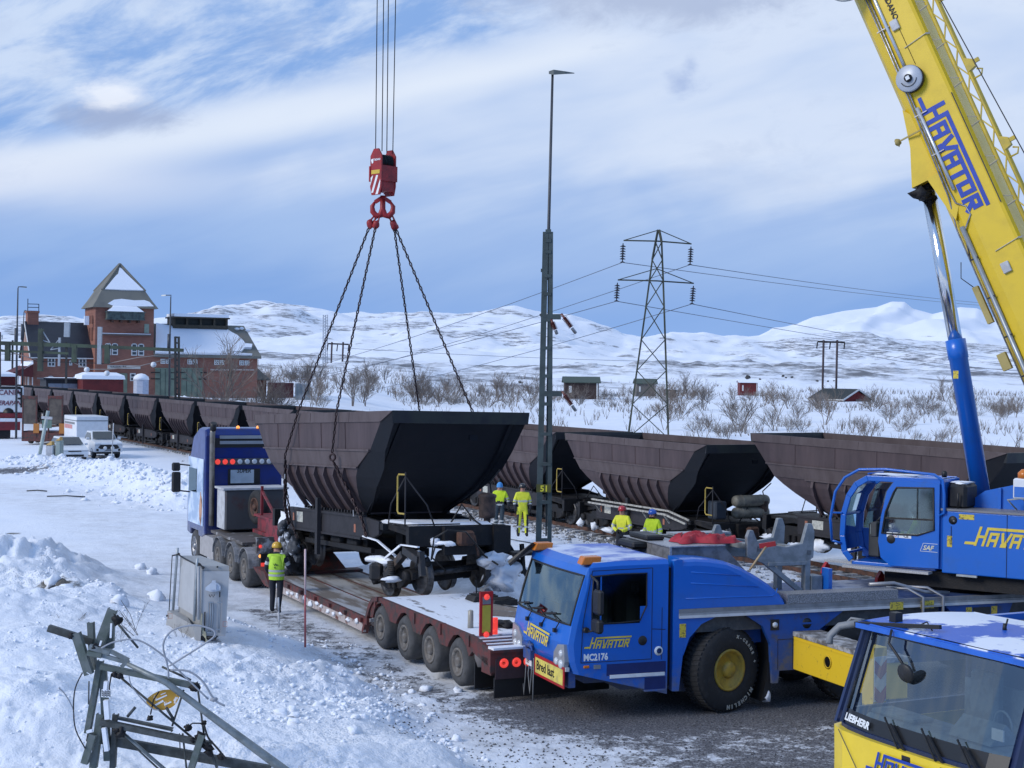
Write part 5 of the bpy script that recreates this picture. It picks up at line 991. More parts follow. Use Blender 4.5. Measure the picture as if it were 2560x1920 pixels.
# interior
g=MB(); g.box((-.75,-1.15,1.35),(-.12,1.3,1.80),.05); g.box((-1.95,-1.2,1.0),(-1.9,1.3,2.1)); g.box((-2.0,-1.2,.9),(-.1,1.3,.95)); g.box((-.55,-1.1,1.80),(-.2,-.3,1.86),.02)
for y in (-.6,.75): g.box((-1.7,y-.25,1.3),(-1.15,y+.25,1.5),.05); g.box((-1.8,y-.25,1.5),(-1.62,y+.25,2.3),.05)
g.prism([(-.7,1.8),(-.2,1.82),(-.45,2.05)],.3,1.0); g.tube([(-.8+.05*math.cos(a),.6+.2*math.cos(a),1.9+.2*math.sin(a)) for a in [i*math.pi/8 for i in range(16)]],.015,6,closed=True); p2(g,'cab_interior',mat('interior_blue_grey',(.20,.25,.28),.7,0,(.12,.15,.17),5))
g=MB(); g.box((-.12,1.12,1.95),(-.10,1.30,2.08)); p2(g,'paper_slip',m_ltr_w)
# chassis behind
g=MB(); g.box((-9,-1.2,1.0),(-2.2,1.3,2.2)); g.box((-9,-1.3,2.2),(-2.25,-1.2,2.9)); p2(g,'carrier_body',m_blue)
g=MB(); g.box((-8,-1.15,2.75),(-2.3,1.2,2.82)); p2(g,'grille_deck',mat('grille',(.10,.10,.11),.6,0,(.03,.03,.03),60,1,.45,.55))
for x in (-1.4,-4.4): wheel(c2,(x,-1.28,.72),(0,-1,0),.72,  .42,.35,m_rubber,m_steelk,n=28,tread=False,bolts=0); wheel(c2,(x,1.34,.72),(0,1,0),.72,  .42,.35,m_rubber,m_steelk,n=28,tread=False,bolts=0)
# chevron-marked outrigger foot seen through its glass
q=P(2210,1640,21.2); cm=yawm((q.x,q.y,0),207.2); zt=q.z
g=MB(); g.box((-.05,-.22,zt-.95),(.18,.0,zt+.12)); g.box((-.05,-.30,zt-.7),(.12,-.2,zt-.1)); of=p2(g,'outrigger_leg',m_yeld,c2,cm)
g=MB(); g.box((-.04,.002,zt-.62),(.17,.008,zt)); p2(g,'chevron_board',m_ltr_w,of,cm)
g=MB()
for z0 in (-.22,-.58): g.add([(.17,.011,zt+z0+.18),(.17,.011,zt+z0),(.06,.011,zt+z0-.10),(-.04,.011,zt+z0),(-.04,.011,zt+z0+.18),(.06,.011,zt+z0+.08)],[(0,1,2,5),(5,2,3,4)])
p2(g,'chevron_stripe',m_red,of,cm)
# ---------------- hook block, ropes and chains ----------------
HB=P(958,430,39.7); 
hk=thing('hook_block','red crane hook block with white and red stripes hanging on four ropes','hook block',yawm((HB.x,HB.y,0),-45))
HK=W[hk.name]; s1=F0/39.7
def hz(y): return P(958,y,39.7).z
z0,z1=hz(489),hz(374)   # bottom, top of the housing
w2=.36
g=MB()
for y in (-.33,.33-.10):
    pass
side=[(-.22,z1-.18),(-.09,z1),(.09,z1),(.22,z1-.18),(.22,z0+.22),(.16,z0),(-.16,z0),(-.22,z0+.22)]
for ya in (-.25,.21): g.prism(side,ya,ya+.04)
g.prism([(-.2,z1-.22),(.2,z1-.22),(.2,z0+.06),(-.2,z0+.06)],-.20,-.19); g.prism([(-.2,z1-.22),(.2,z1-.22),(.2,z0+.06),(-.2,z0+.06)],.19,.2); g.box((-.205,-.2,z0+.10),(.205,.2,z0+.42)); g.box((-.23,-.22,z0+.50),(.23,.22,z0+.62)); g.box((-.25,-.27,z0+.35),(-.20,.27,z0+.75)); g.box((.20,-.27,z0+.35),(.25,.27,z0+.75)); g.box((-.19,-.19,z0+.6),(.15,.19,z0+.85))
g.build('housing',m_cabred,hk,HK)
g=MB()
for y in (-.15,-.05,.05,.15): g.lathe([(.20,-.03),(.17,-.02),(.17,.02),(.20,.03)],(0,1,0),(0,y,z1-.33),24)
g.build('sheave',m_steelk,hk,HK)
# marks on the left face (faces the camera): normal -Y local rotated
g=MB(); 
Y_=-.2535
g.add([(-.21,Y_,z0+.24),(-.21,Y_,z0+.44),(-.12,Y_,z0+.50),(-.10,Y_,z0+.50)],[(0,1,2,3)]); g.add([(-.17,Y_,z0+.06),(-.09,Y_,z0+.06),(.10,Y_,z0+.50),(.02,Y_,z0+.50)],[(0,1,2,3)]); g.add([(.0,Y_,z0+.01),(.09,Y_,z0+.01),(.17,Y_,z0+.20),(.20,Y_,z0+.44)],[(0,1,2,3)])
g.build('white_stripe',m_ltr_w,hk,HK)
g=MB(); g.box((-.17,-.256,z0+.54),(.16,-.252,z0+.64)); g.build('yellow_label',mat('label_yellow',(.6,.42,.05),.5),hk,HK); g=MB(); g.prism([(-.19,z1-.27),(-.09,z1-.25),(-.10,z1-.36),(-.15,z1-.38)],-.256,-.252); g.build('emblem',m_ltr_w,hk,HK); text('TADANO',m_ltr_w,hk,HK@frame((-.07,-.256,z1-.31),(1,0,0),(0,0,1)),.075,.002,.002,0,.8)
g=MB(); zb=hz(489); ze=hz(543); g.lathe([(.07,0),(.06,zb-ze-.15)],(0,0,-1),(0,0,zb),12); 
g.build('shank',m_cabred,hk,HK)
HF=HK@Matrix.Rotation(rad(45),4,'Z')
g2=MB(); R_=.26
for s_ in (1,-1): g2.tube([(0,0,zb-.1),(0,0,zb-.35),(s_*.05,0,zb-.50),(s_*.16,0,zb-.53),(s_*.255,0,zb-.42),(s_*.27,0,zb-.28),(s_*.20,0,zb-.16)],[.07,.075,.085,.085,.075,.06,.03],10)
g2.bar((-.20,0,zb-.17),(-.03,0,zb-.06),.06,.10); g2.bar((.20,0,zb-.17),(.03,0,zb-.06),.06,.10)
g2.build('ramshorn_hook',m_cabred,hk,HF)
tops=((943,0),(959,0),(971,0),(989,0)); bots=((939,378),(955,378),(967,382),(982,384))
for (u,v),(u2,v2) in zip(tops,bots):
    a=P(u2,v2,39.7); b_=P(u,v,39.7); d_=(b_-a); t_=(TIP.z-.6-a.z)/d_.z; e=a+d_*t_; e=Vector((e.x,e.y,e.z))
    g=MB(); g.tube([a,e],.013,6); g.build('hoist_rope',m_steelk,hk,I4)
# slings: each chain is one thing
def chain_mesh(pts,pitch=.115,r=.017,ln=.155,wd=.085):
    mb=MB(); L=[Vector(p) for p in pts]; i=0
    for a,b_ in zip(L[:-1],L[1:]):
        d=b_-a; n=max(1,int(round(d.length/pitch))); d.normalize(); u=d.cross(Vector((.3,1,0))).normalized(); v=d.cross(u)
        for k in range(n):
            c=a+(b_-a)*((k+.5)/n); q=u if i%2 else v; i+=1; s_=[]
            for t in range(10):
                an=2*math.pi*t/10; s_.append(c+d*math.cos(an)*(ln/2-r)+q*math.sin(an)*(wd/2-r))
            mb.tube(s_,r,4,closed=True)
    return mb
def hl(x,y,z): return HM@Vector((x,y,z))
hookL=P(926,560,39.55); hookL2=P(940,562,39.5); hookR=P(984,560,39.8); hookR2=P(987,566,39.9)
def inv(u,v,y): # pixel to wagon plane
    Mi=HM.inverted(); o=Mi@Vector(CP); d=(Mi.to_3x3()@Vector(ray(u,v))); t=(y-o.y)/d.y; return HM@(o+d*t)
cs=[('chain at the far left of the four, wrapped down the lifted wagon side',[hookL,inv(745,1030,-1.84),inv(712,1140,-1.86),inv(716,1225,-1.55),inv(727,1300,-1.45),inv(742,1345,-1.42)],'left hook'),
    ('second chain from the left, with a ring on the lighter belt of the wagon',[hookL2,inv(841,1030,-1.84),inv(830,1132,-1.86)],'left hook'),
    ('second chain from the right, running behind the rim of the lifted wagon',[hookR,hl(-1.35,1.76,3.70),hl(-1.35,1.70,2.9)],'right hook'),
    ('chain at the far right of the four, running behind the rim of the lifted wagon',[hookR2,hl(1.85,1.76,3.70),hl(1.8,1.70,2.9)],'right hook')]
m_chain=mat('chain_rust',(.040,.020,.022),.55,.3,(.02,.014,.016),9)
for i,(lb,pts,_) in enumerate(cs):
    t=thing('lifting_chain',lb[0].upper()*0+lb,'chain',I4,'four lifting chains between the hook and the wagon')
    chain_mesh(pts).build('chain_links',m_chain,t)
    if i==1:
        g=MB(); c=inv(831,1143,-1.9); g.tube([c+Vector((.08*math.cos(a)*.88,.08*math.cos(a)*-.4,.08*math.sin(a))) for a in np.arange(0,6.2,.6)],.028,6,closed=True); g.build('ring',m_chain,t)
        chain_mesh([inv(833,1155,-1.88),inv(870,1225,-1.60),inv(905,1300,-1.42),inv(915,1340,-1.40)],.12,.028,.17,.11).build('lower_links',m_chain,t)
        g=MB(); g.bar(inv(883,1275,-1.47),inv(884,1291,-1.46),.07,.02); g.build('tag',m_whited,t)
    if i==0:
        chain_mesh([inv(713,1150,-1.92),inv(712,1260,-1.75),inv(722,1310,-1.5)],.12,.032,.18,.12).build('lower_links',m_chain,t)
        g=MB(); g.bar(inv(712,1185,-1.95),inv(712,1197,-1.95),.05,.02); g.build('tag',m_whited,t)
    a=pts[0]; up=P(945 if i<2 else 974,535,39.7)
    g=MB()
    for o_ in (-.05,.05): g.tube([up+Vector((o_,0,0)),a+Vector((o_,0,.04))],.022,6)
    g.blob(a,(.09,.07,.12),8,.3,i); g.build('shortening_hook',m_cabred if i!=9 else m_chain,t)
def Z(ox,oy,s): return lambda x,y:(ox+x*s,oy+y*s)
z1=Z(0,640,.31646);z2=Z(440,980,.29837);z3=Z(0,1450,.36166);z4=Z(700,1350,.31646);z4b=Z(0,920,.22908);z5=Z(380,1360,.19289);z6=Z(620,980,.32552);z8=Z(1600,1080,.27125);zb=Z(1380,1050,.21094);zc=Z(560,720,.37071);zd=Z(1380,740,.28029);ze=Z(1940,720,.28029);zL=Z(0,940,.07233);zP=Z(230,1060,.06028)
# ---------------- low trailer ----------------
TM=yawm((-.9295,30.1177,0),-65.01)
tr=thing('low_trailer','long rust-red low loader trailer with icy wooden deck, below the hanging wagon','trailer',TM)
def pt(mb,name,mt,par=tr,mw=TM,bevel=0): return mb.build(name,mt,par,mw,bevel)
WX=[-.15,-1.62,-3.08,-4.55]
for y in (.0,2.5):
    g=MB()
    # side beam with arches over the wheels
    prof_=[(1.50,.95),(.95,1.10),(-4.75,1.12),(-5.10,1.02),(-5.30,.82)]
    low=[(-5.25,.60)]
    for wx_ in WX[::-1]:
        for a in (165,140,115,90,65,40,15): low.append((wx_+.56*math.cos(rad(a)),.46+.56*math.sin(rad(a)) if True else 0))
    low=[(x,min(z,1.02)) for x,z in low]; low+=[(.55,.80),(1.50,.62)]
    # quads between top line and lower line
    xs_=sorted(set([p[0] for p in low])); tx=[p[0] for p in prof_[::-1]]; tz=[p[1] for p in prof_[::-1]]; lx=[p[0] for p in low]; lz=[p[1] for p in low]
    for a,b_ in zip(xs_[:-1],xs_[1:]):
        za,zb_=np.interp(a,tx,tz),np.interp(b_,tx,tz); la,lb=np.interp(a,lx,lz),np.interp(b_,lx,lz); la=max(la,za-.42);lb=max(lb,zb_-.42)
        g.loft([[(a,y-.0,la),(a,y+.08,la),(a,y+.08,za),(a,y,za)],[(b_,y,lb),(b_,y+.08,lb),(b_,y+.08,zb_),(b_,y,zb_)]])
    for x in (-4.9,-2.5,-1.05,.4): g.box((x-.05,y-.03,.88),(x+.05,y+.11,1.1))
    g.prism([(-4.72,1.13),(-5.05,1.08),(-5.28,.90),(-5.48,.60),(-5.72,.22),(-5.66,.16),(-5.40,.55),(-5.16,.86),(-4.98,.99),(-4.72,1.03)],y-.04,y+.10)
    pt(g,'side_beam',m_redl)
g=MB(); g.box((-4.8,.08,.98),(.55,2.5,1.10)); g.loft([[(-5.4,.1,.50),(-5.4,2.5,.50),(-5.4,2.5,.58),(-5.4,.1,.58)],[(-4.8,.1,1.0),(-4.8,2.5,1.0),(-4.8,2.5,1.10),(-4.8,.1,1.10)]]); pt(g,'rear_deck',mat('snowed_deck',(.72,.75,.81),.8,0,(.12,.105,.10),1.3,1,.545,.64,bump=.4,bscale=12,stretch=(.5,1.6,1)))
g=MB()
for i in range(5): x=.62+i*.17; g.box((x,.08,1.06-i*.028),(x+.10,2.5,1.075-i*.028))
pt(g,'ramp_slat',mat('snow_slat',(.70,.73,.80),.8,0,(.3,.12,.1),3,1,.6,.7)); g=MB()
for i in range(5): x=.72+i*.17; g.box((x,.06,.98-i*.028),(x+.07,2.52,1.06-i*.028))
g.box((.55,.3,.85),(1.45,2.3,.95)); pt(g,'ramp_bar',m_redl)
g=MB(); g.box((1.40,-.05,.56),(1.52,2.6,.96)); g.box((1.0,0,.5),(1.45,2.5,.8)); g.box((1.38,-.07,.94),(1.56,2.62,.99)); bm_=pt(g,'rear_bumper',m_redl); g=MB(); g.box((1.3,.0,.985),(1.55,1.4,1.03)); pt(g,'snow_strip',m_snow,bm_)
g=MB(); g.box((1.521,.05,.44),(1.54,2.5,.82)); pt(g,'lamp_panel',mat('panel_dark_red_grey',(.055,.03,.035),.6),bm_)
for y in (.22,.48,.72): g=MB(); g.lathe([(.035,.0),(.05,.03),(.085,.03),(.09,0)],(1,0,0),(1.54,y,.74),18); pt(g,'tail_lamp',m_redlens,bm_)
g=MB(); g.lathe([(.0001,.02),(.085,.02),(.09,0)],(1,0,0),(1.54,1.0,.74),8); g.box((1.46,.05,.08),(1.50,2.5,.46)); g.box((.6,.03,.1),(.63,.6,.6)); pt(g,'mud_flap',m_black)
g=MB(); 
for x,y in ((.62,.18),(.95,.2)): g.lathe([(.08,-.02),(.15,.0),(.16,.12),(.12,.3),(.04,.32)],(.3,0,-1),(x,y,.82),12)
pt(g,'air_bellow',mat('bellow_grey',(.16,.15,.15),.8))
for i,x in enumerate(WX):
    wheel(tr,(x,.0,.475),(0,-1,0),.475,.50,.27,m_rubberd,mat('rim_dusty',(.12,.105,.09),.7,0,(.2,.19,.18),6),n=32,tread=False,bolts=8,dish=.12)
    wheel(tr,(x,2.55,.475),(0,1,0),.475,.50,.27,m_rubberd,MT['rim_dusty'],n=24,tread=False,bolts=0,dish=.12)
g=MB(); g.bar((-.15,.3,.48),(-.15,2.3,.48),.14,.14)
for x in WX: g.bar((x,.3,.48),(x,2.3,.48),.14,.14)
g.box((-4.8,.9,.6),(.9,1.7,.95)); pt(g,'axle',m_steelk)
# low bed
g=MB(); g.box((-13.2,.02,.47),(-5.3,2.5,.545)); pt(g,'bed_planks',mat('worn_planks',(.18,.155,.135),.85,0,(.40,.41,.43),1.0,1,.47,.60,bump=.5,bscale=10,stretch=(.35,1.6,1)))
g=MB()
for y in (-.05,2.50): g.box((-13.2,y,.40),(-5.35,y+.07,.56))
for y in (.85,1.65): g.box((-13.0,y-.02,.546),(-5.4,y+.02,.56))
for x in np.arange(-12.6,-5.6,1.15): g.box((x,-.12,.44),(x+.12,-.05,.53))
g.box((-13.6,-.1,.45),(-13.1,2.6,.62)); g.loft([[(-13.3,.3,.3),(-13.3,2.2,.3),(-13.3,2.2,.6),(-13.3,.3,.6)],[(-14.3,.6,.9),(-14.3,1.9,.9),(-14.3,1.9,1.25),(-14.3,.6,1.25)]]); pt(g,'bed_frame',m_redl)
g=MB(); g.box((-13.0,-.03,.20),(-5.6,.03,.41)); g.box((-13,.4,.22),(-5.5,2.1,.46)); pt(g,'bed_side',mat('salted_side',(.42,.37,.36),.8,0,(.12,.04,.03),3,1,.52,.66,bump=.4))
g=MB()
for i in range(14): g.blob((-12.6+i*.5+random.uniform(-.1,.1),-.04,random.uniform(.28,.40)),(random.uniform(.06,.14),.05,random.uniform(.04,.09)),7,.5,i)
pt(g,'snow_lump',m_snow)
g=MB(); g.loft([[(-13.4,-.15,.25),(-12.9,-.15,.25),(-12.9,.1,.25),(-13.4,.1,.25)],[(-13.9,-.35,.72),(-13.1,-.25,.66),(-13.0,.2,.66),(-13.7,.2,.72)]]); pt(g,'side_bracket',m_redl)
# gooseneck carried on the truck
g=MB(); g.box((-15.6,.5,1.35),(-14.2,.6,1.85)); g.box((-15.6,1.8,1.35),(-14.2,1.9,1.85)); g.box((-17.2,.55,1.32),(-14.0,1.85,1.42)); g.box((-16.9,.5,1.84),(-14.1,1.9,1.90)); g.box((-16.9,.62,1.42),(-14.3,.66,1.84)); g.box((-14.5,.45,.9),(-14.0,1.95,1.7)); g.bar((-15.2,.7,1.9),(-16.4,.6,2.6),.06,.06); g.bar((-16.4,.6,1.9),(-16.4,.6,2.75),.07,.07)
pt(g,'gooseneck',mat('bright_frame_red',(.24,.018,.026),.55,0,(.10,.02,.022),4))
# marker board
mbd=MB(); mbd.box((.86,.0,1.15),(.90,.27,2.0)); mbd=pt(mbd,'marker_board',m_red); g=MB(); g.box((.901,.05,1.22),(.905,.22,1.74)); pt(g,'board_stripe',mat('board_ochre',(.50,.40,.04),.5),mbd); g=MB(); g.box((.901,.05,1.76),(.905,.22,1.9)); pt(g,'lamp_housing',m_grey,mbd)
for z in (1.90,1.18): g=MB(); g.lathe([(.05,.03),(.06,0)],(1,0,0),(.905,.135,z),12); pt(g,'red_lamp',m_redlens,mbd)
# dunnage, clamps, straps lying on it
def lying(name,label,cat,mb,mt,mw=TM,group=None): o=mb.build(name,mt,None,mw); return tag(o,label,cat,group)
for i,(x,y,dx) in enumerate(((-3.9,1.75,.7),(-3.2,1.9,.7))):
    g=MB(); g.loft([[(x,y,1.11),(x+.5,y,1.11),(x+.5,y+.6,1.11),(x,y+.6,1.11)],[(x+.08,y+.03,1.22),(x+.55,y+.03,1.24),(x+.55,y+.57,1.24),(x+.08,y+.57,1.22)]])
    for k in range(4): g.bar((x+.12+.1*k,y+.05,1.245),(x+.22+.1*k,y+.3,1.25),.03,.02); g.bar((x+.22+.1*k,y+.3,1.25),(x+.12+.1*k,y+.55,1.245),.03,.02)
    lying('wheel_chock','%s ribbed black rubber chock on the snowy trailer deck'%('farther' if i==0 else 'nearer'),'wheel chock',g,m_rubber,TM,'rubber chocks on the trailer')
for i,(x0,y0,x1,y1) in enumerate(((-2.6,1.6,-1.0,2.4),(-2.2,1.9,-.6,2.5),(-1.8,1.2,-.9,2.2))):
    g=MB(); g.bar((x0,y0,1.16),(x1,y1,1.16),.14,.10); lying('timber_plank',['long dark plank nearest the black chocks on the trailer deck','middle one of three planks crossing the trailer deck','short plank nearest the yellow marker board'][i],'plank',g,m_concr,TM,'planks on the trailer deck')
for i,(x,y) in enumerate(((.25,1.15),(.1,1.75))):
    g=MB(); g.box((x,y,1.10),(x+.3,y+.25,1.18)); g.tube([(x+.05,y+.1,1.16),(x+.3,y+.3,1.22),(x+.45,y+.5,1.16)],.03,6); lying('lashing_clamp',['rusty lashing clamp near the marker board on the trailer','rusty lashing clamp close to the blue crane cab'][i],'clamp',g,m_rust,TM,'lashing clamps on the trailer')
g=MB(); g.lathe([(.06,0),(.055,.34),(.02,.36)],(0,0,1),(-.35,.35,1.10),12); lying('plastic_bottle','clear plastic bottle standing on the rear of the trailer','bottle',g,mat('bottle_plastic',(.35,.33,.28),.3))
g=MB(); g.box((.45,.42,1.1),(.52,.55,1.42)); 
for z in (1.16,1.38): g.lathe([(.04,.02),(.05,0)],(1,0,0),(.53,.48,z),10)
lying('small_lamp_stand','small stand with two red lamps beside the marker board','lamp',g,m_redlens)
g=MB(); g.blob((-.35,.95,1.14),(.28,.2,.07),10,.6,4); g.blob((-.1,1.05,1.15),(.15,.15,.08),8,.6,5); lying('chain_pile','dark pile of lashing chain on the snowy trailer deck','chain',g,m_steelk)
# ---------------- tractor truck ----------------
KM=yawm((G(610,1468,0).x,G(610,1468,0).y,0),115)
tk=thing('tractor_truck','dark blue four axle tractor truck pulling the low trailer','truck',KM)
def pk(mb,name,mt,par=tk,mw=KM,bevel=0): return mb.build(name,mt,par,mw,bevel)
m_navy=mat('truck_navy_paint',(.006,.022,.17),.35,0,(.01,.02,.11),3,.6,coat=.4,grime=(.6,1.8))
XR=4.72
def rp(zx,zy,x=XR): q=LP(KM,*z2(zx,zy),0,x); return (q.y,q.z)
yl,zt=rp(252,282); yr=-2.42; _,zb_=rp(300,800)
print('truck cab rear',yl,zt,zb_,rp(345,815,4.2),rp(860,800,4.2),rp(640,690),rp(480,645),rp(640,760),rp(350,560),rp(760,600))
g=MB()
cp=[(XR,1.0),(XR,4.12),(XR+.1,4.32),(5.6,4.33),(6.3,4.0),(6.75,3.3),(6.95,2.6),(7.05,1.9),(7.05,.9),(6.6,.85),(6.55,1.05),(5.55,1.05),(5.5,.9),(5.1,.9)]
g.loft([[(x,-2.47,z) for x,z in cp],[(x,-2.30,z) for x,z in cp],[(x,-.13,z) for x,z in cp],[(x,-.0,z-(.06 if z>4 else 0)) for x,z in cp]]); tc_=pk(g,'cab',m_navy,bevel=.04)
g=MB(); g.box((4.9,.005,1.25),(6.9,.012,3.35)); mur=mat('airbrush_mural',(.30,.42,.60),.4,0,(.62,.72,.85),1.1,1,.42,.58,coat=.3)
pk(g,'painted_side',mur,tc_); g=MB(); g.blob((5.2,.014,1.8),(.18,.012,.5),8,.3,2); pk(g,'flame_motif',mat('mural_orange',(.55,.30,.18),.5),tc_)
g=MB(); g.box((5.75,.013,2.25),(6.75,.03,3.0)); pk(g,'door_window',m_glassd,tc_)
g=MB(); g.box((XR-.02,-1.75,2.55),(XR-.005,-.72,3.05)); g.box((XR-.012,-2.2,3.72),(XR+.02,-.3,4.02)); pk(g,'rear_trim',m_black,tc_)
g=MB(); g.box((XR-.03,-1.55,2.60),(XR-.02,-.80,3.02)); pk(g,'rear_window',mat('bright_reflecting_glass',(.55,.62,.68),.08,.2),tc_); text('SUPER',m_ltr_k,tc_,KM@frame((XR-.035,-1.0,2.93),(0,-1,0),(0,0,1)),.16,.001,.004,.2)
g=MB(); g.box((XR-.06,-2.35,3.18),(XR-.005,-.25,3.38)); lbx=pk(g,'light_bar',mat('bar_grey',(.10,.10,.11),.4,.3),tc_)
for i in range(9): g=MB(); g.lathe([(.035,.03),(.075,.02),(.085,0)],(-1,0,0),(XR-.06,-.38-.235*i,3.28),14); pk(g,'round_lamp',m_redlens if i<3 else m_lampw,lbx)
g=MB(); g.box((XR-.04,-2.2,4.0),(XR+.01,-.45,4.10)); g.box((XR-.03,-2.2,3.83),(XR,-.45,3.93)); pk(g,'roof_spoiler',mat('spoiler_silver',(.4,.42,.45),.35,.4),tc_)
for y in (-.3,-1.05,-1.7): g=MB(); g.lathe([(.06,0),(.05,.06),(.001,.09)],(0,0,1),(XR+.1,y,4.32),10); pk(g,'roof_lamp',m_amblens if y<-.5 else m_redlens,tc_)
g=MB(); g.tube([(XR-.15,-.18,1.3),(XR-.15,-.18,4.15),(XR-.22,-.18,4.35)],.085,12); pk(g,'exhaust_stack',mat('stack_steel',(.30,.28,.25),.35,.7,(.22,.20,.17),4),tk); g=MB(); g.tube([(XR-.20,-.18,4.28),(XR-.30,-.18,4.50)],.10,12); pk(g,'stack_tip',m_black)
g=MB(); g.tube([(6.7,.0,3.05),(6.75,.42,3.1)],.025,5); g.tube([(6.7,.0,2.2),(6.75,.42,2.25)],.025,5); g.box((6.6,.32,2.2),(6.75,.6,2.85),.04); g.box((6.6,.34,2.88),(6.75,.6,3.15),.04); pk(g,'side_mirror',m_black,tc_)
g=MB(); g.box((3.25,-2.2,1.28),(4.25,-.28,2.50),.03); pk(g,'tool_body',mat('tool_body_grey',(.085,.085,.09),.55,.2,(.10,.05,.05),1.6,.9,.5,.7)); g=MB(); g.box((3.2,-2.25,2.50),(4.3,-.2,2.56)); g.box((3.3,-.275,1.30),(4.2,-.262,2.48)); pk(g,'tool_body_side',m_whited)
w_=wheel(tk,(2.62,-1.0,2.02),(-.15,.985,0),.52,.30,.28,m_rubber,m_rust,n=32,tread=False,bolts=0); w_.name='spare_wheel'
g=MB(); g.box((-.9,-1.85,.65),(7.0,-.65,1.0)); g.box((-1.0,-2.3,.55),(-.85,-.2,1.05)); pk(g,'chassis',m_steelk)
g=MB(); g.box((.6,-2.2,1.12),(4.3,-.1,1.2)); g.box((-.9,-.6,1.05),(-.8,-.1,1.5)); g.box((-.95,-1.4,.9),(-.6,-.9,1.4)); g.box((-.6,-.6,1.0),(2.5,-.4,1.15)); pk(g,'deck_plate',mat('truck_deck',(.10,.09,.085),.7,0,(.45,.46,.48),2,1,.55,.66))
for x in (.0,1.5,3.0):
    wheel(tk,(x,.0,.52),(0,1,0),.52,.5,.29,m_rubberd,MT['rim_dusty'],n=32,tread=False,bolts=8,dish=.14)
    wheel(tk,(x,-2.5,.52),(0,-1,0),.52,.5,.29,m_rubberd,MT['rim_dusty'],n=20,tread=False,bolts=0)
    g=MB(); n_=9; arc=[(x+.62*math.cos(rad(a)),.52+.62*math.sin(rad(a))) for a in np.linspace(8,172,n_)]; arc2=[(x+.59*math.cos(rad(a)),.52+.59*math.sin(rad(a))) for a in np.linspace(8,172,n_)]
    for i in range(n_-1): g.prism([arc[i],arc[i+1],arc2[i+1],arc2[i]],-.52,.03)
    pk(g,'mudguard',mat('mudguard_grey',(.14,.14,.145),.7,0,(.3,.3,.31),4))
wheel(tk,(6.05,-.02,.52),(0,1,0),.52,.34,.30,m_rubberd,m_steel,n=32,tread=False,bolts=8); wheel(tk,(6.05,-2.45,.52),(0,-1,0),.52,.34,.30,m_rubberd,m_steel,n=20,tread=False,bolts=0)
g=MB(); g.box((3.7,-.45,.35),(5.4,-.03,1.0)); pk(g,'side_skirt',mat('skirt_beige',(.36,.35,.35),.6))
g=MB(); g.box((-1.02,-2.2,.62),(-.98,-1.6,.80)); g.box((-1.02,-.6,.62),(-.98,-.2,.80)); pk(g,'tail_lamp',m_redlens)
for z in (1.25,.98): g=MB(); g.lathe([(.04,.03),(.05,0)],(-1,0,0),(-.93,-.2,z),10); pk(g,'side_lamp',m_amblens if z<1 else m_redlens)
# snow-caked wreck part of a bogie hanging by the wagon's far end
g=MB(); 
rr_=random.Random(16)
for i in range(20): u=718+rr_.gauss(0,12); v=1370+rr_.gauss(0,24); r=rr_.uniform(.08,.20); c_=inv(u,v,-1.3+rr_.uniform(-.15,.15)); g.blob(c_,(r*.9,r*.9,r),8,.35,i+40)
for a_,b_ in (((712,1330),(745,1400)),((700,1345),(722,1420)),((735,1345),(712,1390))): g.bar(inv(*a_,-1.35),inv(*b_,-1.35),.09,.16)
cw=g.build('bogie_frame_wreck',mat('caked_steel',(.06,.065,.075),.6,0,(.55,.6,.68),3.2,1,.50,.60,bump=.6,bscale=6),wh,I4)
g=MB(); c_=inv(748,1395,-.9); g.lathe([(.46,-.07),(.50,-.03),(.50,.05),(.40,.06),(.36,.0),(.12,-.02),(.0001,-.04)],(.80,-.6,.12),c_,36); g.build('loose_wheel',MT['tread_steel'],wh,I4)
g=MB()
for (u,v),(u2,v2),ww in (((1010,1385),(965,1440),.14),((1015,1375),(1052,1400),.20),((1052,1380),(1056,1440),.12),((940,1395),(955,1450),.12)): g.bar(inv(u,v,-1.25),inv(u2,v2,-1.25),ww,.16)
for k in range(7): c_=inv(978,1405+k*5,-1.35); g.lathe([(.09,-.02),(.10,0),(.09,.02)],(0,0,1),c_,12)
q_=inv(945,1428,-1.3); g.box((q_.x-.2,q_.y-.15,q_.z-.22),(q_.x+.12,q_.y+.15,q_.z+.2),.06); g.build('bogie_side_frame',mat('bogie_black',(.02,.02,.022),.55,0,(.10,.07,.05),4,.8,.5,.7),wh,I4)
g=MB(); g.bar(inv(1000,1364,-1.3),inv(962,1396,-1.35),.03,.05); g.bar(inv(1003,1362,-1.3),inv(1046,1368,-1.3),.06,.03); g.blob(inv(978,1448,-1.4),(.20,.08,.06),8,.5,71); g.blob(inv(1088,1356,-.6),(.12,.08,.10),8,.35,72); g.blob(inv(1112,1358,-.6),(.25,.1,.04),9,.35,73); g.blob(inv(1125,1360,-.6),(.12,.08,.06),9,.35,74); g.build('snow_patch',m_snow,wh,I4)
g=MB(); g.tube([inv(1078,1400,-1.0),inv(1085,1345,-1.0),inv(1120,1325,-.9),inv(1165,1330,-.2),inv(1210,1385,.4)],.02,6); g.bar(inv(1205,1385,.6),inv(1245,1412,.8),.04,.03); g.build('brake_hose',m_black,wh,I4)
g=MB(); g.bar(inv(1048,1410,-1.1),inv(1135,1407,.3),.10,.10); g.bar(inv(1190,1450,.2),inv(1192,1500,.2),.03,.03); g.build('brake_beam',m_steelk,wh,I4)
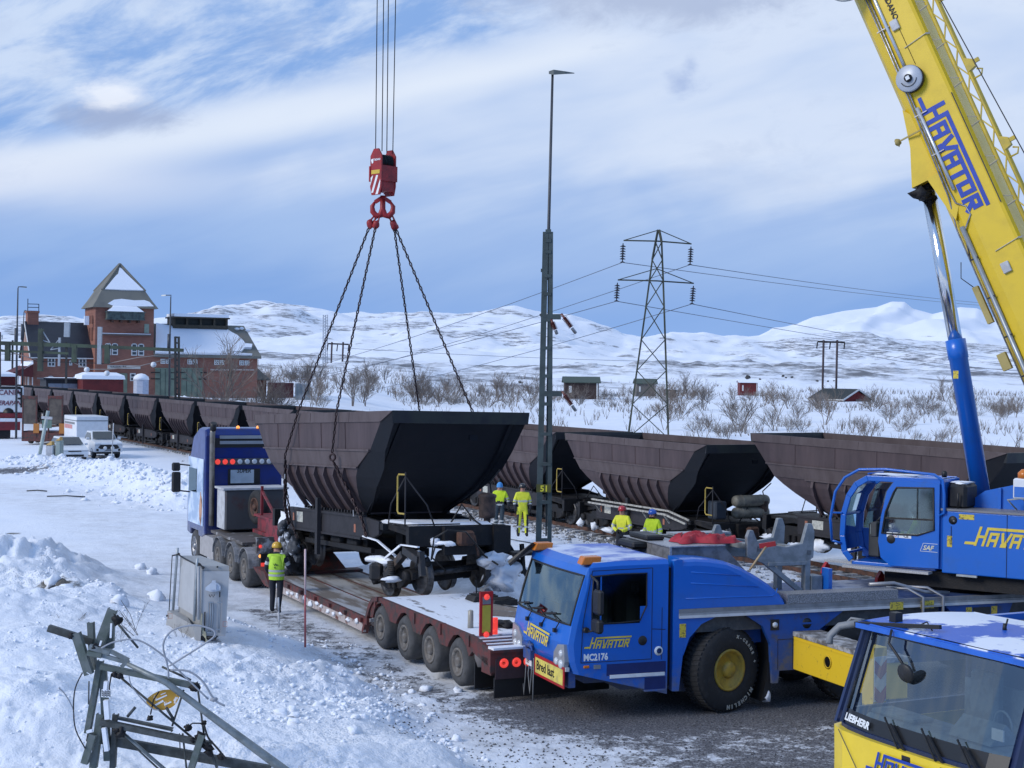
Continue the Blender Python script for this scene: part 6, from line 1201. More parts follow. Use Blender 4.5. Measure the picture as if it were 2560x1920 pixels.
# snow-filled coupler end at the right
g=MB(); 
rr_=random.Random(6)
for i in range(26): u=1238+rr_.gauss(0,17); v=1442+rr_.gauss(0,22); r=rr_.uniform(.06,.17); c_=inv(u,v,1.25+rr_.uniform(-.2,.2)); g.blob(c_,(r,r,r*.8),8,.35,i+60)
g.build('caked_snow',mat('caked_snow',(.55,.58,.64),.8,0,(.03,.03,.035),3.4,1,.56,.62,bump=.7,bscale=7),wh,I4)
g=MB(); g.box((3.6,.9,.35),(4.7,1.35,1.0)); g.bar((4.3,1.5,.5),(4.5,1.9,-.2),.10,.12); g.bar((4.6,1.7,.55),(4.7,1.7,-.15),.08,.10); g.box((4.3,1.3,.3),(5.0,2.0,.38)); g.build('buffer_gear',m_steelk,wh,HM)
# ---------------- people ----------------
m_hiy=mat('hi_vis_yellow',(.62,.80,.02),.7,0,(.46,.62,.02),5,.7,bump=.4,bscale=7); m_hiy2=mat('hi_vis_lemon',(.74,.76,.04),.7,0,(.55,.58,.04),5,.7,bump=.4,bscale=7); m_refl=mat('reflective_grey',(.48,.50,.50),.35,.2); m_work=mat('dark_work_cloth',(.012,.015,.026),.85,0,(.02,.022,.03),6,bump=.3); m_skin=mat('skin',(.42,.22,.16),.6); m_glove=mat('black_glove',(.012,.012,.012),.8); m_hair=mat('dark_beard',(.05,.03,.02),.8); m_green=mat('vest_green',(.46,.72,.05),.7,0,(.33,.55,.04),5,.7,bump=.4,bscale=7)
def person(label,pos,yaw,Hh,J,colors,hat,zones=None,extra=None):
    """J: joint offsets; figure faces local -Y; one skinned continuous body"""
    k=Hh/1.80; mw=yawm(pos,yaw)
    d=dict(pel=(0,0,.95),wai=(0,.0,1.08),che=(0,.01,1.32),nec=(0,.01,1.50),hea=(0,-.02,1.60),top=(0,-.02,1.72),
      hl=(.10,0,.92),hr=(-.10,0,.92),kl=(.12,-.02,.50),kr=(-.12,-.02,.50),al=(.13,.02,.09),ar=(-.13,.02,.09),tl=(.15,-.17,.04),tr=(-.15,-.17,.04),
      sl=(.19,.01,1.43),sr=(-.19,.01,1.43),el=(.27,.02,1.16),er=(-.27,.02,1.16),wl=(.25,-.08,.92),wr=(-.25,-.08,.92)); d.update(J)
    R_={'pel':.155,'wai':.155,'che':.175,'nec':.075,'hea':.092,'top':.075,'hl':.105,'hr':.105,'kl':.078,'kr':.078,'al':.062,'ar':.062,'tl':.045,'tr':.045,'sl':.085,'sr':.085,'el':.066,'er':.066,'wl':.045,'wr':.045}
    names=list(d); E=[('pel','wai'),('wai','che'),('che','nec'),('nec','hea'),('hea','top'),('pel','hl'),('pel','hr'),('hl','kl'),('hr','kr'),('kl','al'),('kr','ar'),('al','tl'),('ar','tr'),('che','sl'),('che','sr'),('sl','el'),('sr','er'),('el','wl'),('er','wr')]
    me=bpy.data.meshes.new('sk'); me.from_pydata([tuple(c*k for c in d[n]) for n in names],[(names.index(a),names.index(b)) for a,b in E],[])
    o=bpy.data.objects.new('sk',me); S.collection.objects.link(o); sk=o.modifiers.new('s','SKIN'); sk.use_smooth_shade=True; ss=o.modifiers.new('u','SUBSURF'); ss.levels=3; ss.render_levels=3
    for n,v in zip(names,me.skin_vertices[0].data): v.radius=(R_[n]*k*(1.12 if n in('che','wai','pel') else 1),R_[n]*k*(.80 if n in ('che','wai','pel') else 1)); v.use_root=(n=='pel')
    bpy.context.view_layer.update(); m2=bpy.data.meshes.new_from_object(o.evaluated_get(bpy.context.evaluated_depsgraph_get())); bpy.data.objects.remove(o); m2.name='person'
    m2.materials.clear(); mats=[]
    def mi(m):
        if m not in mats: mats.append(m)
        return mats.index(m)
    segs=[(Vector(d[a])*k,Vector(d[b])*k,a,b) for a,b in E]
    for p in m2.polygons:
        c=p.center; best=1e9
        for a,b,na,nb in segs:
            t=max(0,min(1,(c-a).dot(b-a)/(b-a).length_squared)); q=(c-(a+(b-a)*t)).length-.5*(R_[na]*(1-t)+R_[nb]*t)*k
            if q<best: best=q;bn=(na,nb,t)
        p.material_index=mi(colors(bn[0],bn[1],bn[2],c/k)); p.use_smooth=True
    for m in mats: m2.materials.append(m)
    ob=bpy.data.objects.new('person',m2); link(ob,None,mw); tag(ob,label,'person')
    # gloved hands with fingers
    for e_,w_,s_ in (('el','wl',1),('er','wr',-1)):
        a=Vector(d[e_])*k;b=Vector(d[w_])*k; dr_=(b-a).normalized(); g=MB(); c=b+dr_*.055*k; u=dr_.cross(Vector((1,0,.2))).normalized(); v=dr_.cross(u).normalized()
        g.tube([b-dr_*.01,b+dr_*.03,b+dr_*.085*k],[.036,.044,.040],8)
        for i in range(4): o_=u*(i-1.5)*.021; L_=(.075,.085,.08,.06)[i]; g.tube([b+dr_*.075+o_,b+dr_*(.075+L_*.55)+o_+v*.01,b+dr_*(.075+L_*.85)+o_+v*.035],[.012,.011,.009],5)
        g.tube([b+dr_*.02+u*.035,b+dr_*.055+u*.065+v*.01,b+dr_*.09+u*.065+v*.025],[.014,.012,.010],5)
        g.build('glove',m_glove,ob,mw)
    # face: nose, ears, eyes, mouth
    hc=Vector(d['hea'])*k+Vector((0,0,.035)); fw=Vector((0,-1,0)); 
    g=MB(); g.blob(hc+Vector((0,-.098,-.005)),(.014,.018,.022),6,.05,1); g.blob(hc+Vector((.088,.0,.0)),(.012,.02,.03),6,.1,2); g.blob(hc+Vector((-.088,.0,.0)),(.012,.02,.03),6,.1,3); g.build('nose_and_ears',m_skin,ob,mw)
    g=MB(); 
    for s_ in (-1,1): g.blob(hc+Vector((s_*.032,-.088,.02)),(.012,.008,.007),6,.0,1)
    g.blob(hc+Vector((0,-.09,-.045)),(.022,.008,.006),6,.0,1); g.build('eyes_and_mouth',m_hair,ob,mw)
    hat(ob,mw,Vector(d['hea'])*k+Vector((0,.005,.07)),k)
    if extra: extra(ob,mw,k)
    return ob
def helmet(col,name):
    m_=mat('helmet_'+name,col,.35,coat=.4)
    def f(ob,mw,c,k):
        g=MB(); g.smooth=True; vs=[];n=18
        g.lathe([(.128,0),(.130,.03),(.122,.075),(.098,.115),(.06,.140),(.0001,.148)],(0,0,1),c,n); g.loft([[c+Vector((x,-.10,.0)) for x in (-.09,.09)]+[c+Vector((x,-.155,-.012)) for x in (.06,-.06)],[c+Vector((x,-.10,.012)) for x in (-.09,.09)]+[c+Vector((x,-.155,.0)) for x in (.06,-.06)]]); g.tube([c+Vector((0,-.11,.10)),c+Vector((0,0,.153)),c+Vector((0,.11,.10))],.012,5)
        g.build('helmet',m_,ob,mw)
        g=MB(); g.lathe([(.04,-.01),(.042,.03),(.02,.04)],(1,0,0),c+Vector((.115,0,-.03)),8); g.lathe([(.04,-.01),(.042,.03),(.02,.04)],(-1,0,0),c+Vector((-.115,0,-.03)),8); g.build('ear_protector',m_black,ob,mw)
    return f
def beanie(ob,mw,c,k): g=MB(); g.lathe([(.108,-.035),(.112,.0),(.108,.06),(.085,.11),(.045,.145),(.0001,.155)],(0,0,1),c,16); g.lathe([(.112,-.04),(.118,-.02),(.112,.01)],(0,0,1),c,16); g.build('beanie',mat('beanie_blue',(.07,.28,.62),.9,bump=.4),ob,mw)
def band(z,*b): return any(abs(z-q)<.028 for q in b)
# 1 man in the foreground, seen from behind
def c1(a,b,t,c):
    if a in('nec','hea') : return m_skin if b!='hea' or t>.5 else m_work
    if a in('kl','kr','hl','hr','al','ar') or (a=='pel' and b in('hl','hr')): return m_work if c.z<.90 else m_green
    if a in('sl','sr'): return m_refl if .45<t<.75 else m_work
    if a in('el','er'): return m_work
    if a=='pel' or a=='wai' or a=='che':
        if band(c.z,1.06,.96): return m_refl
        return m_green if c.z>.88 else m_work
    return m_work
def e1(ob,mw,k):
    g=MB(); g.loft([[(.195*math.cos(a),.155*math.sin(a),.86) for a in np.linspace(0,6.1,16)],[(.20*math.cos(a),.16*math.sin(a),1.0) for a in np.linspace(0,6.1,16)],[(.215*math.cos(a),.165*math.sin(a),1.3) for a in np.linspace(0,6.1,16)],[(.16*math.cos(a),.13*math.sin(a),1.46) for a in np.linspace(0,6.1,16)]],cap=False,smooth=True)
    v=g.build('vest',m_green,ob,mw)
    g=MB()
    for z in (.95,1.06): g.loft([[((.206+.004)*math.cos(a),(.163)*math.sin(a),z) for a in np.linspace(0,6.1,16)],[((.212)*math.cos(a),.168*math.sin(a),z+.055) for a in np.linspace(0,6.1,16)]],cap=False,smooth=True)
    g.build('reflective_band',m_refl,v,mw)
    g=MB(); 
    for p_ in ([(.0,.178,1.30),(-.06,.178,1.22),(.0,.178,1.24)],[(.0,.178,1.24),(.06,.178,1.30),(.02,.178,1.22)],[(-.02,.178,1.2),(.03,.178,1.2),(.0,.178,1.14)],[(-.1,.172,1.25),(-.02,.178,1.27),(-.02,.178,1.23)]): g.add(p_,[(0,1,2)])
    g.build('back_emblem',mat('emblem_dark_green',(.03,.09,.02),.7),v,mw)
p_=G(690,1531,.02); person('worker in yellow helmet and green reflective vest, seen from behind beside the trailer',(p_.x,p_.y,.0),176,1.80,dict(kl=(.10,-.05,.50),al=(.11,-.02,.09),tl=(.12,-.2,.05),kr=(-.10,.03,.50),ar=(-.11,.22,.13),tr=(-.12,.1,.04),wr=(-.30,-.33,1.02),er=(-.31,-.08,1.16),el=(.26,.05,1.16),wl=(.2,-.1,.98)),c1,helmet((.72,.42,.03),'yellow'),extra=e1)
def mkc(torso,trous,bands=(1.05,1.22),low=None,sleeve=None,blackz=None,tb=(.3,.42),tmix=None):
    def f(a,b,t,c):
        if a in('nec','hea') : return m_skin if c.z>1.52 else torso
        if a in('al','ar'): return m_glove
        if a in('kl','kr','hl','hr') or (a=='pel' and b in('hl','hr')):
            if low and c.z>low: return m_refl if band(c.z,.84) else torso
            if band(c.z,*tb): return m_refl
            if tmix and c.z<.75 and abs(c.x)>.13: return m_work
            return trous
        if a in('sl','sr'): return m_refl if .7<t<.9 else torso
        if a in('el','er'): return m_refl if .15<t<.35 else (sleeve or torso)
        if band(c.z,*bands): return m_refl
        if blackz and c.z<blackz: return m_work
        return torso
    return f
p_=P(1248,1330,56); person('worker in bright blue beanie and yellow jacket, walking between the wagons',(p_.x,p_.y,p_.z),0,1.80,dict(kl=(.09,-.06,.5),al=(.10,-.02,.09),wl=(.33,-.05,.93),wr=(-.38,-.10,.98),er=(-.32,.02,1.18),el=(.30,.03,1.18)),mkc(m_hiy,mat('blue_grey_trousers',(.03,.05,.07),.85),(1.0,),sleeve=m_work,blackz=1.13),beanie)
p_=P(1305,1341,55); person('worker all in yellow with black helmet, left of the lamp mast',(p_.x,p_.y,p_.z),8,1.90,dict(kl=(.13,-.02,.5),al=(.15,0,.09)),mkc(m_hiy2,m_hiy2,(1.20,),sleeve=m_work,tmix=1,tb=(.33,)),helmet((.02,.02,.02),'black'))
p_=P(1556,1258,49.5); person('worker in red helmet and lemon jacket standing behind the crane cab roof',(p_.x,p_.y,p_.z-1.93),-25,1.84,dict(el=(.30,-.04,1.14),er=(-.30,-.04,1.14),wl=(.07,-.26,1.03),wr=(-.07,-.26,1.03)),mkc(m_hiy2,m_work,(1.12,),blackz=1.06),helmet((.42,.02,.03),'red'))
p_=P(1632,1266,48); person('worker in blue helmet and long yellow coat beside the red tarpaulin',(p_.x,p_.y,p_.z-1.93),-35,1.84,dict(el=(.27,.04,1.15),er=(-.27,.02,1.15),wl=(.24,-.02,.90),wr=(-.24,-.06,.92)),mkc(m_hiy,m_work,(1.12,.98),low=.72,sleeve=m_hiy),helmet((.02,.10,.45),'blue'))
# crane operator seated
q=SM@Vector((.55,.9,2.35)); op=person('crane operator in yellow jacket seated in the blue operator cab',tuple(q),145+90,1.75,dict(pel=(0,0,.45),wai=(0,.03,.6),che=(0,.06,.84),nec=(0,.04,1.02),hea=(0,.0,1.12),top=(0,0,1.22),hl=(.1,0,.43),hr=(-.1,0,.43),kl=(.13,-.42,.45),kr=(-.13,-.42,.45),al=(.13,-.48,.10),ar=(-.13,-.48,.10),tl=(.14,-.62,.06),tr=(-.14,-.62,.06),sl=(.18,.05,.96),sr=(-.18,.05,.96),el=(.26,-.05,.72),er=(-.26,-.05,.72),wl=(.2,-.28,.72),wr=(-.2,-.28,.72)),
   lambda a,b,t,c:(m_skin if a in('nec','hea') else m_work if (a in('hl','hr','al','ar','kl','kr') and (t<.6 or a[0]!='k')) else m_refl if (a in('el','er') and .2<t<.5) else m_hiy),helmet((.5,.5,.5),'pale'))
# ---------------- masts, pylons and lines ----------------
D=46; mb_=P(1367,1365,D); z0_=.1
def LMp(u,v,dd=0): q=P(u,v,D+dd); return q
lm=thing('lamp_mast','tall grey steel catenary mast with a lamp on top, between the two groups of workers','mast',T_(P(1360,1450,D).x,P(1360,1450,D).y,z0_))
m_mast=mat('mast_green_grey',(.075,.10,.10),.6,.2,(.05,.065,.065),3,.8)
def mastx(v): return float(np.interp(v,[560,700,900,1362,1500],[1371,1369.5,1366,1360.5,1358]))
g=MB()
for s_ in (-1,1):
    g.bar(LMp(mastx(1500)+s_*15,1490,0),LMp(mastx(580)+s_*6.5,580,0),.17 if s_<0 else .13,.16,up=(0,1,0))
g.bar(LMp(mastx(1500)-15,1490,.3),LMp(mastx(640)-7,640,.2),.06,.10,up=(0,1,0)); g.bar(LMp(mastx(1500)+15,1490,.3),LMp(mastx(640)+7,640,.2),.06,.10,up=(0,1,0))
for v in (1350,1255,1160,1085,1010,940,870,800,735,690,630,602,578):
    w_=np.interp(v,[580,1490],[7,18]); g.bar(LMp(mastx(v)-w_,v,-.02),LMp(mastx(v)+w_,v,-.02),.10,.16,up=(0,1,0))
g.bar(LMp(mastx(1300)+4,1340,.05),LMp(mastx(620)+2,620,.05),.05,.05,up=(0,1,0))
mk_=g.build('mast_column',m_mast,lm,I4)
g=MB(); g.tube([LMp(1368.5,700),LMp(1371.5,580),LMp(1381.5,183)],[.055,.05,.038],10); g.build('lamp_pole',mat('pole_dark',(.07,.075,.085),.5,.4),lm,I4)
g=MB(); g.loft([[LMp(1372,178,-.1),LMp(1372,185,-.1),LMp(1372,185,.1),LMp(1372,178,.1)],[LMp(1384,174,-.16),LMp(1384,187,-.16),LMp(1384,187,.16),LMp(1384,174,.16)],[LMp(1412,178,-.16),LMp(1412,185,-.16),LMp(1412,185,.16),LMp(1412,178,.16)],[LMp(1436,182,-.05),LMp(1436,184,-.05),LMp(1436,184,.05),LMp(1436,182,.05)]]); lh=g.build('lamp_head',mat('lamp_head_grey',(.10,.12,.12),.5),lm,I4)
g=MB(); g.add([LMp(1400,186,-.12),LMp(1428,185.5,-.08),LMp(1428,185.5,.08),LMp(1400,186,.12)],[(0,1,2,3)]); g.build('lamp_glass',mat('lamp_lit',(.9,.9,.85),.3,emit=(1,.97,.9),estr=1.0),lh,I4)
g=MB(); g.bar(LMp(1356,792),LMp(1402,792),.16,.16); g.bar(LMp(1350,785),LMp(1360,800),.08,.06); g.bar(LMp(1356,984),LMp(1405,984),.16,.16); g.bar(LMp(1352,676),LMp(1380,676),.10,.10); g.bar(LMp(1345,1220),LMp(1356,1220),.05,.2); g.build('mast_bracket',m_mast,lm,I4)
for (a,b_) in (((1403,784),(1440,834)),((1378,798),(1393,836)),((1405,978),(1440,1028))):
    A=LMp(*a,-.1);B=LMp(*b_,-.1); dv=(B-A); L_=dv.length; g=MB(); prof_=[(.035,0),(.035,.18*L_)]; 
    for k in range(9): t=.2+k*.055; prof_+=[(.045,t*L_),(.085,(t+.012)*L_),(.085,(t+.028)*L_),(.045,(t+.042)*L_)]
    g.lathe(prof_,dv,A,12); g.build('insulator',mat('insulator_brown',(.10,.014,.012),.3),lm,I4); g=MB(); g.lathe([(.045,.72*L_),(.05,.74*L_),(.05,.97*L_),(.03,L_)],dv,A,10); g.build('insulator_cap',m_steel,lm,I4)
g=MB(); q=P(1361,1221,D-.2); X=frame(q,(1,0,0),(0,0,1)); 
g.add([X@Vector((-.24,-.12,0)),X@Vector((.20,-.12,0)),X@Vector((.20,.12,0)),X@Vector((-.24,.12,0)),X@Vector((-.24,-.12,-.01)),X@Vector((.20,-.12,-.01)),X@Vector((.20,.12,-.01)),X@Vector((-.24,.12,-.01))],[(0,1,2,3),(7,6,5,4),(0,4,5,1),(2,6,7,3)]); np_=g.build('number_plate',mat('plate_dark_yellow',(.10,.10,.02),.6),lm,I4)
text('51',mat('digit_yellow',(.75,.68,.05),.5),np_,X@T_(-.13,-.09,.005),.25,.002,.008)
# lattice pylon
PD=152.
def PP(u,v,dd=0): return P(u,v,PD+dd)
py=thing('power_pylon','tall lattice power pylon with two crossarms and four insulator strings','pylon',T_(PP(1620,1100).x,PP(1620,1100).y,0))
m_py=mat('pylon_olive_steel',(.035,.04,.03),.6,.3,(.07,.075,.05),.3)
Q=lambda zx,zy:(1500+zx*.34364,540+zy*.34364)
def leg(t,s_,f_): # t 0 top .. 1 bottom ; corner legs (left/right, front/back)
    top=Q(425,100);lb=Q(195,1640);rb=Q(505,1640)
    v=top[1]+(lb[1]-top[1])*t; l=np.interp(v,[Q(0,100)[1],Q(0,300)[1],Q(0,680)[1],Q(0,1640)[1]],[Q(422,0)[0],Q(383,0)[0],Q(332,0)[0],Q(195,0)[0]]); r=np.interp(v,[Q(0,100)[1],Q(0,180)[1],Q(0,480)[1],Q(0,1640)[1]],[Q(430,0)[0],Q(448,0)[0],Q(460,0)[0],Q(500,0)[0]])
    return PP(l if s_<0 else r,v,(f_*(.6+2.0*t)))
g=MB()
for s_ in (-1,1):
    for f_ in (-1,1):
        pts=[leg(t,s_,f_) for t in (0,.06,.14,.25,.38,.55,.75,1.04)]
        for a,b_ in zip(pts[:-1],pts[1:]): g.bar(a,b_,.16 if s_<0 else .24,.16)
lv=[.055,.14,.235,.25,.375,.515,.655,.81,1.0]
lv=[(y-100)/1540 for y in (190,320,470,660,900,1125,1370,1620)]
for a,b_ in zip(lv[:-1],lv[1:]):
    for f_ in (-1,1): g.bar(leg(a,-1,f_),leg(b_,1,f_),.12,.08); g.bar(leg(a,1,f_),leg(b_,-1,f_),.12,.08)
    for s_ in (-1,1): g.bar(leg(a,s_,-1),leg(b_,s_,1),.08,.06)
def arm(l,r,apex,mid):
    for dd in (-.5,.5):
        g.bar(PP(*Q(*l),0),PP(*Q(*mid),dd),.13,.13); g.bar(PP(*Q(*mid),dd),PP(*Q(*r),0),.13,.13)
        g.bar(PP(*Q(*l),0),PP(*Q(*apex),dd*.4),.10,.08); g.bar(PP(*Q(*apex),dd*.4),PP(*Q(*r),0),.10,.08)
arm((172,178),(665,203),(428,102),(420,183)); arm((130,465),(682,490),(412,383),(412,472))
g.build('lattice_tower',m_py,py,I4)
INS=[((168,198),(163,338)),((662,222),(655,355)),((127,485),(120,620)),((680,508),(669,640))]
for a,b_ in INS:
    A=PP(*Q(*a));B=PP(*Q(*b_)); dv=B-A;L_=dv.length; g=MB(); prof_=[(.05,0)]
    for k in range(6): t=.1+k*.13; prof_+=[(.06,t*L_),(.30,(t+.07)*L_),(.30,(t+.085)*L_),(.06,(t+.1)*L_)]
    prof_+=[(.05,.93*L_),(.28,L_)]; g.lathe(prof_,dv,A,10); g.build('insulator_string',mat('insulator_dark',(.02,.022,.035),.4),py,I4)
wires=[]
ends=[[(-10,560+500),(1480,880)] for _ in range(4)]
def wire(a,b_,sag,da,db,r=.028,n=14):
    A=P(*a,da);B=P(*b_,db); return [A+(B-A)*t+Vector((0,0,-sag*4*t*(1-t))) for t in np.linspace(0,1,n)],r
WL=[(Q(163,338),(1352,792+14),0,PD,70,'wire from the upper left arm to the left'),]
segs=[(Q(163,338),(2600,772),.8,PD,420),(Q(655,355),(2600,770-4),.8,PD,420),(Q(120,620),(2600,922),.5,PD,520),(Q(669,640),(2600,905),1.,PD,480),
      (Q(163,338),(560,965),1.5,PD,330),(Q(655,355),(600,985),1.5,PD,330),(Q(120,620),(480,985),1.5,PD,330),(Q(669,640),(700,1010),1.5,PD,330)]
WLAB=['upper left arm running right','upper right arm running right','lower left arm running right','lower right arm running right','upper left arm running left','upper right arm running left','lower left arm running left','lower right arm running left']
for (a,b_,sg,da,db),lb in zip(segs,WLAB):
    pts,r=wire(a,b_,sg,da,db,.035); g=MB(); g.tube(pts,r,4); o=g.build('power_line',mat('wire_grey',(.10,.12,.16),.6),None,I4); tag(o,'thin power line from the pylon\'s '+lb,'power line','power lines hung on the pylon')
pts,r=wire((860,870),(1700,905),.6,500,520,.05); g=MB(); g.tube(pts,.06,4); tag(g.build('power_line',MT['wire_grey'],None,I4),'faint power line sloping right from the far portal pole at centre','power line')
for k,(y0,y1) in enumerate(((905,930),(880,925))): pts,r=wire((2112,870+k*8),(2600,y1+k*14),1.0,420,380,.05); g=MB(); g.tube(pts,.06,4); tag(g.build('power_line',MT['wire_grey'],None,I4),['lower','upper'][1-k]+' faint line leaving the right-hand portal pole','power line')
# portal poles
def portal(px,d,label,w):
    l,r,top,bot,x0,x1=px; c=P((l+r)/2,bot,d); t=thing('portal_pole',label,'power pole',T_(c.x,c.y,c.z))
    for u in (l,r): g=MB(); g.tube([P(u-4,bot+14,d),P(u,top-3,d)],w,7); g.build('pole',mat('pole_purple_brown',(.06,.045,.05),.8),t,I4)
    g=MB(); g.bar(P(x0,top+1,d),P(x1,top+3,d),w*1.3,w*1.6); g.build('crossarm',m_steelk,t,I4)
    for u,v in ((x0,top+2),((l+r)/2,top+4),(x1,top+4)): g=MB(); g.tube([P(u,v,d),P(u-(2 if u!=x1 else 2),v+16,d)],w*.6,5); g.build('insulator',m_steelk,t,I4)
portal((2059,2093,853,1015,2044,2112),300,'two-legged wooden portal pole standing before the red cabin with white gable trim',.22)
portal((830,858,858,950,820,872),420,'distant two-legged portal pole between the two left chains',.25)
# thin radio mast
t=thing('lattice_mast','pale distant lattice radio mast left of the far portal pole','mast',T_(P(812,955,430).x,P(812,955,430).y,0))
g=MB()
for u in (807,813,818): g.bar(P(u,960,430),P(u+1,787,430),.18,.18)
for k in range(24): v=955-k*7; g.bar(P(807,v,430),P(818,v-7,430),.10,.10); g.bar(P(818,v,430),P(807,v-7,430),.10,.10)
g.build('mast_lattice',mat('faded_grey_steel',(.30,.33,.38),.7),t,I4)
# ---------------- street lamps at left ----------------
for (u,vb,vt,u2,v2,dd,lb) in ((43,860,717,66,717,130,'slim street lamp with its arm to the right, at the left edge'),(58,850,777,66,776,175,'small faint street lamp just right of the leftmost lamp'),(425,875,738,404,738,140,'street lamp with its lit head pointing left, before the snowy roof')):
    q=P(u,vb,dd); t=thing('street_lamp',lb,'street lamp',T_(q.x,q.y,0)); 
    g=MB(); g.tube([Vector((q.x,q.y,0)),P(u-1,vb,dd),P(u+2,vt+4,dd)],[.10,.09,.05],8); g.tube([P(u+2,vt+4,dd),P(u+3,vt,dd),P((u+u2)/2,vt,dd)],.045,6); g.tube([P(u-3,vb,dd),P(u-2,vb-40,dd)],.16,8); g.build('pole',mat('pole_dark',(.07,.075,.085)),t,I4)
    g=MB(); g.bar(P((u+u2)/2,v2,dd),P(u2,v2+1,dd),.22,.10); g.build('lamp_head',mat('lamp_head_grey',(.1,.12,.12)) if u<400 else mat('lamp_head_pale',(.5,.52,.5),.5,emit=(1,1,.95),estr=.3),t,I4)
# ---------------- catenary gantry ----------------
GD=118.
def GP(zx,zy,dd=0): return P(*z1(zx,zy),GD+dd)
gt=thing('catenary_gantry','green-grey steel gantry over the tracks before the brick station','gantry',T_(GP(1400,1100).x,GP(1400,1100).y,0))
m_gn=mat('gantry_green',(.06,.085,.055),.65,.1,(.03,.035,.03),.6,.9); m_gk=mat('gantry_dark',(.025,.027,.028),.7)
def gbar(a,b_,w,mt=m_gn,nm='beam',dd=0): g=MB(); g.bar(GP(*a,dd),GP(*b_,dd),w,w); return g.build(nm,mt,gt,I4)
gbar((-60,686),(560,706),.30); gbar((560,706),(1450,745),.26); gbar((-60,745),(540,770),.18); gbar((0,822),(860,850),.05,m_gk,'cross_wire')
for x,w_ in ((1385,.16),(1412,.16)): gbar((x,636),(x+2,1190),w_,m_gk,'post')
for y in range(640,1180,45): gbar((1385,y),(1412,y+4),.12,m_gk,'post_batten')
for (a,b_,w_) in (((325,575),(318,910),.36),((525,680),(522,1010),.14),((590,706),(585,840),.34),((848,700),(846,850),.36),((62,690),(60,830),.36),((100,665),(98,890),.12)): gbar(a,b_,w_,m_gn if w_>.2 else m_gk,'hanger')
for (a,b_,w_) in (((532,528),(528,640),.38),((472,645),(466,870),.16),((790,560),(785,855),.30)): gbar(a,b_,w_,mat('galv_pale',(.34,.38,.42),.6),'grey_tube')
for (a,b_) in (((325,575),(395,685)),((395,685),(335,665)),((470,655),(400,740)),((400,740),(460,730)),((850,700),(870,690)),((0,640),(20,625)),((20,625),(15,660))): gbar(a,b_,.07,mat('galv_pale',(.34,.38,.42)),'stay')
for (a,b_) in (((0,1050),(0,600)),): gbar(a,b_,.12,m_gk,'post')
for pts in ([(560,830),(690,895),(860,895),(1100,870),(1390,800)],[(850,850),(1100,800),(1400,770)],[(0,735),(320,830)]):
    g=MB(); g.tube([GP(*p) for p in pts],.035,4); g.build('catenary_wire',mat('wire_buff',(.30,.26,.24),.6),gt,I4)
for p in ((686,898),(845,926),(1213,858)): g=MB(); g.blob(GP(*p),.22,8,.05,1); g.build('signal_globe',m_white,gt,I4)
# ---------------- the brick station ----------------
m_brick=None
def brickmat():
    m=mat('red_brick',(.31,.135,.092),.85,0,(.23,.10,.075),.25,.9,.35,.65); nt=m.node_tree; b=nt.nodes['Principled BSDF']; N=nt.nodes.new; L=nt.links.new
    old=b.inputs['Base Color'].links[0].from_socket; tc=N('ShaderNodeTexCoord'); mp=N('ShaderNodeMapping'); L(tc.outputs['Object'],mp.inputs[0]); mp.inputs['Rotation'].default_value=(math.pi/2,0,0)
    br=N('ShaderNodeTexBrick'); br.inputs['Scale'].default_value=1.0; br.inputs['Brick Width'].default_value=.5; br.inputs['Row Height'].default_value=.16; br.inputs['Mortar Size'].default_value=.02; br.inputs['Color1'].default_value=(1,1,1,1); br.inputs['Color2'].default_value=(.78,.76,.76,1); br.inputs['Mortar'].default_value=(.8,.85,.9,1); L(mp.outputs[0],br.inputs[0])
    x=N('ShaderNodeMixRGB'); x.blend_type='MULTIPLY'; x.inputs[0].default_value=.8; L(old,x.inputs[1]); L(br.outputs[0],x.inputs[2]); L(x.outputs[0],b.inputs['Base Color']); return m
m_brick=brickmat()
q=P(*z1(755,700),205); BFm=yawm((q.x,q.y,0),25.5)
def B(zx,zy,y=0): p=LP(BFm,*z1(zx,zy),1,y); return (p.x,p.z)
st=thing('station_building','red brick station with a hipped tower, dark-roofed wing and snowy shed wing','station',BFm)
def ps(mb,name,mt,par=st): return mb.build(name,mt,par,BFm)
zg=.5
def wl(a,b_,y0,y1,z0,z1,name='wall',mt=None): g=MB(); g.box((a,y0,z0),(b_,y1,z1)); return ps(g,name,mt or m_brick)
# tower
tx0,tz1=B(755,395); tx1,_=B(1217,400); tdep=(tx1-tx0)
_,e2=B(1170,265)
wl(tx0,tx1,0,tdep,zg,tz1,'tower_wall')
m_rgrey=mat('weathered_roof_grey',(.17,.165,.14),.8,0,(.12,.12,.11),.3,.8,bump=.2,bscale=3)
g=MB(); o_=.5; i1=1.0; zt1=B(790,265,i1)[1]; zap=B(945,62,tdep/2)[1]
A_=[(tx0-o_,-o_,tz1-.15),(tx1+o_,-o_,tz1-.15),(tx1+o_,tdep+o_,tz1-.15),(tx0-o_,tdep+o_,tz1-.15)]
A2=[(tx0+.2,.2,tz1+.9),(tx1-.2,.2,tz1+.9),(tx1-.2,tdep-.2,tz1+.9),(tx0+.2,tdep-.2,tz1+.9)]
Bq=[(tx0+i1,i1,zt1),(tx1-i1,i1,zt1),(tx1-i1,tdep-i1,zt1),(tx0+i1,tdep-i1,zt1)]; ap=((tx0+tx1)/2,tdep/2,zap)
g.loft([A_,A2,Bq],cap=False); 
for i in range(4): g.add([Bq[i],Bq[(i+1)%4],ap],[(0,1,2)])
g.add(A_,[(0,1,2,3)])
for i in range(4): g.bar(Vector(Bq[i]),Vector(ap),.25,.25)
rf_=ps(g,'tower_roof',m_rgrey)
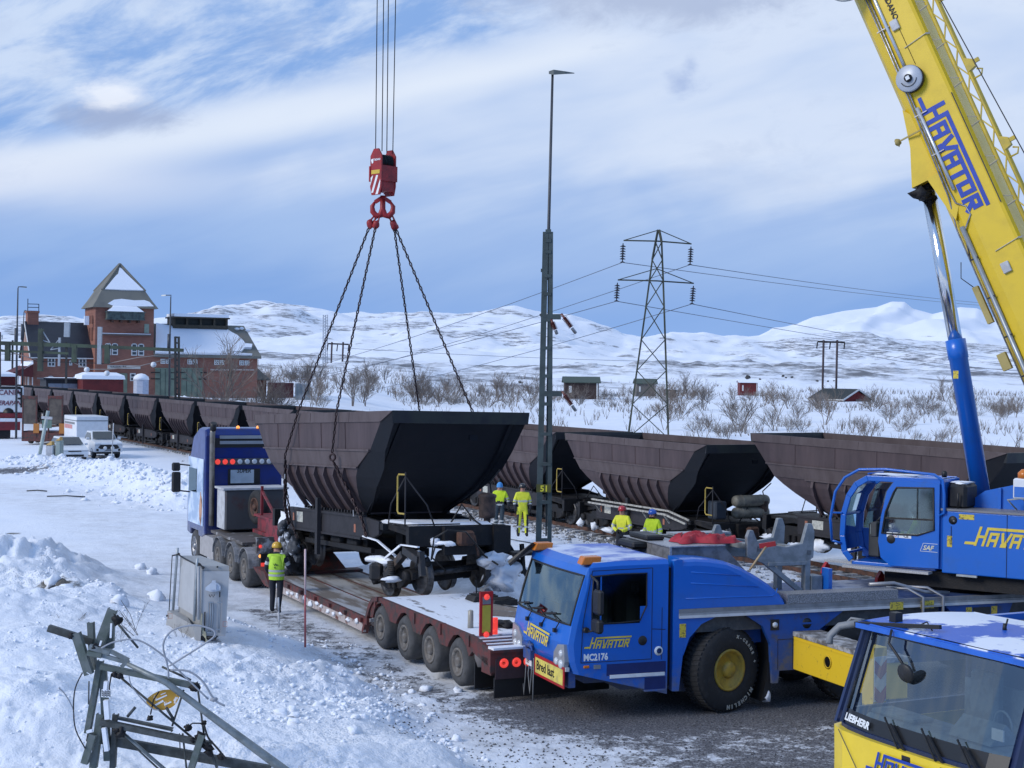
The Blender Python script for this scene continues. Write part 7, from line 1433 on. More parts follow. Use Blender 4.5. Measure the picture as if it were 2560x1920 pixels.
def tri(p,k): # point on front pyramid face
    a=Vector(Bq[0]).lerp(Vector(Bq[1]),p); return a.lerp(Vector(ap),k)+Vector((0,-.12,.06))
g=MB(); pts=[tri(.06,.02),tri(.5,0.01),tri(.97,.02),tri(.93,.3),tri(.8,.62),tri(.62,.80),tri(.35,.84),tri(.30,.6),tri(.2,.52),tri(.10,.25)]; g.add(pts,[tuple(range(10))]); g.add([p+Vector((0,.1,-.1)) for p in pts]+pts,[(i,(i+1)%10,10+(i+1)%10,10+i) for i in range(10)]); ps(g,'roof_snow',m_snow,rf_)
def slab(pz,y,th,name='roof_snow',mt=m_snow,par=st):
    g=MB(); pts=[B(*p,y) for p in pz]; g.prism(pts,y,y+th); return ps(g,name,mt,par)
# snow on the tower eaves and oriel
def front_snow(pz,lift,par):
    g=MB(); pts=[]
    for zx,zy in pz: x,z=B(zx,zy,.0); k=(z-(tz1-.1))/(zt1-tz1); y=-.45+max(0,k)*1.4; x,z=B(zx,zy,y); pts.append((x,y-.06,z))
    n=len(pts); g.add(pts+[(x,y+.25,z-.05) for x,y,z in pts],[tuple(range(n))]+[(i,(i+1)%n,n+(i+1)%n,n+i) for i in range(n)]); ps(g,'roof_snow',m_snow,par)
front_snow([(850,375),(900,345),(960,338),(1060,350),(1140,348),(1180,362),(1215,398),(1090,398),(1060,396),(900,395)],0,rf_)
ox0,oz1=B(848,440,-1.2); ox1,oz0=B(1142,500,-1.2)
g=MB(); g.box((ox0,-1.2,oz0),(ox1,0,oz1)); 
for k in range(12): x=ox0+(ox1-ox0)*(k+.5)/12; g.bar((x,-1.23,oz0),(x,-1.23,oz1),.08,.06)
g.box((ox0-.1,-1.3,oz0-.15),(ox1+.1,0,oz0)); g.box((ox0-.1,-1.3,oz1-.05),(ox1+.1,0,oz1+.1)); orl=ps(g,'oriel',mat('oriel_green_grey',(.09,.12,.11),.7,0,(.05,.06,.06),1.5,1))
g=MB(); 
for k in range(4): x=ox0+(ox1-ox0)*(.15+.235*k); g.bar((x,-1.15,oz0-.35),(x,0,oz0-.35),.25,.3)
ps(g,'oriel_bracket',m_rust,orl)
g=MB(); g.loft([[(ox0+.1,-1.3,oz1+.1),(ox1-.1,-1.3,oz1+.1),(ox1-.1,-.02,oz1+.1),(ox0+.1,-.02,oz1+.1)],[(ox0+.9,-.7,oz1+.75),(ox1-.9,-.7,oz1+.75),(ox1-.9,-.02,oz1+.95),(ox0+.9,-.02,oz1+.95)]]); ps(g,'oriel_snow',m_snow,orl)
m_wf=mat('window_white_frame',(.62,.62,.60),.6); m_pane=mat('dark_window_pane',(.03,.035,.04),.12,spec=.8)
def window(zx0,zy0,zx1,zy1,arch=False,y=-.04,par=st,cols=2,rws=2):
    x0,z1_=B(zx0,zy0);x1,z0__=B(zx1,zy1); g=MB(); f=.14
    if arch:
        m__=(x0+x1)/2;r=(x1-x0)/2; out=[(x0,z0__),(x1,z0__)]+[(m__+r*math.cos(a),z1_-r*.6+r*.6*math.sin(a)) for a in np.linspace(0,math.pi,7)]
        g.prism(out,y-.06,.0)
    else: g.box((x0,y-.06,z0__),(x1,.0,z1_))
    w_=ps(g,'window',m_wf,par); g=MB(); nx_,nz_=cols,rws; gx=(x1-x0-f*(nx_+1))/nx_; gz=(z1_-z0__-f*(nz_+1))/nz_
    for i in range(nx_):
        for j in range(nz_): a=x0+f+i*(gx+f); b_=z0__+f+j*(gz+f); g.box((a,y-.075,b_),(a+gx,y-.062,b_+gz))
    ps(g,'pane',m_pane,w_)
for a in ((828,688,875,783),(883,688,930,783),(1037,690,1082,788),(1091,692,1137,788)): window(*a,arch=True,cols=1,rws=3)
x0,z1_=B(1140,537);x1,z0_=B(1176,610); g=MB(); g.box((x0,-.08,z0_),(x1,.02,z1_)); ps(g,'hatch',mat('hatch_sage',(.25,.30,.24),.7)); 
x0,z1_=B(802,612);x1,_=B(1188,625); g=MB(); g.box((x0,-.35,z1_-.22),(x1,0,z1_)); ps(g,'ledge',mat('ledge_grey',(.13,.10,.09),.8)); g=MB(); g.box((x0,-.34,z1_),(x1,-.02,z1_+.08)); ps(g,'ledge_snow',m_snow)
x0,z1_=B(848,862);x1,z0_=B(1108,893); g=MB(); g.box((x0,-.12,z0_),(x1,0,z1_)); sgn=ps(g,'station_sign',mat('sign_white',(.55,.52,.47),.7)); text('VASSIJAURE',m_ltr_k,sgn,BFm@frame((x0+.35,-.13,z0_+.12),(1,0,0),(0,0,1)),.42,.003,.004,0,1.0)
window(1027,925,1070,988,cols=1,rws=2)
# recessed brick panels on the tower's left face
g=MB()
for y in (1.6,3.6,5.6):
    g.box((tx0-.05,y,tz1-2.3),(tx0+.02,y+1.1,tz1-1.2)); g.box((tx0-.05,y,tz1-4.6),(tx0+.02,y+1.1,tz1-2.8))
ps(g,'blind_panel',mat('brick_dark',(.13,.05,.035),.85))
# left wing
lx0,lz1=B(250,785,1.5); lx1=tx0; rx,rz=B(228,545,6.5); wd=10.0
wl(lx0,lx1,1.5,1.5+wd,zg,lz1,'wing_wall'); rz=B(470,543,6.5)[1]
g=MB(); g.prism([(1.5,lz1),(6.5,rz),(11.5,lz1)],lx0,lx0+.3,'yz'); ps(g,'gable_wall',m_brick)
g=MB(); 
for ya,yb in ((1.1,6.5),(11.9,6.5)): g.loft([[(lx0-.25,ya,lz1-.35),(lx1+.5,ya,lz1-.35),(lx1+.5,yb,rz+.1),(lx0-.25,yb,rz+.1)],[(lx0-.25,ya,lz1-.1),(lx1+.5,ya,lz1-.1),(lx1+.5,yb,rz+.35),(lx0-.25,yb,rz+.35)]])
wr_=ps(g,'wing_roof',mat('dark_navy_roof',(.012,.016,.026),.45,0,(.02,.024,.035),1)); g=MB(); g.bar((lx0-.28,1.05,lz1-.25),(lx0-.28,6.5,rz+.2),.08,.3); g.bar((lx0-.2,1.05,lz1-.3),(lx1,1.05,lz1-.3),.12,.15); ps(g,'verge_board',m_wf,wr_)
g=MB(); g.blob((lx0+1.0,1.4,0),(.0,0,0),4) if 0 else None; g.box((lx1-1.2,1.25,lz1+4.2),(lx1-.6,1.7,lz1+5.4)); g.box((lx0+8.0,4.2,rz-2.0),(lx0+8.9,4.5,rz-1.6)); ps(g,'roof_snow',m_snow,wr_)
c0x,c1z=B(215,432,6.5); c1x,_=B(302,432,6.5); g=MB(); g.box((c0x,6.0,rz-1.5),(c1x,8,c1z)); g.box((c0x-.1,5.9,c1z-.3),(c1x+.1,8.1,c1z)); ch_=ps(g,'chimney',m_brick); g=MB(); x_=c0x
for a,b_ in (((c0x,6,c1z),(c0x,6,c1z+.9)),((c1x,6,c1z),(c1x,6,c1z+.9)),((c0x,6,c1z+.9),(c1x,6,c1z+.9)),((c0x,6,c1z+.45),(c1x,6,c1z+.45)),((c0x,6,c1z+.9),(c0x,6,c1z+1.6))): g.bar(a,b_,.09,.09)
ps(g,'chimney_rail',m_steelk,ch_)
BO=lambda zx,zy:B(zx,zy,1.5)
def win2(zx0,zy0,zx1,zy1,cols=2,rws=2,arch=False):
    x0,z1_=BO(zx0,zy0);x1,z0__=BO(zx1,zy1); g=MB(); g.box((x0,1.40,z0__),(x1,1.52,z1_)); w_=ps(g,'window',m_wf); f=.16; gx=(x1-x0-f*(cols+1))/cols; gz=(z1_-z0__-f*(rws+1))/rws; g=MB()
    for i in range(cols):
        for j in range(rws): a=x0+f+i*(gx+f); b_=z0__+f+j*(gz+f); g.box((a,1.385,b_),(a+gx,1.398,b_+gz))
    ps(g,'pane',m_pane,w_)
win2(376,803,436,875); win2(620,808,682,880); win2(546,825,570,865,1,1)
for a in (400,600):
    x0,z_=BO(a-28,968); x1,_=BO(a+28,968); r=(x1-x0)/2; g=MB(); g.prism([(x0+r+r*math.cos(t),z_+r*.8*math.sin(t)) for t in np.linspace(0,math.pi,9)],1.40,1.52); ps(g,'fanlight',m_wf)
g=MB(); 
for y in (3.0,6.0,8.8): g.box((lx0-.05,y,lz1-4.2),(lx0+.02,y+.8,lz1-.8))
g.box((lx0-.05,5.2,lz1+1.2),(lx0+.02,5.8,lz1+3.2)); g.box((lx0-.05,7.2,lz1+1.2),(lx0+.02,7.8,lz1+3.2)); ps(g,'blind_window',mat('pale_reveal',(.48,.40,.34),.8))
g=MB(); cz=BO(240,885)[1]; cl=B(62,908,3)[0]; g.loft([[(cl,0,cz-.75),(cl,9,cz-.75),(cl,9,cz-.9),(cl,0,cz-.9)],[(lx0,0,cz+.6),(lx0,9,cz+.6),(lx0,9,cz-1.2),(lx0,0,cz-1.2)]]); ps(g,'canopy',mat('canopy_dark_red',(.10,.015,.015),.7)); g=MB(); g.loft([[(cl+1.6,-.05,cz-.15),(lx0,-.05,cz+.55),(lx0,9,cz+.55),(cl+1.6,9,cz-.15)],[(cl+2,.1,cz+.15),(lx0,.1,cz+1.0),(lx0,8,cz+1.0),(cl+2,8,cz+.15)]]); ps(g,'canopy_snow',m_snow)
g=MB()
for x in (lx0-1.8,lx0-.6,lx0-.05): g.box((x,.5,zg),(x+.12,.7,cz-1))
ps(g,'canopy_post',m_wf)
# right shed wing
wx0=tx1; wx1,wz=B(2035,795,0); rxx,rzz=B(1985,563,6.5)
wl(wx0,wx1,0,13,zg,wz,'shed_wall')
rz2=B(1500,560,6.5)[1]
g=MB()
for ya,yb in ((-.5,6.5),(13.5,6.5)): g.loft([[(wx0,ya,wz-.3),(wx1+.4,ya,wz-.3),(wx1+.4-.6,yb,rz2),(wx0,yb,rz2)],[(wx0,ya,wz+.05),(wx1+.4,ya,wz+.05),(wx1+.4-.6,yb,rz2+.35),(wx0,yb,rz2+.35)]])
sr=ps(g,'shed_roof',m_rgrey); g=MB(); g.prism([(0,wz),(6.5,rz2),(13,wz)],wx1-.3,wx1,'yz'); ps(g,'gable_wall',m_brick)
def RS(zx,k): # point on the front slope by picture column and height fraction
    y=-.5+7.0*k; z=wz+.05+(rz2+.3-wz)*k; return (LP(BFm,*z1(zx,0),1,y).x if 0 else B(zx,790-230*k,y)[0],y,z)
g=MB(); ol=[(1225,.02),(1230,.95),(1330,.88),(1360,.86),(1560,.86),(1780,.84),(1830,.70),(1870,.62),(1915,.45),(1935,.35),(1990,.33),(1985,.22),(1930,.22),(1905,.10),(1780,.06),(1990,.015)]
top=[]; 
for zx,k in ol: p=RS(zx,k); top.append((p[0],p[1]-.25,p[2]+.30))
n_=len(top); g.add(top+[(x,y+.3,z-.35) for x,y,z in top],[tuple(range(n_))]+[(i,(i+1)%n_,n_+(i+1)%n_,n_+i) for i in range(n_)]); 
for zx,k in ((1955,.8),(1905,.86),(1870,.84)): p=RS(zx,k); g.blob((p[0],p[1]-.2,p[2]+.2),(.35,.2,.2),8,.2,int(zx))
ps(g,'roof_snow',m_snow,sr)
lx_0,lzt=B(1357,490,5.6);lx_1,lzb=B(1785,580,5.6); g=MB(); g.box((lx_0,4.6,lzb),(lx_1,8.4,lzb+.5)); g.box((lx_0,4.6,lzb+.5),(lx_0+.3,8.4,lzt)); g.box((lx_1-.3,4.6,lzb+.5),(lx_1,8.4,lzt))
for k in range(1,4): x=lx_0+(lx_1-lx_0)*k/4; g.box((x-.15,4.6,lzb+.5),(x+.15,4.9,lzt))
g.box((lx_0-.2,4.2,lzt),(lx_1+.2,8.8,lzt+.2)); g.box((lx_0+.2,7.8,lzb),(lx_1-.2,8.3,lzt)); ln_=ps(g,'roof_lantern',mat('lantern_brown_green',(.055,.045,.03),.8)); g=MB(); g.box((lx_0+.1,5,lzb+.5),(lx_1-.1,5.1,lzt)); ps(g,'lantern_louvre',mat('louvre_dark',(.012,.016,.014),.7),ln_); g=MB(); g.box((lx_0,4.1,lzt+.2),(lx_1,8.8,lzt+.62)); ps(g,'lantern_snow',m_snow,ln_)
for a in (1268,1480,1692,1890):
    window(a,812,a+36,852,cols=1,rws=1) if 0 else window(a,812+(a-1268)*.02,a+37,852+(a-1268)*.02); window(a+43,813+(a-1268)*.02,a+78,852+(a-1268)*.02)
for a,b_ in ((1226,1382),(1432,1597)):
    x0,z1_=B(a,892);x1,z0_=B(b_,1060); g=MB(); g.box((x0,-.12,zg),(x1,0,z1_)); g.box((x0-.1,-.2,z1_),(x1+.1,0,z1_+.15)); dd_=ps(g,'shed_door',mat('door_sage_green',(.17,.21,.155),.75,0,(.13,.165,.125),1)); g=MB()
    for k in range(1,4): x=x0+(x1-x0)*k/4; g.bar((x,-.13,zg),(x,-.13,z1_),.04,.04)
    for zz_ in (.25,.7): 
        for x,s_ in ((x0,-1),(x1,1)): g.bar((x-.6,-.15,zg+(z1_-zg)*(1-zz_*.35)),(x+.6,-.15,zg+(z1_-zg)*(1-zz_*.35)),.1,.12)
    ps(g,'strap_hinge',m_steelk,dd_)
x0,z1_=B(860,925);x1,_=B(1005,925); g=MB(); g.box((x0,-.1,zg),(x1,0,z1_)); ps(g,'tower_door',MT['door_sage_green'])
for a,b_ in ((1660,1810),(1838,2005)): x0,z1_=B(a,895);x1,_=B(b_,900); g=MB(); g.box((x0,-.2,z1_-.15),(x1,0,z1_+.05)); ps(g,'shelf_board',mat('ledge_pale',(.42,.34,.30),.8))
ax0,az=B(2035,975,3);ax1,_=B(2105,975,3); g=MB(); g.box((wx1,3,zg),(ax1,9,az)); ps(g,'annexe_wall',m_brick); g=MB(); zr_=B(2040,890,6)[1]; g.loft([[(wx1,2.7,az-.1),(ax1+.4,2.7,az-.1),(ax1-.6,6,zr_),(wx1,6,zr_)],[(wx1,2.7,az+.1),(ax1+.4,2.7,az+.1),(ax1-.6,6,zr_+.2),(wx1,6,zr_+.2)]]); ps(g,'annexe_roof',m_rgrey)
# small buildings around it
def shed(name,label,cat,zx0,zx1,zt,zb,y,dep,mt,roofsnow=.5,arch=0,base=.4):
    x0,z1_=B(zx0,zt,y);x1,z0_=B(zx1,zb,y); t=thing(name,label,cat,BFm@T_((x0+x1)/2,y,base)); g=MB(); g.box((x0,y,base),(x1,y+dep,z1_)); g.build('wall',mt,t,BFm)
    if roofsnow: g=MB(); g.loft([[(x0-.2,y-.2,z1_),(x1+.2,y-.2,z1_),(x1+.2,y+dep,z1_),(x0-.2,y+dep,z1_)],[(x0-.1,y-.1,z1_+roofsnow*.55),(x1+.1,y-.1,z1_+roofsnow*.55),(x1+.1,y+dep,z1_+roofsnow*.6),(x0-.1,y+dep,z1_+roofsnow*.6)],[(x0+.8,y+.5,z1_+roofsnow),(x1-.8,y+.5,z1_+roofsnow),(x1-.8,y+dep-.5,z1_+roofsnow),(x0+.8,y+dep-.5,z1_+roofsnow)]]); g.build('roof_snow',m_snow,t,BFm)
    return t,x0,x1,z1_
m_shr=mat('shed_dark_red',(.13,.012,.012),.7,0,(.09,.010,.010),.8)
shed('red_shed','red hut with thick snow on its roof in front of the station tower','hut',655,975,972,1060,-14,5,m_shr,.85)
shed('red_shed','low red hut with a snowy roof at the far left edge','hut',-160,122,950,1010,-14,5,m_shr,.6)
t,x0,x1,z_=shed('dark_kiosk','long dark hut with pale windows and a snow-edged roof, left of the red hut','hut',365,650,975,1050,-10,5,mat('kiosk_black',(.012,.014,.02),.6),.25); g=MB()
for k in range(5): a=x0+(x1-x0)*(.06+.19*k); g.box((a,-10.06,z_-1.6),(a+.9,-10.0,z_-.5))
g.build('kiosk_window',mat('kiosk_pane',(.22,.25,.30),.3),t,BFm); g=MB(); g.box((x0-.4,-10.5,z_),(x1+.4,-5,z_+.2)); g.build('kiosk_roof',mat('kiosk_roof',(.02,.022,.035),.6),t,BFm)
x0,z1_=B(1070,978,-6);x1,z0_=B(1190,1075,-6); t=thing('white_tank','pale grey octagonal hut with a domed snow cap by the station tower','hut',BFm@T_((x0+x1)/2,-4.8,.4)); g=MB(); g.lathe([((x1-x0)/2,.4),((x1-x0)/2,z1_)],(0,0,1),((x0+x1)/2,-4.8,0),8,False); g.build('tank_wall',mat('tank_pale_blue',(.42,.46,.55),.6),t,BFm); g=MB(); r_=(x1-x0)/2; g.lathe([(r_*1.05,z1_),(r_*.95,z1_+.4),(r_*.5,z1_+.75),(.001,z1_+.85)],(0,0,1),((x0+x1)/2,-4.8,0),14); g.build('snow_cap',m_snow,t,BFm)
def cont(name,label,u0,v0,u1,v1,d,mt,dep=6):
    a=P(u0,v0,d);b_=P(u1,v1,d); mw=yawm((a.x,a.y,0),8); L_=b_.x-a.x; t=thing(name,label,'container',mw); g=MB(); g.box((0,0,max(0,b_.z-.8)),(L_,dep,a.z)); 
    for k in range(int(L_/.5)): g.bar((k*.5+.2,-.03,b_.z),(k*.5+.2,-.03,a.z),.12,.06)
    g.build('container_body',mt,t,mw); return t
cont('shipping_container','dark red container right of the station annexe',669,957,733,985,215,mat('container_maroon',(.075,.018,.022),.7))
cont('shipping_container','grey-blue container with a pale door, right of the dark red one',738,959,776,987,212,mat('container_grey',(.13,.16,.18),.7,0,(.3,.33,.36),.5))
# cabins on the far side
def cabin(label,u0,u1,vt,vb,d,wallm,roofm,gable=0,snow=False,rh=1.0,dep=6,yaw=0):
    a=P(u0,vb,d);b_=P(u1,vb,d);h_=P(u0,vt,d).z; zb_=gz(a.x,a.y)[0]; mw=yawm((a.x,a.y,0),yaw); L_=(b_-a).length; t=thing('cabin',label,'cabin',mw)
    z0_=min(zb_-.5,a.z-.3); g=MB(); g.box((0,0,z0_),(L_,dep,h_)); g.build('wall',wallm,t,mw)
    g=MB(); o_=.4
    for ya,yb in ((-o_,dep/2),(dep+o_,dep/2)): g.loft([[(-o_,ya,h_-.15),(L_+o_,ya,h_-.15),(L_+o_,yb,h_+rh),(-o_,yb,h_+rh)],[(-o_,ya,h_+.05),(L_+o_,ya,h_+.05),(L_+o_,yb,h_+rh+.2),(-o_,yb,h_+rh+.2)]])
    g.build('roof',roofm,t,mw)
    g=MB(); g.box((L_*.12,-.06,z0_+(h_-z0_)*.45),(L_*.2,0,z0_+(h_-z0_)*.8)); g.box((L_*.93,-.08,z0_),(L_*.97,0,h_)); g.build('window',m_wf,t,mw); return t
m_wb=mat('cabin_brown_wall',(.045,.028,.025),.85); m_gr=mat('cabin_green_roof',(.06,.085,.07),.8)
cabin('long dark brown cabin with a flat green roof, right of the lamp mast',1412,1497,955,973,300,m_wb,m_gr,rh=.9,dep=7)
cabin('small red hut with a snowy roof on the slope between pylon and portal pole',1850,1894,955,970,360,m_shr,m_snow,rh=.5,dep=4)
cabin('low greenish cabin half hidden behind the pylon legs',1592,1640,958,965,330,mat('cabin_grey_wall',(.14,.13,.12),.85),m_gr,rh=.8,dep=6)
cabin('small brown shed right beside the pylon leg',1669,1693,972,984,320,m_wb,m_snow,rh=.3,dep=3)
# red cabin with its gable towards the right
a=P(2047,1012,290);zz0=1.0; mw=yawm((P(2107,1015,290).x,P(2107,1015,290).y,0),33); t=thing('red_cabin','red cabin with dark roof and white gable trim behind the portal pole','cabin',mw)
def R2(u,v): p=LP(mw,u,v,1,0); return (p.x,p.z)
gx0,ge=R2(2108,996);gx1,_=R2(2176,1005);_,gp=R2(2134,977); zb_=-1
g=MB(); g.prism([(gx0,zb_),(gx1,zb_),(gx1,ge-.2),((gx0+gx1)/2,gp),(gx0,ge)],0,8.5); g.build('wall',mat('cabin_red',(.17,.015,.014),.8,0,(.11,.012,.012),1),t,mw)
g=MB(); mx_=(gx0+gx1)/2
for xa in (gx0-.5,gx1+.5): g.loft([[(xa,-.5,ge-.35),(xa,9,ge-.35),(mx_,9,gp+.1),(mx_,-.5,gp+.1)],[(xa,-.5,ge-.15),(xa,9,ge-.15),(mx_,9,gp+.35),(mx_,-.5,gp+.35)]])
g.build('roof',mat('roof_black_green',(.02,.028,.03),.7),t,mw); g=MB(); g.bar((gx0-.5,-.55,ge-.3),(mx_,-.55,gp+.25),.08,.3); g.bar((gx1+.5,-.55,ge-.3),(mx_,-.55,gp+.25),.08,.3); g.bar((gx0,-.05,zb_),(gx0,-.05,ge-.1),.25,.1); g.bar((gx0-.5,-.5,ge-.3),(gx0-.5,9,ge-.3),.1,.2); g.build('white_trim',m_wf,t,mw); g=MB(); g.box((mx_-.3,-.08,0),(mx_+1.0,0,2.0)); g.build('cabin_door',mat('door_grey_brown',(.2,.15,.12),.8),t,mw)
# ---------------- boulders ----------------
m_rock=mat('dark_boulder',(.035,.033,.032),.9,0,(.09,.085,.08),2)
BD=[(1262,951,10),(1277,948,9),(1300,955,6),(1245,955,4),(1313,960,5),(925,962,9),(918,955,5),(1000,968,7),(1500,955,6),(1515,955,9),(1536,956,9),(1562,958,5),(1582,962,5),(1870,943,9),(1900,948,4),(1992,966,8),(1942,967,4),(1753,987,5),(1775,985,9),(1740,986,4),(2070,953,4),(2085,952,3),(2195,975,5),(2252,988,4),(2268,990,4),(1958,940,5),(1965,944,4),(1980,943,5),(2020,938,4),(2043,952,5)]
for i,(u,v,r) in enumerate(BD):
    d=(CH-1.2)/max(.006,(v-931-(u-1280)*.01396)/F0); d=min(d,560); 
    for _ in range(4):
        q=P(u,v,d); z=float(gz(q.x,q.y)[0]); dv=(v-931-(u-1280)*.01396)/F0; d=max(160,min(620,(CH-z)/max(.004,dv)))
    q=P(u,v,d); s=d/F0*r; g=MB(); g.blob((0,0,0),(s*.75,s*.6,s*.5),8,.35,i); o=g.build('boulder',m_rock,None,T_(q.x,q.y,q.z)); side='left' if u<1366 else 'right'
    tag(o,'dark boulder standing out of the snow on the far slope','boulder','dark boulders on the far slope')
# ---------------- bare birches and willow scrub ----------------
m_twigs=[mat('twig_brown',(.20,.165,.14),.9,0,(.12,.10,.085),1.5),mat('twig_grey',(.25,.23,.215),.9,0,(.15,.135,.12),1.5),mat('twig_dark',(.055,.045,.04),.9)]
def bush_mesh(seed,h,spread,n,tw=1.0,stems=5,rise=.75):
    rg=random.Random(seed); tr_=MB(); cr_=MB(); cnt=[0]
    def seg(mb,p,q,r0,r1):
        d=(q-p); 
        if d.length<1e-4: return
        a=d.cross(Vector((.3,.7,.2))).normalized(); b=d.cross(a).normalized(); vs=[]
        for pt_,r in ((p,r0),(q,r1)):
            for k in range(3): t=2.0944*k; vs.append(pt_+(a*math.cos(t)+b*math.sin(t))*r)
        mb.add(vs,[(0,1,4,3),(1,2,5,4),(2,0,3,5)])
    def grow(p,d,L,r,lv):
        k=3; mb=tr_ if lv==0 else cr_
        for i in range(k):
            d=(d+Vector((rg.gauss(0,.16),rg.gauss(0,.16),rg.gauss(.06,.10)))).normalized(); q=p+d*L/k; seg(mb,p,q,r*(1-.25*i/k),r*(1-.25*(i+1)/k)); p=q
            if lv<3 and cnt[0]<n:
                for _ in range(2 if lv<2 else 2):
                    cnt[0]+=1; nd=(d+Vector((rg.gauss(0,.62),rg.gauss(0,.62),rg.gauss(.05,.32)))).normalized(); grow(p,nd,L*(.52 if lv else .55),r*.55,lv+1)
    for s_ in range(stems):
        a=rg.uniform(0,6.28); d=Vector((math.cos(a)*spread,math.sin(a)*spread,rise)).normalized(); grow(Vector((math.cos(a)*.15*h*.2,math.sin(a)*.15*h*.2,-.1)),d,h*rg.uniform(.5,.8),.022*tw*h/2.2,0); cnt[0]=0
    return tr_,cr_
protos=[]
for i,(h,sp,n,st_) in enumerate(((3.4,.45,120,5),(2.6,.7,100,7),(4.2,.35,130,4),(2.0,.8,90,7),(3.0,.6,110,6))):
    a,b_=bush_mesh(100+i,h,sp,n,1.0,st_); t=bpy.data.objects.new('bare_birch',None); link(t,None,T_(0,0,0)); mt=m_twigs[i%2]; a.build('trunk',mt,t,I4); b_.build('crown',mt,t,I4); protos.append(t)
ZONES=[ # pixel box, count, height scale range, label, group
 ((575,940,800,1000),26,(.9,1.3),'bare grey-brown birch in the belt behind the ore wagons left of centre','bare birches behind the train left of centre'),
 ((780,985,1330,1030),66,(.8,1.3),'bare birch in the dense belt just behind the lifted wagon','bare birches behind the lifted wagon'),
 ((1190,960,1360,985),10,(.8,1.1),'bare birch on the little slope left of the lamp mast','bare birches left of the lamp mast'),
 ((1380,990,1700,1040),20,(.7,1.15),'bare birch standing between lamp mast and pylon in deep snow','bare birches around the pylon'),
 ((1640,1000,2080,1100),40,(.75,1.3),'bare birch in deep snow to the right of the pylon','bare birches right of the pylon'),
 ((1500,975,1760,1020),22,(.5,.9),'small far birch on the slope behind the pylon','small birches behind the pylon'),
 ((2180,1010,2420,1060),24,(.7,1.2),'bare birch right of the red cabin, before the blue cylinder','bare birches right of the red cabin'),
 ((2060,1060,2400,1105),12,(.4,.8),'small bare birch in the snow just over the derailed wagon','small birches over the derailed wagon'),
 ((2450,1030,2600,1060),16,(.5,.8),'low scrub tree at the right picture edge under the boom','low trees at the right edge'),
 ((480,900,660,935),10,(.8,1.2),'leafless tree right of the station building','leafless trees by the station')]
used=set(); 
for (u0,v0,u1,v1),n,(s0,s1),lb,gr in ZONES:
    for i in range(n):
        u=random.uniform(u0,u1); v=random.uniform(v0,v1); d=200.
        for _ in range(5):
            q=P(u,v,d); z=float(gz(q.x,q.y)[0]); dv=(v-931-(u-1280)*.01396)/F0; d=max(75,min(330,(CH-z)/max(.01,dv)))
        q=P(u,v,d); k=random.randrange(5); p=protos[k]; o=p if k not in used else copy_tree(p); used.add(k)
        s=random.uniform(s0,s1)*min(1.15,max(.75,d/170)); o.matrix_basis=Matrix.Translation((q.x,q.y,float(gz(q.x,q.y)[0])-.1))@Matrix.Rotation(random.uniform(0,6.28),4,'Z')@Matrix.Diagonal((s*.95,s*.95,s,1)); tag(o,lb,'tree',gr)
# trees before the station and one taller one
for i in range(16):
    zx=random.choice([1150,1500,1560,1620,1700,1760,1820,1880,1950,2020,2080,2150]); q=P(*z1(zx+random.uniform(-30,30),1110),150); o=copy_tree(protos[i%5]); s=random.uniform(.8,1.3); o.matrix_basis=Matrix.Translation((q.x,q.y,1.3))@Matrix.Rotation(i,4,'Z')@Matrix.Diagonal((s,s,s,1)); tag(o,'bare tree between the train and the long snowy shed roof','tree','bare trees before the station')
q=P(*z1(1700,1060),160); o=copy_tree(protos[2]); o.matrix_basis=Matrix.Translation((q.x,q.y,1.0))@Matrix.Diagonal((2.0,2.0,2.3,1)); tag(o,'tallest bare tree, standing before the shed wall of the station','tree')
# heaps of cleared snow behind the train
for i,(u,v,r,h) in enumerate(((300,975,3.2,2.0),(415,985,4.0,3.0),(462,982,2.6,3.2),(500,985,4,2.2),(560,990,4.5,2.0),(640,990,5,1.7),(372,990,3,1.6),(700,985,4,1.6),(760,985,4,1.5))):
    q=P(u,v,145); g=MB(); g.blob((0,0,0),(r,r*.8,h*.75),16,.35,i+5); o=g.build('snow_heap',m_snow,None,T_(q.x,q.y,1.0)); tag(o,'heap of cleared snow standing behind the train before the station','snow heap','snow heaps behind the train')
# ---------------- vehicles at left ----------------
def KP(zx,zy,z=None,d=None): return P(*z4b(zx,zy),d)
a=G(*z4b(1000,985),0); PM=yawm((a.x,a.y,0),-62+0); # pickup: local X forward towards the camera, Y to its left
pu=thing('pickup_truck','white pickup truck with two round spotlights, parked beside the white car','pickup',PM)
def pp(mb,name,mt,par=pu,bevel=0): return mb.build(name,mt,par,PM,bevel)
W_=1.86
def carbody(mb,prof,y0,y1,inn=.10):
    mb.loft([[(x,y0,z) for x,z in prof],[(x,y0+inn,z+.0) for x,z in prof],[(x,y1-inn,z) for x,z in prof],[(x,y1,z) for x,z in prof]])
g=MB(); lower=[(.85,.45),(.9,.62),(.88,.98),(.80,1.12),(-.35,1.22),(-4.4,1.22),(-4.45,.6),(-3.9,.5),(-.6,.45)]; carbody(g,lower,0,W_); cabm=g
g.loft([[(-.35,.06,1.2),(-.35,W_-.06,1.2),(-2.6,W_-.06,1.2),(-2.6,.06,1.2)],[(-1.05,.20,1.76),(-1.05,W_-.20,1.76),(-2.4,W_-.2,1.78),(-2.4,.2,1.78)]]); bd=pp(g,'body',m_white,bevel=.03)
g=MB(); g.X=T_(.06,0,.07); g.add([(-.40,.16,1.23),(-.40,W_-.16,1.23),(-1.0,W_-.26,1.70),(-1.0,.26,1.70)],[(0,1,2,3)]); pp(g,'windscreen',mat('car_glass',(.03,.045,.055),.08,spec=.9),bd)
g=MB(); 
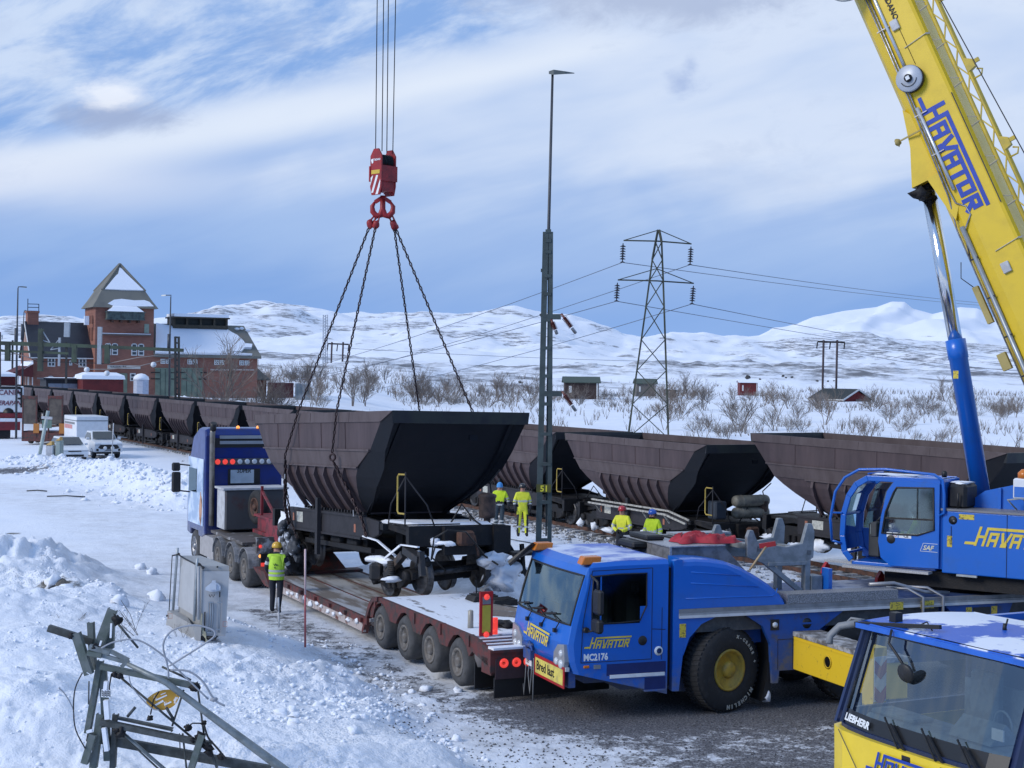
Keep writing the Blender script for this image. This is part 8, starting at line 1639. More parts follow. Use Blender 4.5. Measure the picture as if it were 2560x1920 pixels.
for y,s_ in ((.04,-1),(W_-.04,1)): g.add([(-.62,y+s_*.02,1.26),(-2.35,y+s_*.02,1.26),(-2.25,y-s_*.12,1.68),(-1.15,y-s_*.12,1.68)],[(0,1,2,3)])
pp(g,'side_window',MT['car_glass'],bd)
g=MB(); g.prism([(.38,.95),(W_-.38,.95),(W_-.22,.76),(W_-.4,.66),(.4,.66),(.22,.76)],.88,.93,'yz'); pp(g,'grille',m_black,bd)
for y in (.2,W_-.2): g=MB(); g.box((.80,y-.19,.88),(.915,y+.19,1.02)); pp(g,'headlamp',m_lampw,bd); g=MB(); g.box((.80,y-.10,.52),(.92,y+.05,.68)); pp(g,'fog_lamp_bay',m_black,bd)
for y in (.68,1.18): g=MB(); g.lathe([(.0001,.05),(.12,.04),(.13,0)],(1,0,0),(.93,y,.72),14); pp(g,'spotlight',m_ltr_w,bd)
g=MB(); g.box((.90,.68,.53),(.94,1.18,.64)); pp(g,'number_plate',m_grey,bd); g=MB(); g.box((.6,.15,.33),(.88,W_-.15,.46)); g.box((-4,.3,.35),(0,1.5,.5)); pp(g,'underside',m_black,bd)
for x in (-.05,-3.1):
    for y,s_ in ((.02,-1),(W_-.02,1)): wheel(pu,(x,y,.38),(0,s_,0),.38,.24,.23,m_rubber,m_steel,n=24,tread=False,bolts=6)
for y,s_ in ((-.02,-1),(W_+.02,1)): g=MB(); g.box((-.72,y,1.22),(-.58,y+s_*.22,1.38),.03); pp(g,'door_mirror',m_white,bd)
# box trailer behind
a2=P(*z4b(870,830),112); XM=yawm((a2.x,a2.y,0),-62); bt=thing('box_trailer','white box trailer with a pale red stripe behind the pickup','trailer',XM); g=MB(); g.box((-4.2,-.25,.7),(0,2.05,2.55)); g.build('box',m_white,bt,XM,.04); g=MB(); g.box((-4.22,-.27,2.2),(.02,2.07,2.26)); g.box((-3.9,-.27,1.95),(-.6,-.25,2.1)); g.build('edge_strip',m_grey,bt,XM); g=MB(); g.box((-4.0,-.262,1.6),(-1.4,-.255,1.9)); g.build('red_stripe',mat('pale_red_stripe',(.55,.25,.24),.6),bt,XM)
for y,s_ in ((-.1,-1),(1.9,1)): wheel(bt,(-2.1,y,.35),(0,s_,0),.35,.22,.2,m_rubber,m_steel,n=18,tread=False,bolts=0)
# white hatchback
a=G(*z4b(640,1010),0); HMt=yawm((a.x,a.y,0),-62); hc=thing('white_car','white hatchback car behind the two small cable boxes','car',HMt)
def ph(mb,name,mt,par=hc,bevel=0): return mb.build(name,mt,par,HMt,bevel)
g=MB(); carbody(g,[(.75,.25),(.82,.45),(.78,.72),(.5,.86),(-.25,.98),(-3.2,.98),(-3.4,.6),(-3.3,.3)],0,1.75)
g.loft([[(-.25,.06,.96),(-.25,1.69,.96),(-3.2,1.69,.96),(-3.2,.06,.96)],[(-.95,.22,1.48),(-.95,1.53,1.48),(-2.7,1.53,1.5),(-2.7,.22,1.5)]]); b1=ph(g,'body',m_white,bevel=.03)
g=MB(); g.X=T_(.05,0,.06); g.add([(-.24,.14,1.0),(-.24,1.61,1.0),(-.90,1.48,1.44),(-.90,.27,1.44)],[(0,1,2,3)]); ph(g,'windscreen',MT['car_glass'],b1)
g=MB()
for y,s_ in ((.04,-1),(1.71,1)): g.add([(-.5,y+s_*.02,1.0),(-3.0,y+s_*.02,1.0),(-2.6,y-s_*.12,1.4),(-1.05,y-s_*.12,1.4)],[(0,1,2,3)])
ph(g,'side_window',MT['car_glass'],b1)
for y in (.22,1.53): g=MB(); g.box((.62,y-.2,.60),(.80,y+.2,.72)); ph(g,'headlamp',m_lampw,b1)
g=MB(); g.box((.78,.45,.60),(.81,1.3,.68)); g.box((.79,.3,.28),(.83,1.45,.42)); ph(g,'grille',m_black,b1); g=MB(); g.box((.82,.62,.45),(.84,1.13,.55)); ph(g,'number_plate',m_ltr_w,b1)
for x in (0,-2.55):
    for y,s_ in ((.02,-1),(1.73,1)): wheel(hc,(x,y,.31),(0,s_,0),.31,.2,.2,m_rubber,m_steel,n=20,tread=False,bolts=0)
for y,s_ in ((-.02,-1),(1.77,1)): g=MB(); g.box((-.5,y,.98),(-.38,y+s_*.2,1.12),.03); ph(g,'door_mirror',m_white,b1)
# white lorry with red chassis
LD=132.
def LT(zx,zy): return zL(zx,zy)
a=P(*zL(830,1290),LD); LMt=yawm((a.x,a.y,0),18); wt=thing('white_lorry','white lorry with a red chassis standing at the left picture edge','lorry',LMt)
def pw(mb,name,mt,par=wt,bevel=0): return mb.build(name,mt,par,LMt,bevel)
def LL(zx,zy,y=0): p=LP(LMt,*zL(zx,zy),1,y); return (p.x,p.z)
x1,zt_=LL(825,365);x0,_=LL(-900,365); _,zb_=LL(0,1265); g=MB(); g.box((x0,0,zb_),(x1,2.5,zt_)); bw=pw(g,'cab_body',m_white,bevel=.08)
g=MB(); xa,za=LL(720,410); g.box((x0,-.03,za-.12),(xa,0,za+.12)); xb,zb2=LL(750,560); g.box((xb-.1,-.05,zb2-1.3),(xb+.05,0,za)); 
for zy in (575,780): xx,zz_=LL(720,zy); g.box((xx-.25,-.06,zz_-.08),(xx+.1,-.0,zz_+.08))
pw(g,'black_trim',m_black,bw)
xx,zz_=LL(-40,650); text('SCANIA',mat('lettering_wine',(.16,.03,.06),.5),bw,LMt@frame((LL(-170,650)[0],-.04,zz_),(1,0,0),(0,0,1)),.62,.004,.01,0,.95)
xx,zz_=LL(-40,1005); text('TERAPANT',MT['lettering_wine'],bw,LMt@frame((LL(-190,1005)[0],-.04,zz_),(1,0,0),(0,0,1)),.55,.004,.012,.3,.9)
xx,zz_=LL(290,1265); g=MB(); g.lathe([(.0001,.03),(.45,.02)],(0,-1,0),(xx,-.02,zz_-.05),24); pw(g,'wheel_arch',m_black,bw)
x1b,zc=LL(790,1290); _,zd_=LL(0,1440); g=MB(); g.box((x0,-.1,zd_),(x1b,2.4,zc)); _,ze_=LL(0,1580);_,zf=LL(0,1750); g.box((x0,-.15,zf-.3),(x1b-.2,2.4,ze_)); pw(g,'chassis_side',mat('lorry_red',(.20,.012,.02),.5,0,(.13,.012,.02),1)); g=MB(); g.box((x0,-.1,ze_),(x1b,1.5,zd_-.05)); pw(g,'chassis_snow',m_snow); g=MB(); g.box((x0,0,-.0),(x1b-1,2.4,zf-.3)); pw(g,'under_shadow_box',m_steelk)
# trailer with two raised ramps
RD=121.
def RPt(zx,zy,dd=0): return P(*z4b(zx,zy),RD+dd)
a=RPt(230,830); RM_=yawm((a.x,a.y,0),-4); rt=thing('ramp_trailer','dull red trailer with two raised loading ramps behind the white car','trailer',RM_)
def RL(zx,zy,y=0): p=LP(RM_,*z4b(zx,zy),1,y); return (p.x,p.z)
def pr2(mb,name,mt,par=rt): return mb.build(name,mt,par,RM_)
for a0,a1 in ((255,390),(535,672)):
    x0,zt_=RL(a0,310);x1,zb_=RL(a1,612); g=MB(); g.box((x0,0,zb_),(x1,.12,zt_)); rp_=pr2(g,'ramp',mat('ramp_wood',(.12,.10,.085),.85,0,(.07,.06,.055),1.2,bump=.2)); g=MB(); 
    for x in (x0-.08,x1): g.box((x,-.03,0.5),(x+.08,.15,zt_+.1))
    g.box((x0,-.04,zt_-.2),(x1,.15,zt_+.05)); pr2(g,'ramp_frame',m_redl,rp_)
    x,z_=RL(a0+80,660); g=MB(); g.box((x+.25,-.1,.9),(x+.7,.0,z_+.4)); pr2(g,'orange_reflector',mat('reflector_orange',(.42,.16,.03),.5),rp_)
x0,z0_=RL(235,840);x1,_=RL(680,840); g=MB(); g.box((x0,0,.25),(x1,1.0,.95)); g.box((x0,.2,.85),(x1,14,1.05)); pr2(g,'trailer_bed',m_redl); g=MB(); g.box((x0+.1,1.0,1.06),(x1-.1,14,1.12)); pr2(g,'bed_snow',m_snow)
for k in range(4):
    for x,s_ in ((x0,-1),(x1,1)): wheel(rt,(x,1.6+1.4*k,.45),(s_,0,0),.45,.3,.25,m_rubberd,m_steelk,n=18,tread=False,bolts=0)
# leaning post, cable boxes, stakes
a=G(*z4b(425,1000),0); d_=math.hypot(a.x,a.y); t=thing('leaning_post','pale green post leaning to the right before the ramp trailer','post',T_(a.x,a.y,0)); g=MB(); g.tube([P(*z4b(422,1000),105),P(*z4b(525,468),105)],.12,10); g.build('post_tube',mat('post_pale_green',(.40,.46,.44),.6,0,(.3,.36,.34),2),t,I4); g=MB(); g.bar(P(*z4b(455,540),104.6),P(*z4b(570,548),104.6),.12,.18); g.build('sign_arm',m_whited,t,I4); g=MB(); 
g.box((0,0,-.45),(.66,.06,.1)); q=P(*z4b(458,585),105.5); g.build('green_sign_board',mat('sign_green_grey',(.14,.22,.19),.7),t,T_(q.x,q.y,q.z))
for i,(x0,x1,zt_,zb_,lb,c,ct) in enumerate(((497,580,812,1030,'grey cable box with a yellow cap, nearest the leaning post',m_whited,'yellow'),(605,662,762,985,'green-grey cable box with a yellow cap before the white car',mat('box_green_grey',(.30,.36,.33),.6),'y'))):
    q=P(*z4b(x0,zt_+30),97); q2=P(*z4b(x1,zt_+30),97); t=thing('cable_box',lb,'cable box',T_(q.x,q.y,0)); g=MB(); w_=q2.x-q.x; zb2=0 if i==0 else P(0,z4b(0,zb_)[1],97).z; g.box((0,0,max(0,zb2)),(w_,.7,q.z),.05); g.build('box_body',c,t,T_(q.x,q.y,0)); g=MB(); g.loft([[(0,-.03,q.z),(w_*.8,-.03,q.z),(w_*.8,.7,q.z),(0,.7,q.z)],[(.3,.1,q.z+.22),(w_*.75,.1,q.z+.22),(w_*.75,.6,q.z+.22),(.1,.6,q.z+.22)]]); g.build('yellow_cap',mat('cap_yellow',(.60,.38,.12),.6),t,T_(q.x,q.y,0))
    if i==1: g=MB(); g.tube([(w_/2,.3,0),(w_/2,.3,q.z-1)],.1,8); g.build('box_leg',m_galv,t,T_(q.x,q.y,0))
def stake(u0,v0,u1,v1,z,label,c1_,c2_,r=.02):
    a=G(u0,v0,z); d=(a-Vector(CP)).dot(Vector(_Fw)); b_=P(u1,v1,d); t=thing('snow_stake',label,'snow stake',T_(a.x,a.y,z)); m_=a.lerp(b_,.5); g=MB(); g.tube([a+(a-b_)*.08,m_],r,7); g.build('lower_half',c1_,t,I4); g=MB(); g.tube([m_,b_],r,7); g.build('upper_half',c2_,t,I4)
m_pink=mat('stake_red',(.50,.12,.12),.6); m_spk=mat('stake_pale_pink',(.62,.45,.45),.6)
stake(763,1600,763,1373,.45,'tall thin stake, red below and pale above, in front of the trailer',m_pink,m_spk,.022); stake(697,1563,696,1494,.3,'short pale stake before the worker in the green vest',m_whited,m_whited,.022); stake(556,1617,557,1590,.45,'thin grey stake just right of the grey cabinet',m_galv,m_galv,.01); stake(278,1172,284,1058,0,'grey stake standing in front of the white pickup',m_galv,m_whited,.035)
# ---------------- grey electric cabinet ----------------
c0=G(*z5(640,1425),.45); cc=thing('electric_cabinet','grey electric cabinet with an open wiring side, leaning slightly in the snow','cabinet',T_(c0.x,c0.y,.45))
d0=(c0-Vector(CP)).dot(Vector(_Fw))
def CPt(zx,zy,dd=0): return P(*z5(zx,zy),d0+dd)
m_cab=mat('cabinet_grey',(.33,.33,.32),.55,0,(.27,.27,.27),3,.6); m_cabl=mat('cabinet_light',(.40,.41,.42),.5,0,(.34,.35,.36),3,.6)
def quadbox(name,pts,mt,thick=None,par=cc): g=MB(); g.add(pts,[tuple(range(len(pts)))]); return g.build(name,mt,par,I4)
dl=1.35
A=CPt(655,350);B_=CPt(1003,350,.05);Bt=CPt(1000,285,.05);At=CPt(655,290); Cc=CPt(955,1190,.05); Dd=CPt(635,1190); Lt=CPt(365,150,dl); Rt=CPt(630,150,dl+.1)
g=MB(); Db=CPt(620,1425,0); Lb=CPt(170,1180,dl); Lb2=CPt(375,1405,dl*.6); Lm=CPt(250,870,dl)
g.add([At,Bt,Cc,Dd,Lt,Rt,CPt(600,1190,dl+.1),CPt(330,1190,dl)],[(0,1,2,3),(0,3,7,4),(0,4,5,1),(1,5,6,2),(4,7,6,5),(3,2,6,7)]); g.build('cabinet_body',m_cab,cc,I4)
g=MB(); g.add([CPt(200,862,dl+.02),CPt(520,1050,.02-.06),CPt(640,1052,-.08),CPt(620,1425,-.05),CPt(375,1405,dl*.55),CPt(170,1170,dl),CPt(400,840,dl+.3)],[(0,1,2,3,4,5),(0,6,1)]); g.build('plinth',m_cab,cc,I4)
g=MB(); g.add([CPt(655,352,-.02),CPt(1003,352,.03),CPt(955,1195,.03),CPt(640,1190,-.02)],[(0,1,2,3)]); sdp=g.build('side_panel',m_cabl,cc,I4)
g=MB(); g.add([CPt(700,1255,-.01),CPt(803,1265,.02),CPt(790,1440,.02),CPt(690,1440,-.01)],[(0,1,2,3)]); g.build('leg_panel',m_cab,cc,I4)
g=MB(); g.add([CPt(625,1190,-.01),CPt(745,1190,0),CPt(690,1425,0),CPt(620,1425,0)],[(0,1,2,3)]); g.build('cable_duct_opening',m_black,cc,I4)
g=MB(); g.add([CPt(380,190,dl-.05),CPt(560,265,.22),CPt(530,920,.22),CPt(330,800,dl-.05)],[(0,1,2,3)]); g.build('door_panel',m_cabl,cc,I4)
g=MB(); g.tube([CPt(332,50,dl-.1),CPt(325,140,dl-.1),CPt(272,860,dl-.1)],.028,8); g.tube([CPt(588,185,.0),CPt(583,260,.0),CPt(545,1000,.0)],.028,8); g.build('steel_post',m_galv,cc,I4)
g=MB(); g.tube([CPt(262,145,dl-.15),CPt(222,860,dl-.15)],.010,6); g.tube([CPt(265,150,dl-.15),CPt(340,135,dl-.12),CPt(400,175,dl-.3),CPt(560,260,.1),CPt(610,250,0),CPt(665,310,-.05)],.016,6); g.blob(CPt(615,265,-.02),.028,7,.3,1); g.blob(CPt(665,305,-.05),.028,7,.3,2); g.blob(CPt(345,130,dl-.12),.03,7,.3,3); g.blob(CPt(193,930,dl-.1),.022,6,.2,4); g.blob(CPt(515,1130,.3),.016,6,.2,5); g.blob(CPt(848,297,-.0),.02,6,.3,6); g.build('clamp_rail',m_black,cc,I4)
g=MB(); g.tube([CPt(605,290,-.03),CPt(600,980,-.03)],.030,8); g.tube([CPt(650,320,-.03),CPt(640,900,-.03)],.010,6); g.build('corner_profile',m_cabl,cc,I4)
X=frame(CPt(795,560,-.04),CPt(900,560,-.03)-CPt(700,560,-.05),(0,0,1))
g=MB(); g.prism([(-.12,.03),(-.08,.06),(-.03,.10),(-.02,.14),(.05,.14),(.06,.10),(.12,.06),(.15,.02),(.15,-.05),(.06,-.08),(-.05,-.08),(-.15,-.05),(-.15,.0)],-.0,.07,'xy'); jb_=g.build('junction_box',mat('box_bluish_white',(.50,.55,.62),.5),cc,X); g=MB(); g.box((-.06,-.04,.07),(.07,.08,.10)); g.build('junction_cover',mat('box_bluish_white',(.5,.55,.62)),jb_,X)
g=MB()
for x in (735,765,790,868,885): top_=750 if x<800 else 700; g.tube([CPt(x,top_,-.03),CPt(x-12,1150,-.03)],.011,6)
for x,y in ((765,755),(875,755),(745,1150),(855,1105)): g.bar(CPt(x-30,y,-.04),CPt(x+35,y,-.04),.012,.02)
g.build('conduit',mat('conduit_blue_grey',(.22,.27,.33),.5),cc,I4)
g=MB(); g.tube([CPt(740,655,-.04),CPt(755,690,-.05),CPt(775,655,-.05),CPt(795,690,-.05),CPt(810,655,-.05)],.008,5); g.tube([CPt(880,620,-.04),CPt(878,690,-.04)],.012,5); g.tube([CPt(850,1190,-.04),CPt(820,1225,-.05),CPt(760,1215,-.05)],.02,6); g.blob(CPt(755,1215,-.05),(.06,.02,.03),7,.4,8); g.tube([CPt(685,880,-.04),CPt(680,1130,-.04)],.014,5); g.build('black_cable',m_black,cc,I4)
g=MB()
for k in range(4): g.tube([CPt(650+k*8,1090,-.03),CPt(655+k*14,1170,-.05),CPt(720-k*6,1250,-.05),CPt(690-k*8,1420,-.03)],.010,5)
g.tube([CPt(650,900,-.04),CPt(635,1050,-.05),CPt(645,1120,-.04)],.012,5); g.build('cream_cable',mat('cable_cream',(.42,.40,.28),.6),cc,I4)
g=MB()
for x,y in ((240,930),(490,1100),(950,1035)): q_=CPt(x,y,.5 if x<600 else -.0); g.bar(q_+Vector((-.04,-.03,.05)),q_+Vector((.04,-.03,.05)),.006,.006); g.bar(q_+Vector((-.04,-.03,-.05)),q_+Vector((.04,-.03,-.05)),.006,.006); g.bar(q_+Vector((-.04,-.03,-.05)),q_+Vector((-.04,-.03,.05)),.006,.006); g.bar(q_+Vector((.04,-.03,-.05)),q_+Vector((.04,-.03,.05)),.006,.006)
g.build('sticker_outline',mat('sticker_orange',(.45,.18,.12),.6),cc,I4)
# ---------------- fallen catenary mast in the snow ----------------
FD=20.4
def FP(zx,zy,dd=0): return P(*z3(zx,zy),FD+dd)
fm=thing('fallen_mast','broken green-grey catenary mast lying in the snow at the lower left','broken mast',T_(FP(700,1250).x,FP(700,1250).y,.8))
m_f1=mat('fallen_steel_green',(.10,.125,.11),.6,.2,(.16,.18,.18),5,.8,bump=.15); m_f2=mat('fallen_steel_dark',(.045,.05,.048),.65,.2,(.09,.10,.10),5); m_f3=mat('fallen_galv',(.22,.25,.26),.5,.4,(.14,.16,.16),5)
PX=.36166/3842*FD
def ang(name,pts,w,mt,dd=0,ch=True):
    g=MB(); ww=w*PX
    for a,b_ in zip(pts[:-1],pts[1:]):
        A=FP(*a,dd);B2=FP(*b_,dd); g.bar(A,B2,ww,.03,up=(0,1,0)) if 0 else g.bar(A,B2,.03,ww,up=(0,0,1) if abs((B2-A).normalized().z)<.8 else (1,0,0)); n_=(B2-A).normalized().cross(Vector((0,1,0))).normalized()*ww*.47; g.bar(A+n_+Vector((0,.04,0)),B2+n_+Vector((0,.04,0)),.012,.09,up=(0,1,0)); g.bar(A-n_+Vector((0,.04,0)),B2-n_+Vector((0,.04,0)),.012,.09,up=(0,1,0))
    return g.build(name,mt,fm,I4)
for nm,pts,w_,mt,dd in (('beam',[(330,335),(640,432)],42,m_f2,.1),('plate',[(520,370),(612,655)],58,m_f1,-.1),('plate',[(622,295),(640,622)],40,m_f1,.12),('plate',[(775,205),(675,470)],62,m_f1,.05),('plate',[(758,262),(752,475)],55,m_f1,.2),
  ('beam',[(600,505),(700,525)],30,m_f1,-.15),('beam',[(690,600),(1370,742)],34,m_f1,-.05),('post',[(690,560),(600,1060)],38,m_f1,.05),('post',[(705,600),(740,1250)],44,m_f1,.1),('post',[(690,930),(640,1300)],48,m_f1,.0),('post',[(640,1070),(580,1270)],46,m_f1,-.12),('post',[(795,930),(775,1300)],34,m_f2,.1),
  ('beam',[(690,985),(1460,1145)],36,m_f2,-.1),('beam',[(600,1085),(1870,1320)],58,m_f2,.15),('beam',[(810,962),(1190,1040)],18,m_f2,0),('post',[(1395,1070),(1318,1310)],42,m_f1,-.15)):
    ang(nm,pts,w_,mt,dd)
g=MB(); g.tube([FP(880,580,-.12),FP(1150,710,-.14),FP(1960,1310,-.2),FP(2050,1380,-.2)],[.030,.042,.062,.065],12); g.build('long_pipe',m_f3,fm,I4)
g=MB()
for a,b_,w_ in (((620,462),(760,500),.07),((700,520),(880,570),.05),((760,490),(890,555),.05),((700,520),(760,490),.05),((840,600),(890,555),.05)): g.bar(FP(*a,-.1),FP(*b_,-.1),w_,w_)
g.build('clamp_frame',m_f3,fm,I4)
for a,b_,r in (((800,285),(955,470),.016),((805,650),(1340,1100),.016),((1368,760),(1412,1085),.014),((1270,760),(1190,1010),.014),((840,1050),(1140,1310),.024),((830,1060),(1100,1310),.012),((1262,1060),(1290,1310),.014),((1120,600),(1320,692),.016),((1148,880),(1200,965),.02),((935,880),(880,945),.02),((1455,1170),(1500,1300),.02),((1240,1060),(1245,1170),.008),((615,700),(612,860),.010)):
    g=MB(); g.tube([FP(*a),FP(*b_)],r,7); g.build('rod',m_f2 if r<.022 else m_f3,fm,I4)
g=MB()
for (x,y),r in (((810,275),.08),((790,655),.05),((830,665),.06),((840,1055),.08),((800,1040),.05),((1440,1150),.09),((1445,1190),.07),((1405,990),.05),((1525,1225),.06),((1385,1080),.08),((1350,740),.08),((1330,1105),.05),((1300,1020),.06),((660,470),.07),((1035,955),.05),((490,385),.05)): g.blob(FP(x,y,-.1),(r*.8,r*.6,r*.7),7,.6,x)
for p in ([(1280,1030),(1330,990),(1410,990)],[(1100,770),(1060,830),(1040,930)],[(770,650),(755,740),(760,800)]): g.tube([FP(*q_,-.12) for q_ in p],.010,5)
g.build('joint',m_steelk,fm,I4)
g=MB()
for a,b_,w_ in (((735,700),(728,770),.07),((735,830),(745,960),.09),((720,1020),(740,1180),.08),((700,420),(690,455),.03),((640,1040),(600,1050),.05),((650,1090),(625,1190),.04),((815,972),(1180,1050),.02),((600,640),(625,655),.03),((770,300),(765,400),.03),((585,1265),(570,1275),.04)): g.bar(FP(*a,-.10),FP(*b_,-.10),w_,w_*.7)
g.build('mast_snow',m_snow,fm,I4)
dp=MB(); dp.bar(FP(702,782,-.12),FP(765,786,-.12),.02,.10); dp=dp.build('dotted_plate',m_ltr_w,fm,I4); g=MB()
for i in range(6):
    for j in range(3): g.blob(FP(708+i*10,768+j*14+(i%2)*6,-.135),(.009,.004,.009),6,0,1)
g.build('plate_dot',m_ltr_k,dp,I4)
g=MB(); X=frame(FP(1130,830,.1),(1,.1,.25),(-.25,.3,1)); pts=[(.115*1.9*math.cos(a)*(1+.1*math.sin(3*a)),.115*1.15*math.sin(a)) for a in np.linspace(0,6.1,18)]; g.prism(pts,0,.012,'xy'); ys_=g.build('yellow_sign',mat('sign_ochre',(.50,.28,.03),.55,0,(.78,.80,.84),9,1,.60,.66),fm,X)
g=MB(); 
for a,b_,w_ in (((-.14,-.05),(.0,-.01),.025),((-.10,.02),(.06,.05),.018),((.0,-.07),(.10,-.05),.02),((-.02,.075),(.05,.085),.012)): g.bar((*a,.015),(*b_,.015),w_,.006)
g.build('sign_snow',m_snow,ys_,X)
for i,(pts,r,lb) in enumerate((([(700,470),(800,425),(950,415),(1100,500),(1250,640),(1440,825)],.012,'long grey cable arching right from the head of the fallen mast'),([(1165,680),(1160,600),(1128,450),(1190,350),(1340,312),(1470,345),(1480,390),(1400,450),(1170,595)],.013,'grey cable looping up in front of the cabinet foot'),([(1180,622),(1300,630),(1400,700),(1480,825),(1555,870)],.014,'grey cable with a plug end lying right of the fallen mast'),([(570,640),(520,750),(508,900),(525,1040),(590,1165)],.009,'dark thin cable hanging left of the fallen mast'),([(405,745),(450,790),(500,880),(515,950)],.008,'short thin wire left of the dark hanging cable'),([(890,660),(920,750),(1040,880),(1100,900)],.008,'thin wire crossing under the yellow sign'),([(1410,1000),(1440,1090),(1500,1160),(1565,1240)],.014,'black cable running down right of the joint'))):
    g=MB(); P_=[FP(*q_,-.15) for q_ in pts]; sm=[]
    for k in range(len(P_)-1):
        p0=P_[max(0,k-1)];p1=P_[k];p2=P_[k+1];p3=P_[min(len(P_)-1,k+2)]
        for t_ in np.linspace(0,1,5)[:-1]: sm.append(.5*((2*p1)+(-p0+p2)*t_+(2*p0-5*p1+4*p2-p3)*t_*t_+(-p0+3*p1-3*p2+p3)*t_**3))
    sm.append(P_[-1]); g.tube(sm,r,6)
    if i==2: g.blob(P_[3],(.05,.04,.03),7,.4,1)
    o=g.build('loose_cable',m_black if i in (3,6) else mat('cable_grey',(.30,.32,.36),.6),None,I4); tag(o,lb,'cable')
# dry twigs in the snow bank
for i,(zx,zy,h,lb) in enumerate(((470,330,.9,'thin bare twigs behind the left end of the fallen mast'),(1000,400,1.4,'bushy bare twigs just right of the fallen mast head'),(800,470,1.0,'dark bare twigs right behind the fallen mast head'),(1240,400,.7,'single twig leaning against the cabinet'))):
    a,b_=bush_mesh(300+i,h,.5,26,.55,3,.8); q=G(*z3(zx,zy),.75); t=thing('bare_twigs',lb,'shrub',T_(q.x,q.y,.7)); a.build('stem',m_twigs[2],t); b_.build('twig',m_twigs[2],t)
# clods, stones and scraps
for i in range(46):
    if i<26: u=random.uniform(700,1150); v=random.uniform(1640,1900); q=G(u,v,.25); s=random.uniform(.05,.14)
    elif i<36: u=random.uniform(820,1000); v=random.uniform(1640,1760); q=G(u,v,.0); s=random.uniform(.02,.05)
    else: u=random.uniform(120,420); v=random.uniform(1380,1560); q=G(u,v,.4); s=random.uniform(.12,.3)
    z=float(gz(q.x,q.y)[0]); g=MB(); g.blob((0,0,0),(s,s*random.uniform(.6,1),s*random.uniform(.4,.9)),7,.5,i); o=g.build('snow_clod',m_snow,None,T_(q.x,q.y,z+s*.15)@Matrix.Rotation(i,4,'Z')); tag(o,'loose clod of snow lying on the bank','snow clod','loose snow clods')
g=MB(); rg=random.Random(3); qs=[]
for i in range(1500):
    u=rg.uniform(1180,2200) if i%3 else rg.uniform(950,1500); v=rg.uniform(1740,1925) if i%3 else rg.uniform(1740,1900); q=G(u,v,0); qs.append((q.x,q.y))
zs_=gz([q[0] for q in qs],[q[1] for q in qs])
for (x,y),z in zip(qs,zs_):
    s=rg.uniform(.010,.035); a=rg.uniform(0,6.28)
    g.add([(x+s*math.cos(a+k*2.09),y+s*math.sin(a+k*2.09),z) for k in range(3)]+[(x,y,z+s*rg.uniform(.5,1))],[(0,1,3),(1,2,3),(2,0,3)])
o=g.build('gravel_stones',mat('stone_grey',(.05,.05,.055),.9,0,(.14,.14,.15),3),None,I4); tag(o,'dark loose gravel scattered over the trodden snow before the blue crane','gravel',kind='stuff')
for u,v,lb in ((60,1258,'long dark stick on the snowy lane, farther from the camera'),(160,1243,'short dark stick on the snowy lane')):
    pass
for i,(u,v,w_) in enumerate(((92,1229,.5),(165,1243,.9))): q=G(u,v,.02); g=MB(); g.tube([q+Vector((-w_,0,.03)),q+Vector((0,.1,.06)),q+Vector((w_,0,.03))],.03,5); tag(g.build('stick',m_black,None,I4),['short','long'][i]+' dark stick lying on the snowy lane at left','stick')
g=MB(); q=P(1210,1130+250,50); g.tube([P(1215,1330,50),P(1260,1345,48),P(1330,1358,46)],.02,5); g.tube([P(1250,1420,40),P(1275,1436,39),P(1300,1440,38)],.012,5); tag(g.build('ground_cable',m_grey,None,I4),'thin grey cable across the snow between wagon and crane cab','cable')

# crumbled snow over the ploughed banks: nobody could count it
def scatter(name,label,pts,zz,smin,smax,mt,seed,flat=.7):
    r=np.random.RandomState(seed); n=len(pts); base=np.array([(1,0,0),(-.5,.87,0),(-.5,-.87,0),(.1,0,1),(0,.1,-.6),(.5,.5,.55),(-.6,.1,.5)]); F=[(0,5,3),(0,1,5),(1,6,3),(1,3,5),(2,3,6),(2,0,3),(1,2,6),(0,4,1),(1,4,2),(2,4,0)]
    s=smin+(smax-smin)*r.rand(n)**2.5; a=r.rand(n)*6.28; V_=np.zeros((n,7,3)); jit=1+.45*(r.rand(n,7,3)-.5)
    B=base[None]*jit; ca,sa=np.cos(a)[:,None],np.sin(a)[:,None]; V_[:,:,0]=(B[:,:,0]*ca-B[:,:,1]*sa)*s[:,None]+pts[:,0:1]; V_[:,:,1]=(B[:,:,0]*sa+B[:,:,1]*ca)*s[:,None]+pts[:,1:2]; V_[:,:,2]=B[:,:,2]*s[:,None]*flat+zz[:,None]
    me=bpy.data.meshes.new(name); f=(np.arange(n)[:,None,None]*7+np.array(F)[None]).reshape(-1,3)
    me.vertices.add(n*7); me.vertices.foreach_set('co',V_.ravel().astype(np.float32)); me.loops.add(f.size); me.loops.foreach_set('vertex_index',f.ravel().astype(np.int32)); me.polygons.add(len(f)); me.polygons.foreach_set('loop_start',(np.arange(len(f))*3).astype(np.int32)); me.update(calc_edges=True)
    me.materials.append(mt); o=bpy.data.objects.new(name,me); link(o); tag(o,label,None,kind='stuff'); return o
r_=np.random.RandomState(9); X_=r_.uniform(-13,2.5,90000); Y_=15+37*r_.rand(90000)**1.25; e_=poly_side(X_,Y_,EDGE)+vn(X_*.9,Y_*.9,5)*1.1
dens=sst(e_,-1.0,.4)*(1-sst(e_,1.6,5.5)*.75)*sst(fbm(X_/1.3,Y_/1.3,4,401)+.25*np.exp(-((e_-.4)/1.0)**2),-.12,.30); dens=dens*smooth_spots(X_,Y_); k_=r_.rand(len(X_))<dens*.42; p_=np.stack([X_[k_],Y_[k_]],1)
scatter('snow_crumbs','crumbled snow strewn over the ploughed banks',p_,gz(p_[:,0],p_[:,1]),.012,.085,m_snow,1)
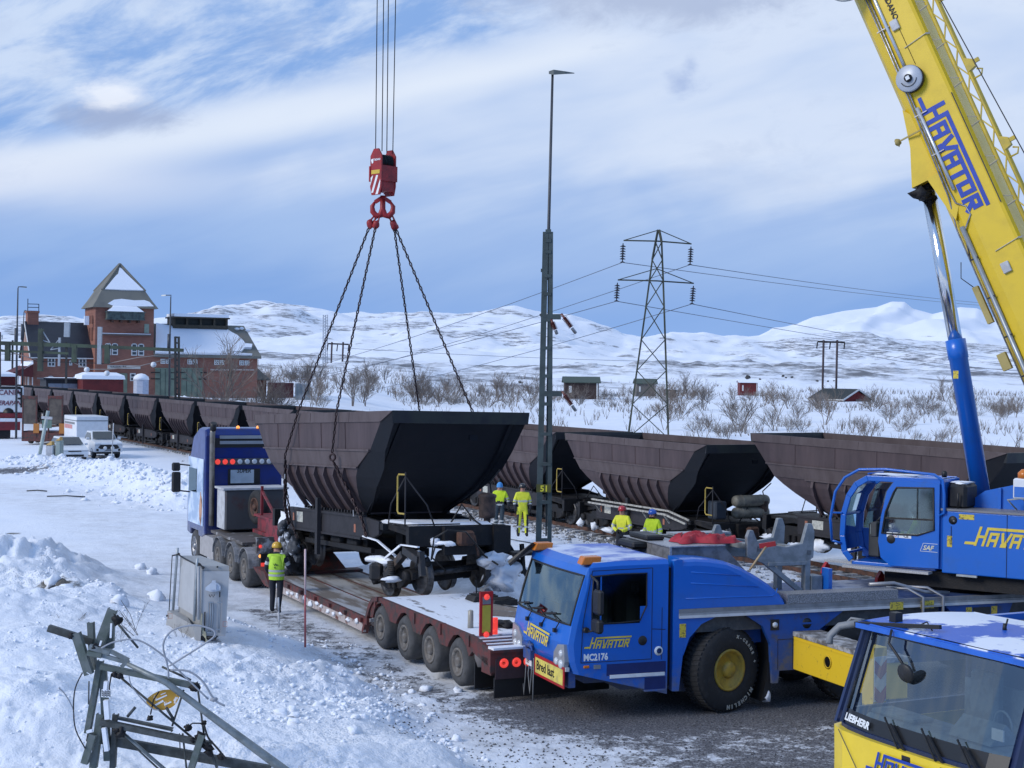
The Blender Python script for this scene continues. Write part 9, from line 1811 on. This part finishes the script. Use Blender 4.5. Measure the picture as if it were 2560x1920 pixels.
X_=r_.uniform(-34,-5,30000); Y_=r_.uniform(58,112,30000); c_=segdist(X_,Y_,CREST); k_=r_.rand(len(X_))<np.exp(-(c_/2.0)**2)*.5; p_=np.stack([X_[k_],Y_[k_]],1)
scatter('snow_crumbs','lumpy snow along the ridge before the parked cars',p_,gz(p_[:,0],p_[:,1])+.02,.06,.26,m_snow,2)
# ballast and broken stone along the near rail
n_=7000; t_=r_.rand(n_)**1.3*78; off=-(1.25+np.abs(r_.randn(n_))*.75); X_=TRACK[0][0]-TX.x*t_+TY.x*off; Y_=TRACK[0][1]-TX.y*t_+TY.y*off
k_=fbm(X_/1.2,Y_/1.2,3,77)>-.10; p_=np.stack([X_[k_],Y_[k_]],1); scatter('ballast_stones','grey ballast stones showing through snow along the near rail',p_,gz(p_[:,0],p_[:,1]),.04,.13,mat('ballast_grey',(.17,.165,.16),.9,0,(.55,.58,.62),2.2,1,.48,.6),5)
# willow scrub on the slope
sc=[]; rg=random.Random(11); tries=0
while len(sc)<3200 and tries<40000:
    tries+=1; d=rg.uniform(95,420)**1.0; azm=rg.uniform(-.24,.36); 
    m_=mnoise.noise(Vector((azm*26,d/40,0)))+.6*mnoise.noise(Vector((azm*80,d/14,3)))
    if m_>-.02+rg.random()*.25: sc.append((azm*d,d))
zz_=gz([p[0] for p in sc],[p[1] for p in sc]); g=MB()
for (x,y),z in zip(sc,zz_):
    if abs((x-TRACK[0][0])*(TRACK[1][1]-TRACK[0][1])-(y-TRACK[0][1])*(TRACK[1][0]-TRACK[0][0]))<6*200: continue
    if (x-TRACK[0][0])*(TRACK[1][1]-TRACK[0][1])-(y-TRACK[0][1])*(TRACK[1][0]-TRACK[0][0])<0: continue
    for k in range(3):
        h=rg.uniform(.35,1.25); w_=.012+.00012*y; a=rg.uniform(0,6.28); tx,ty=rg.gauss(0,.3)*h,rg.gauss(0,.3)*h
        g.add([(x+w_*math.cos(a),y+w_*math.sin(a),z-.05),(x-w_*math.cos(a),y-w_*math.sin(a),z-.05),(x+tx-w_*.3,y+ty,z+h),(x+tx+w_*.3,y+ty,z+h),(x,y+w_*1.5,z-.05)],[(0,1,2,3),(1,4,2),(4,0,3),(4,3,2)])
o=g.build('willow_scrub',m_twigs[0],None,I4); tag(o,'low willow scrub poking through the snow behind the train',None,kind='stuff')
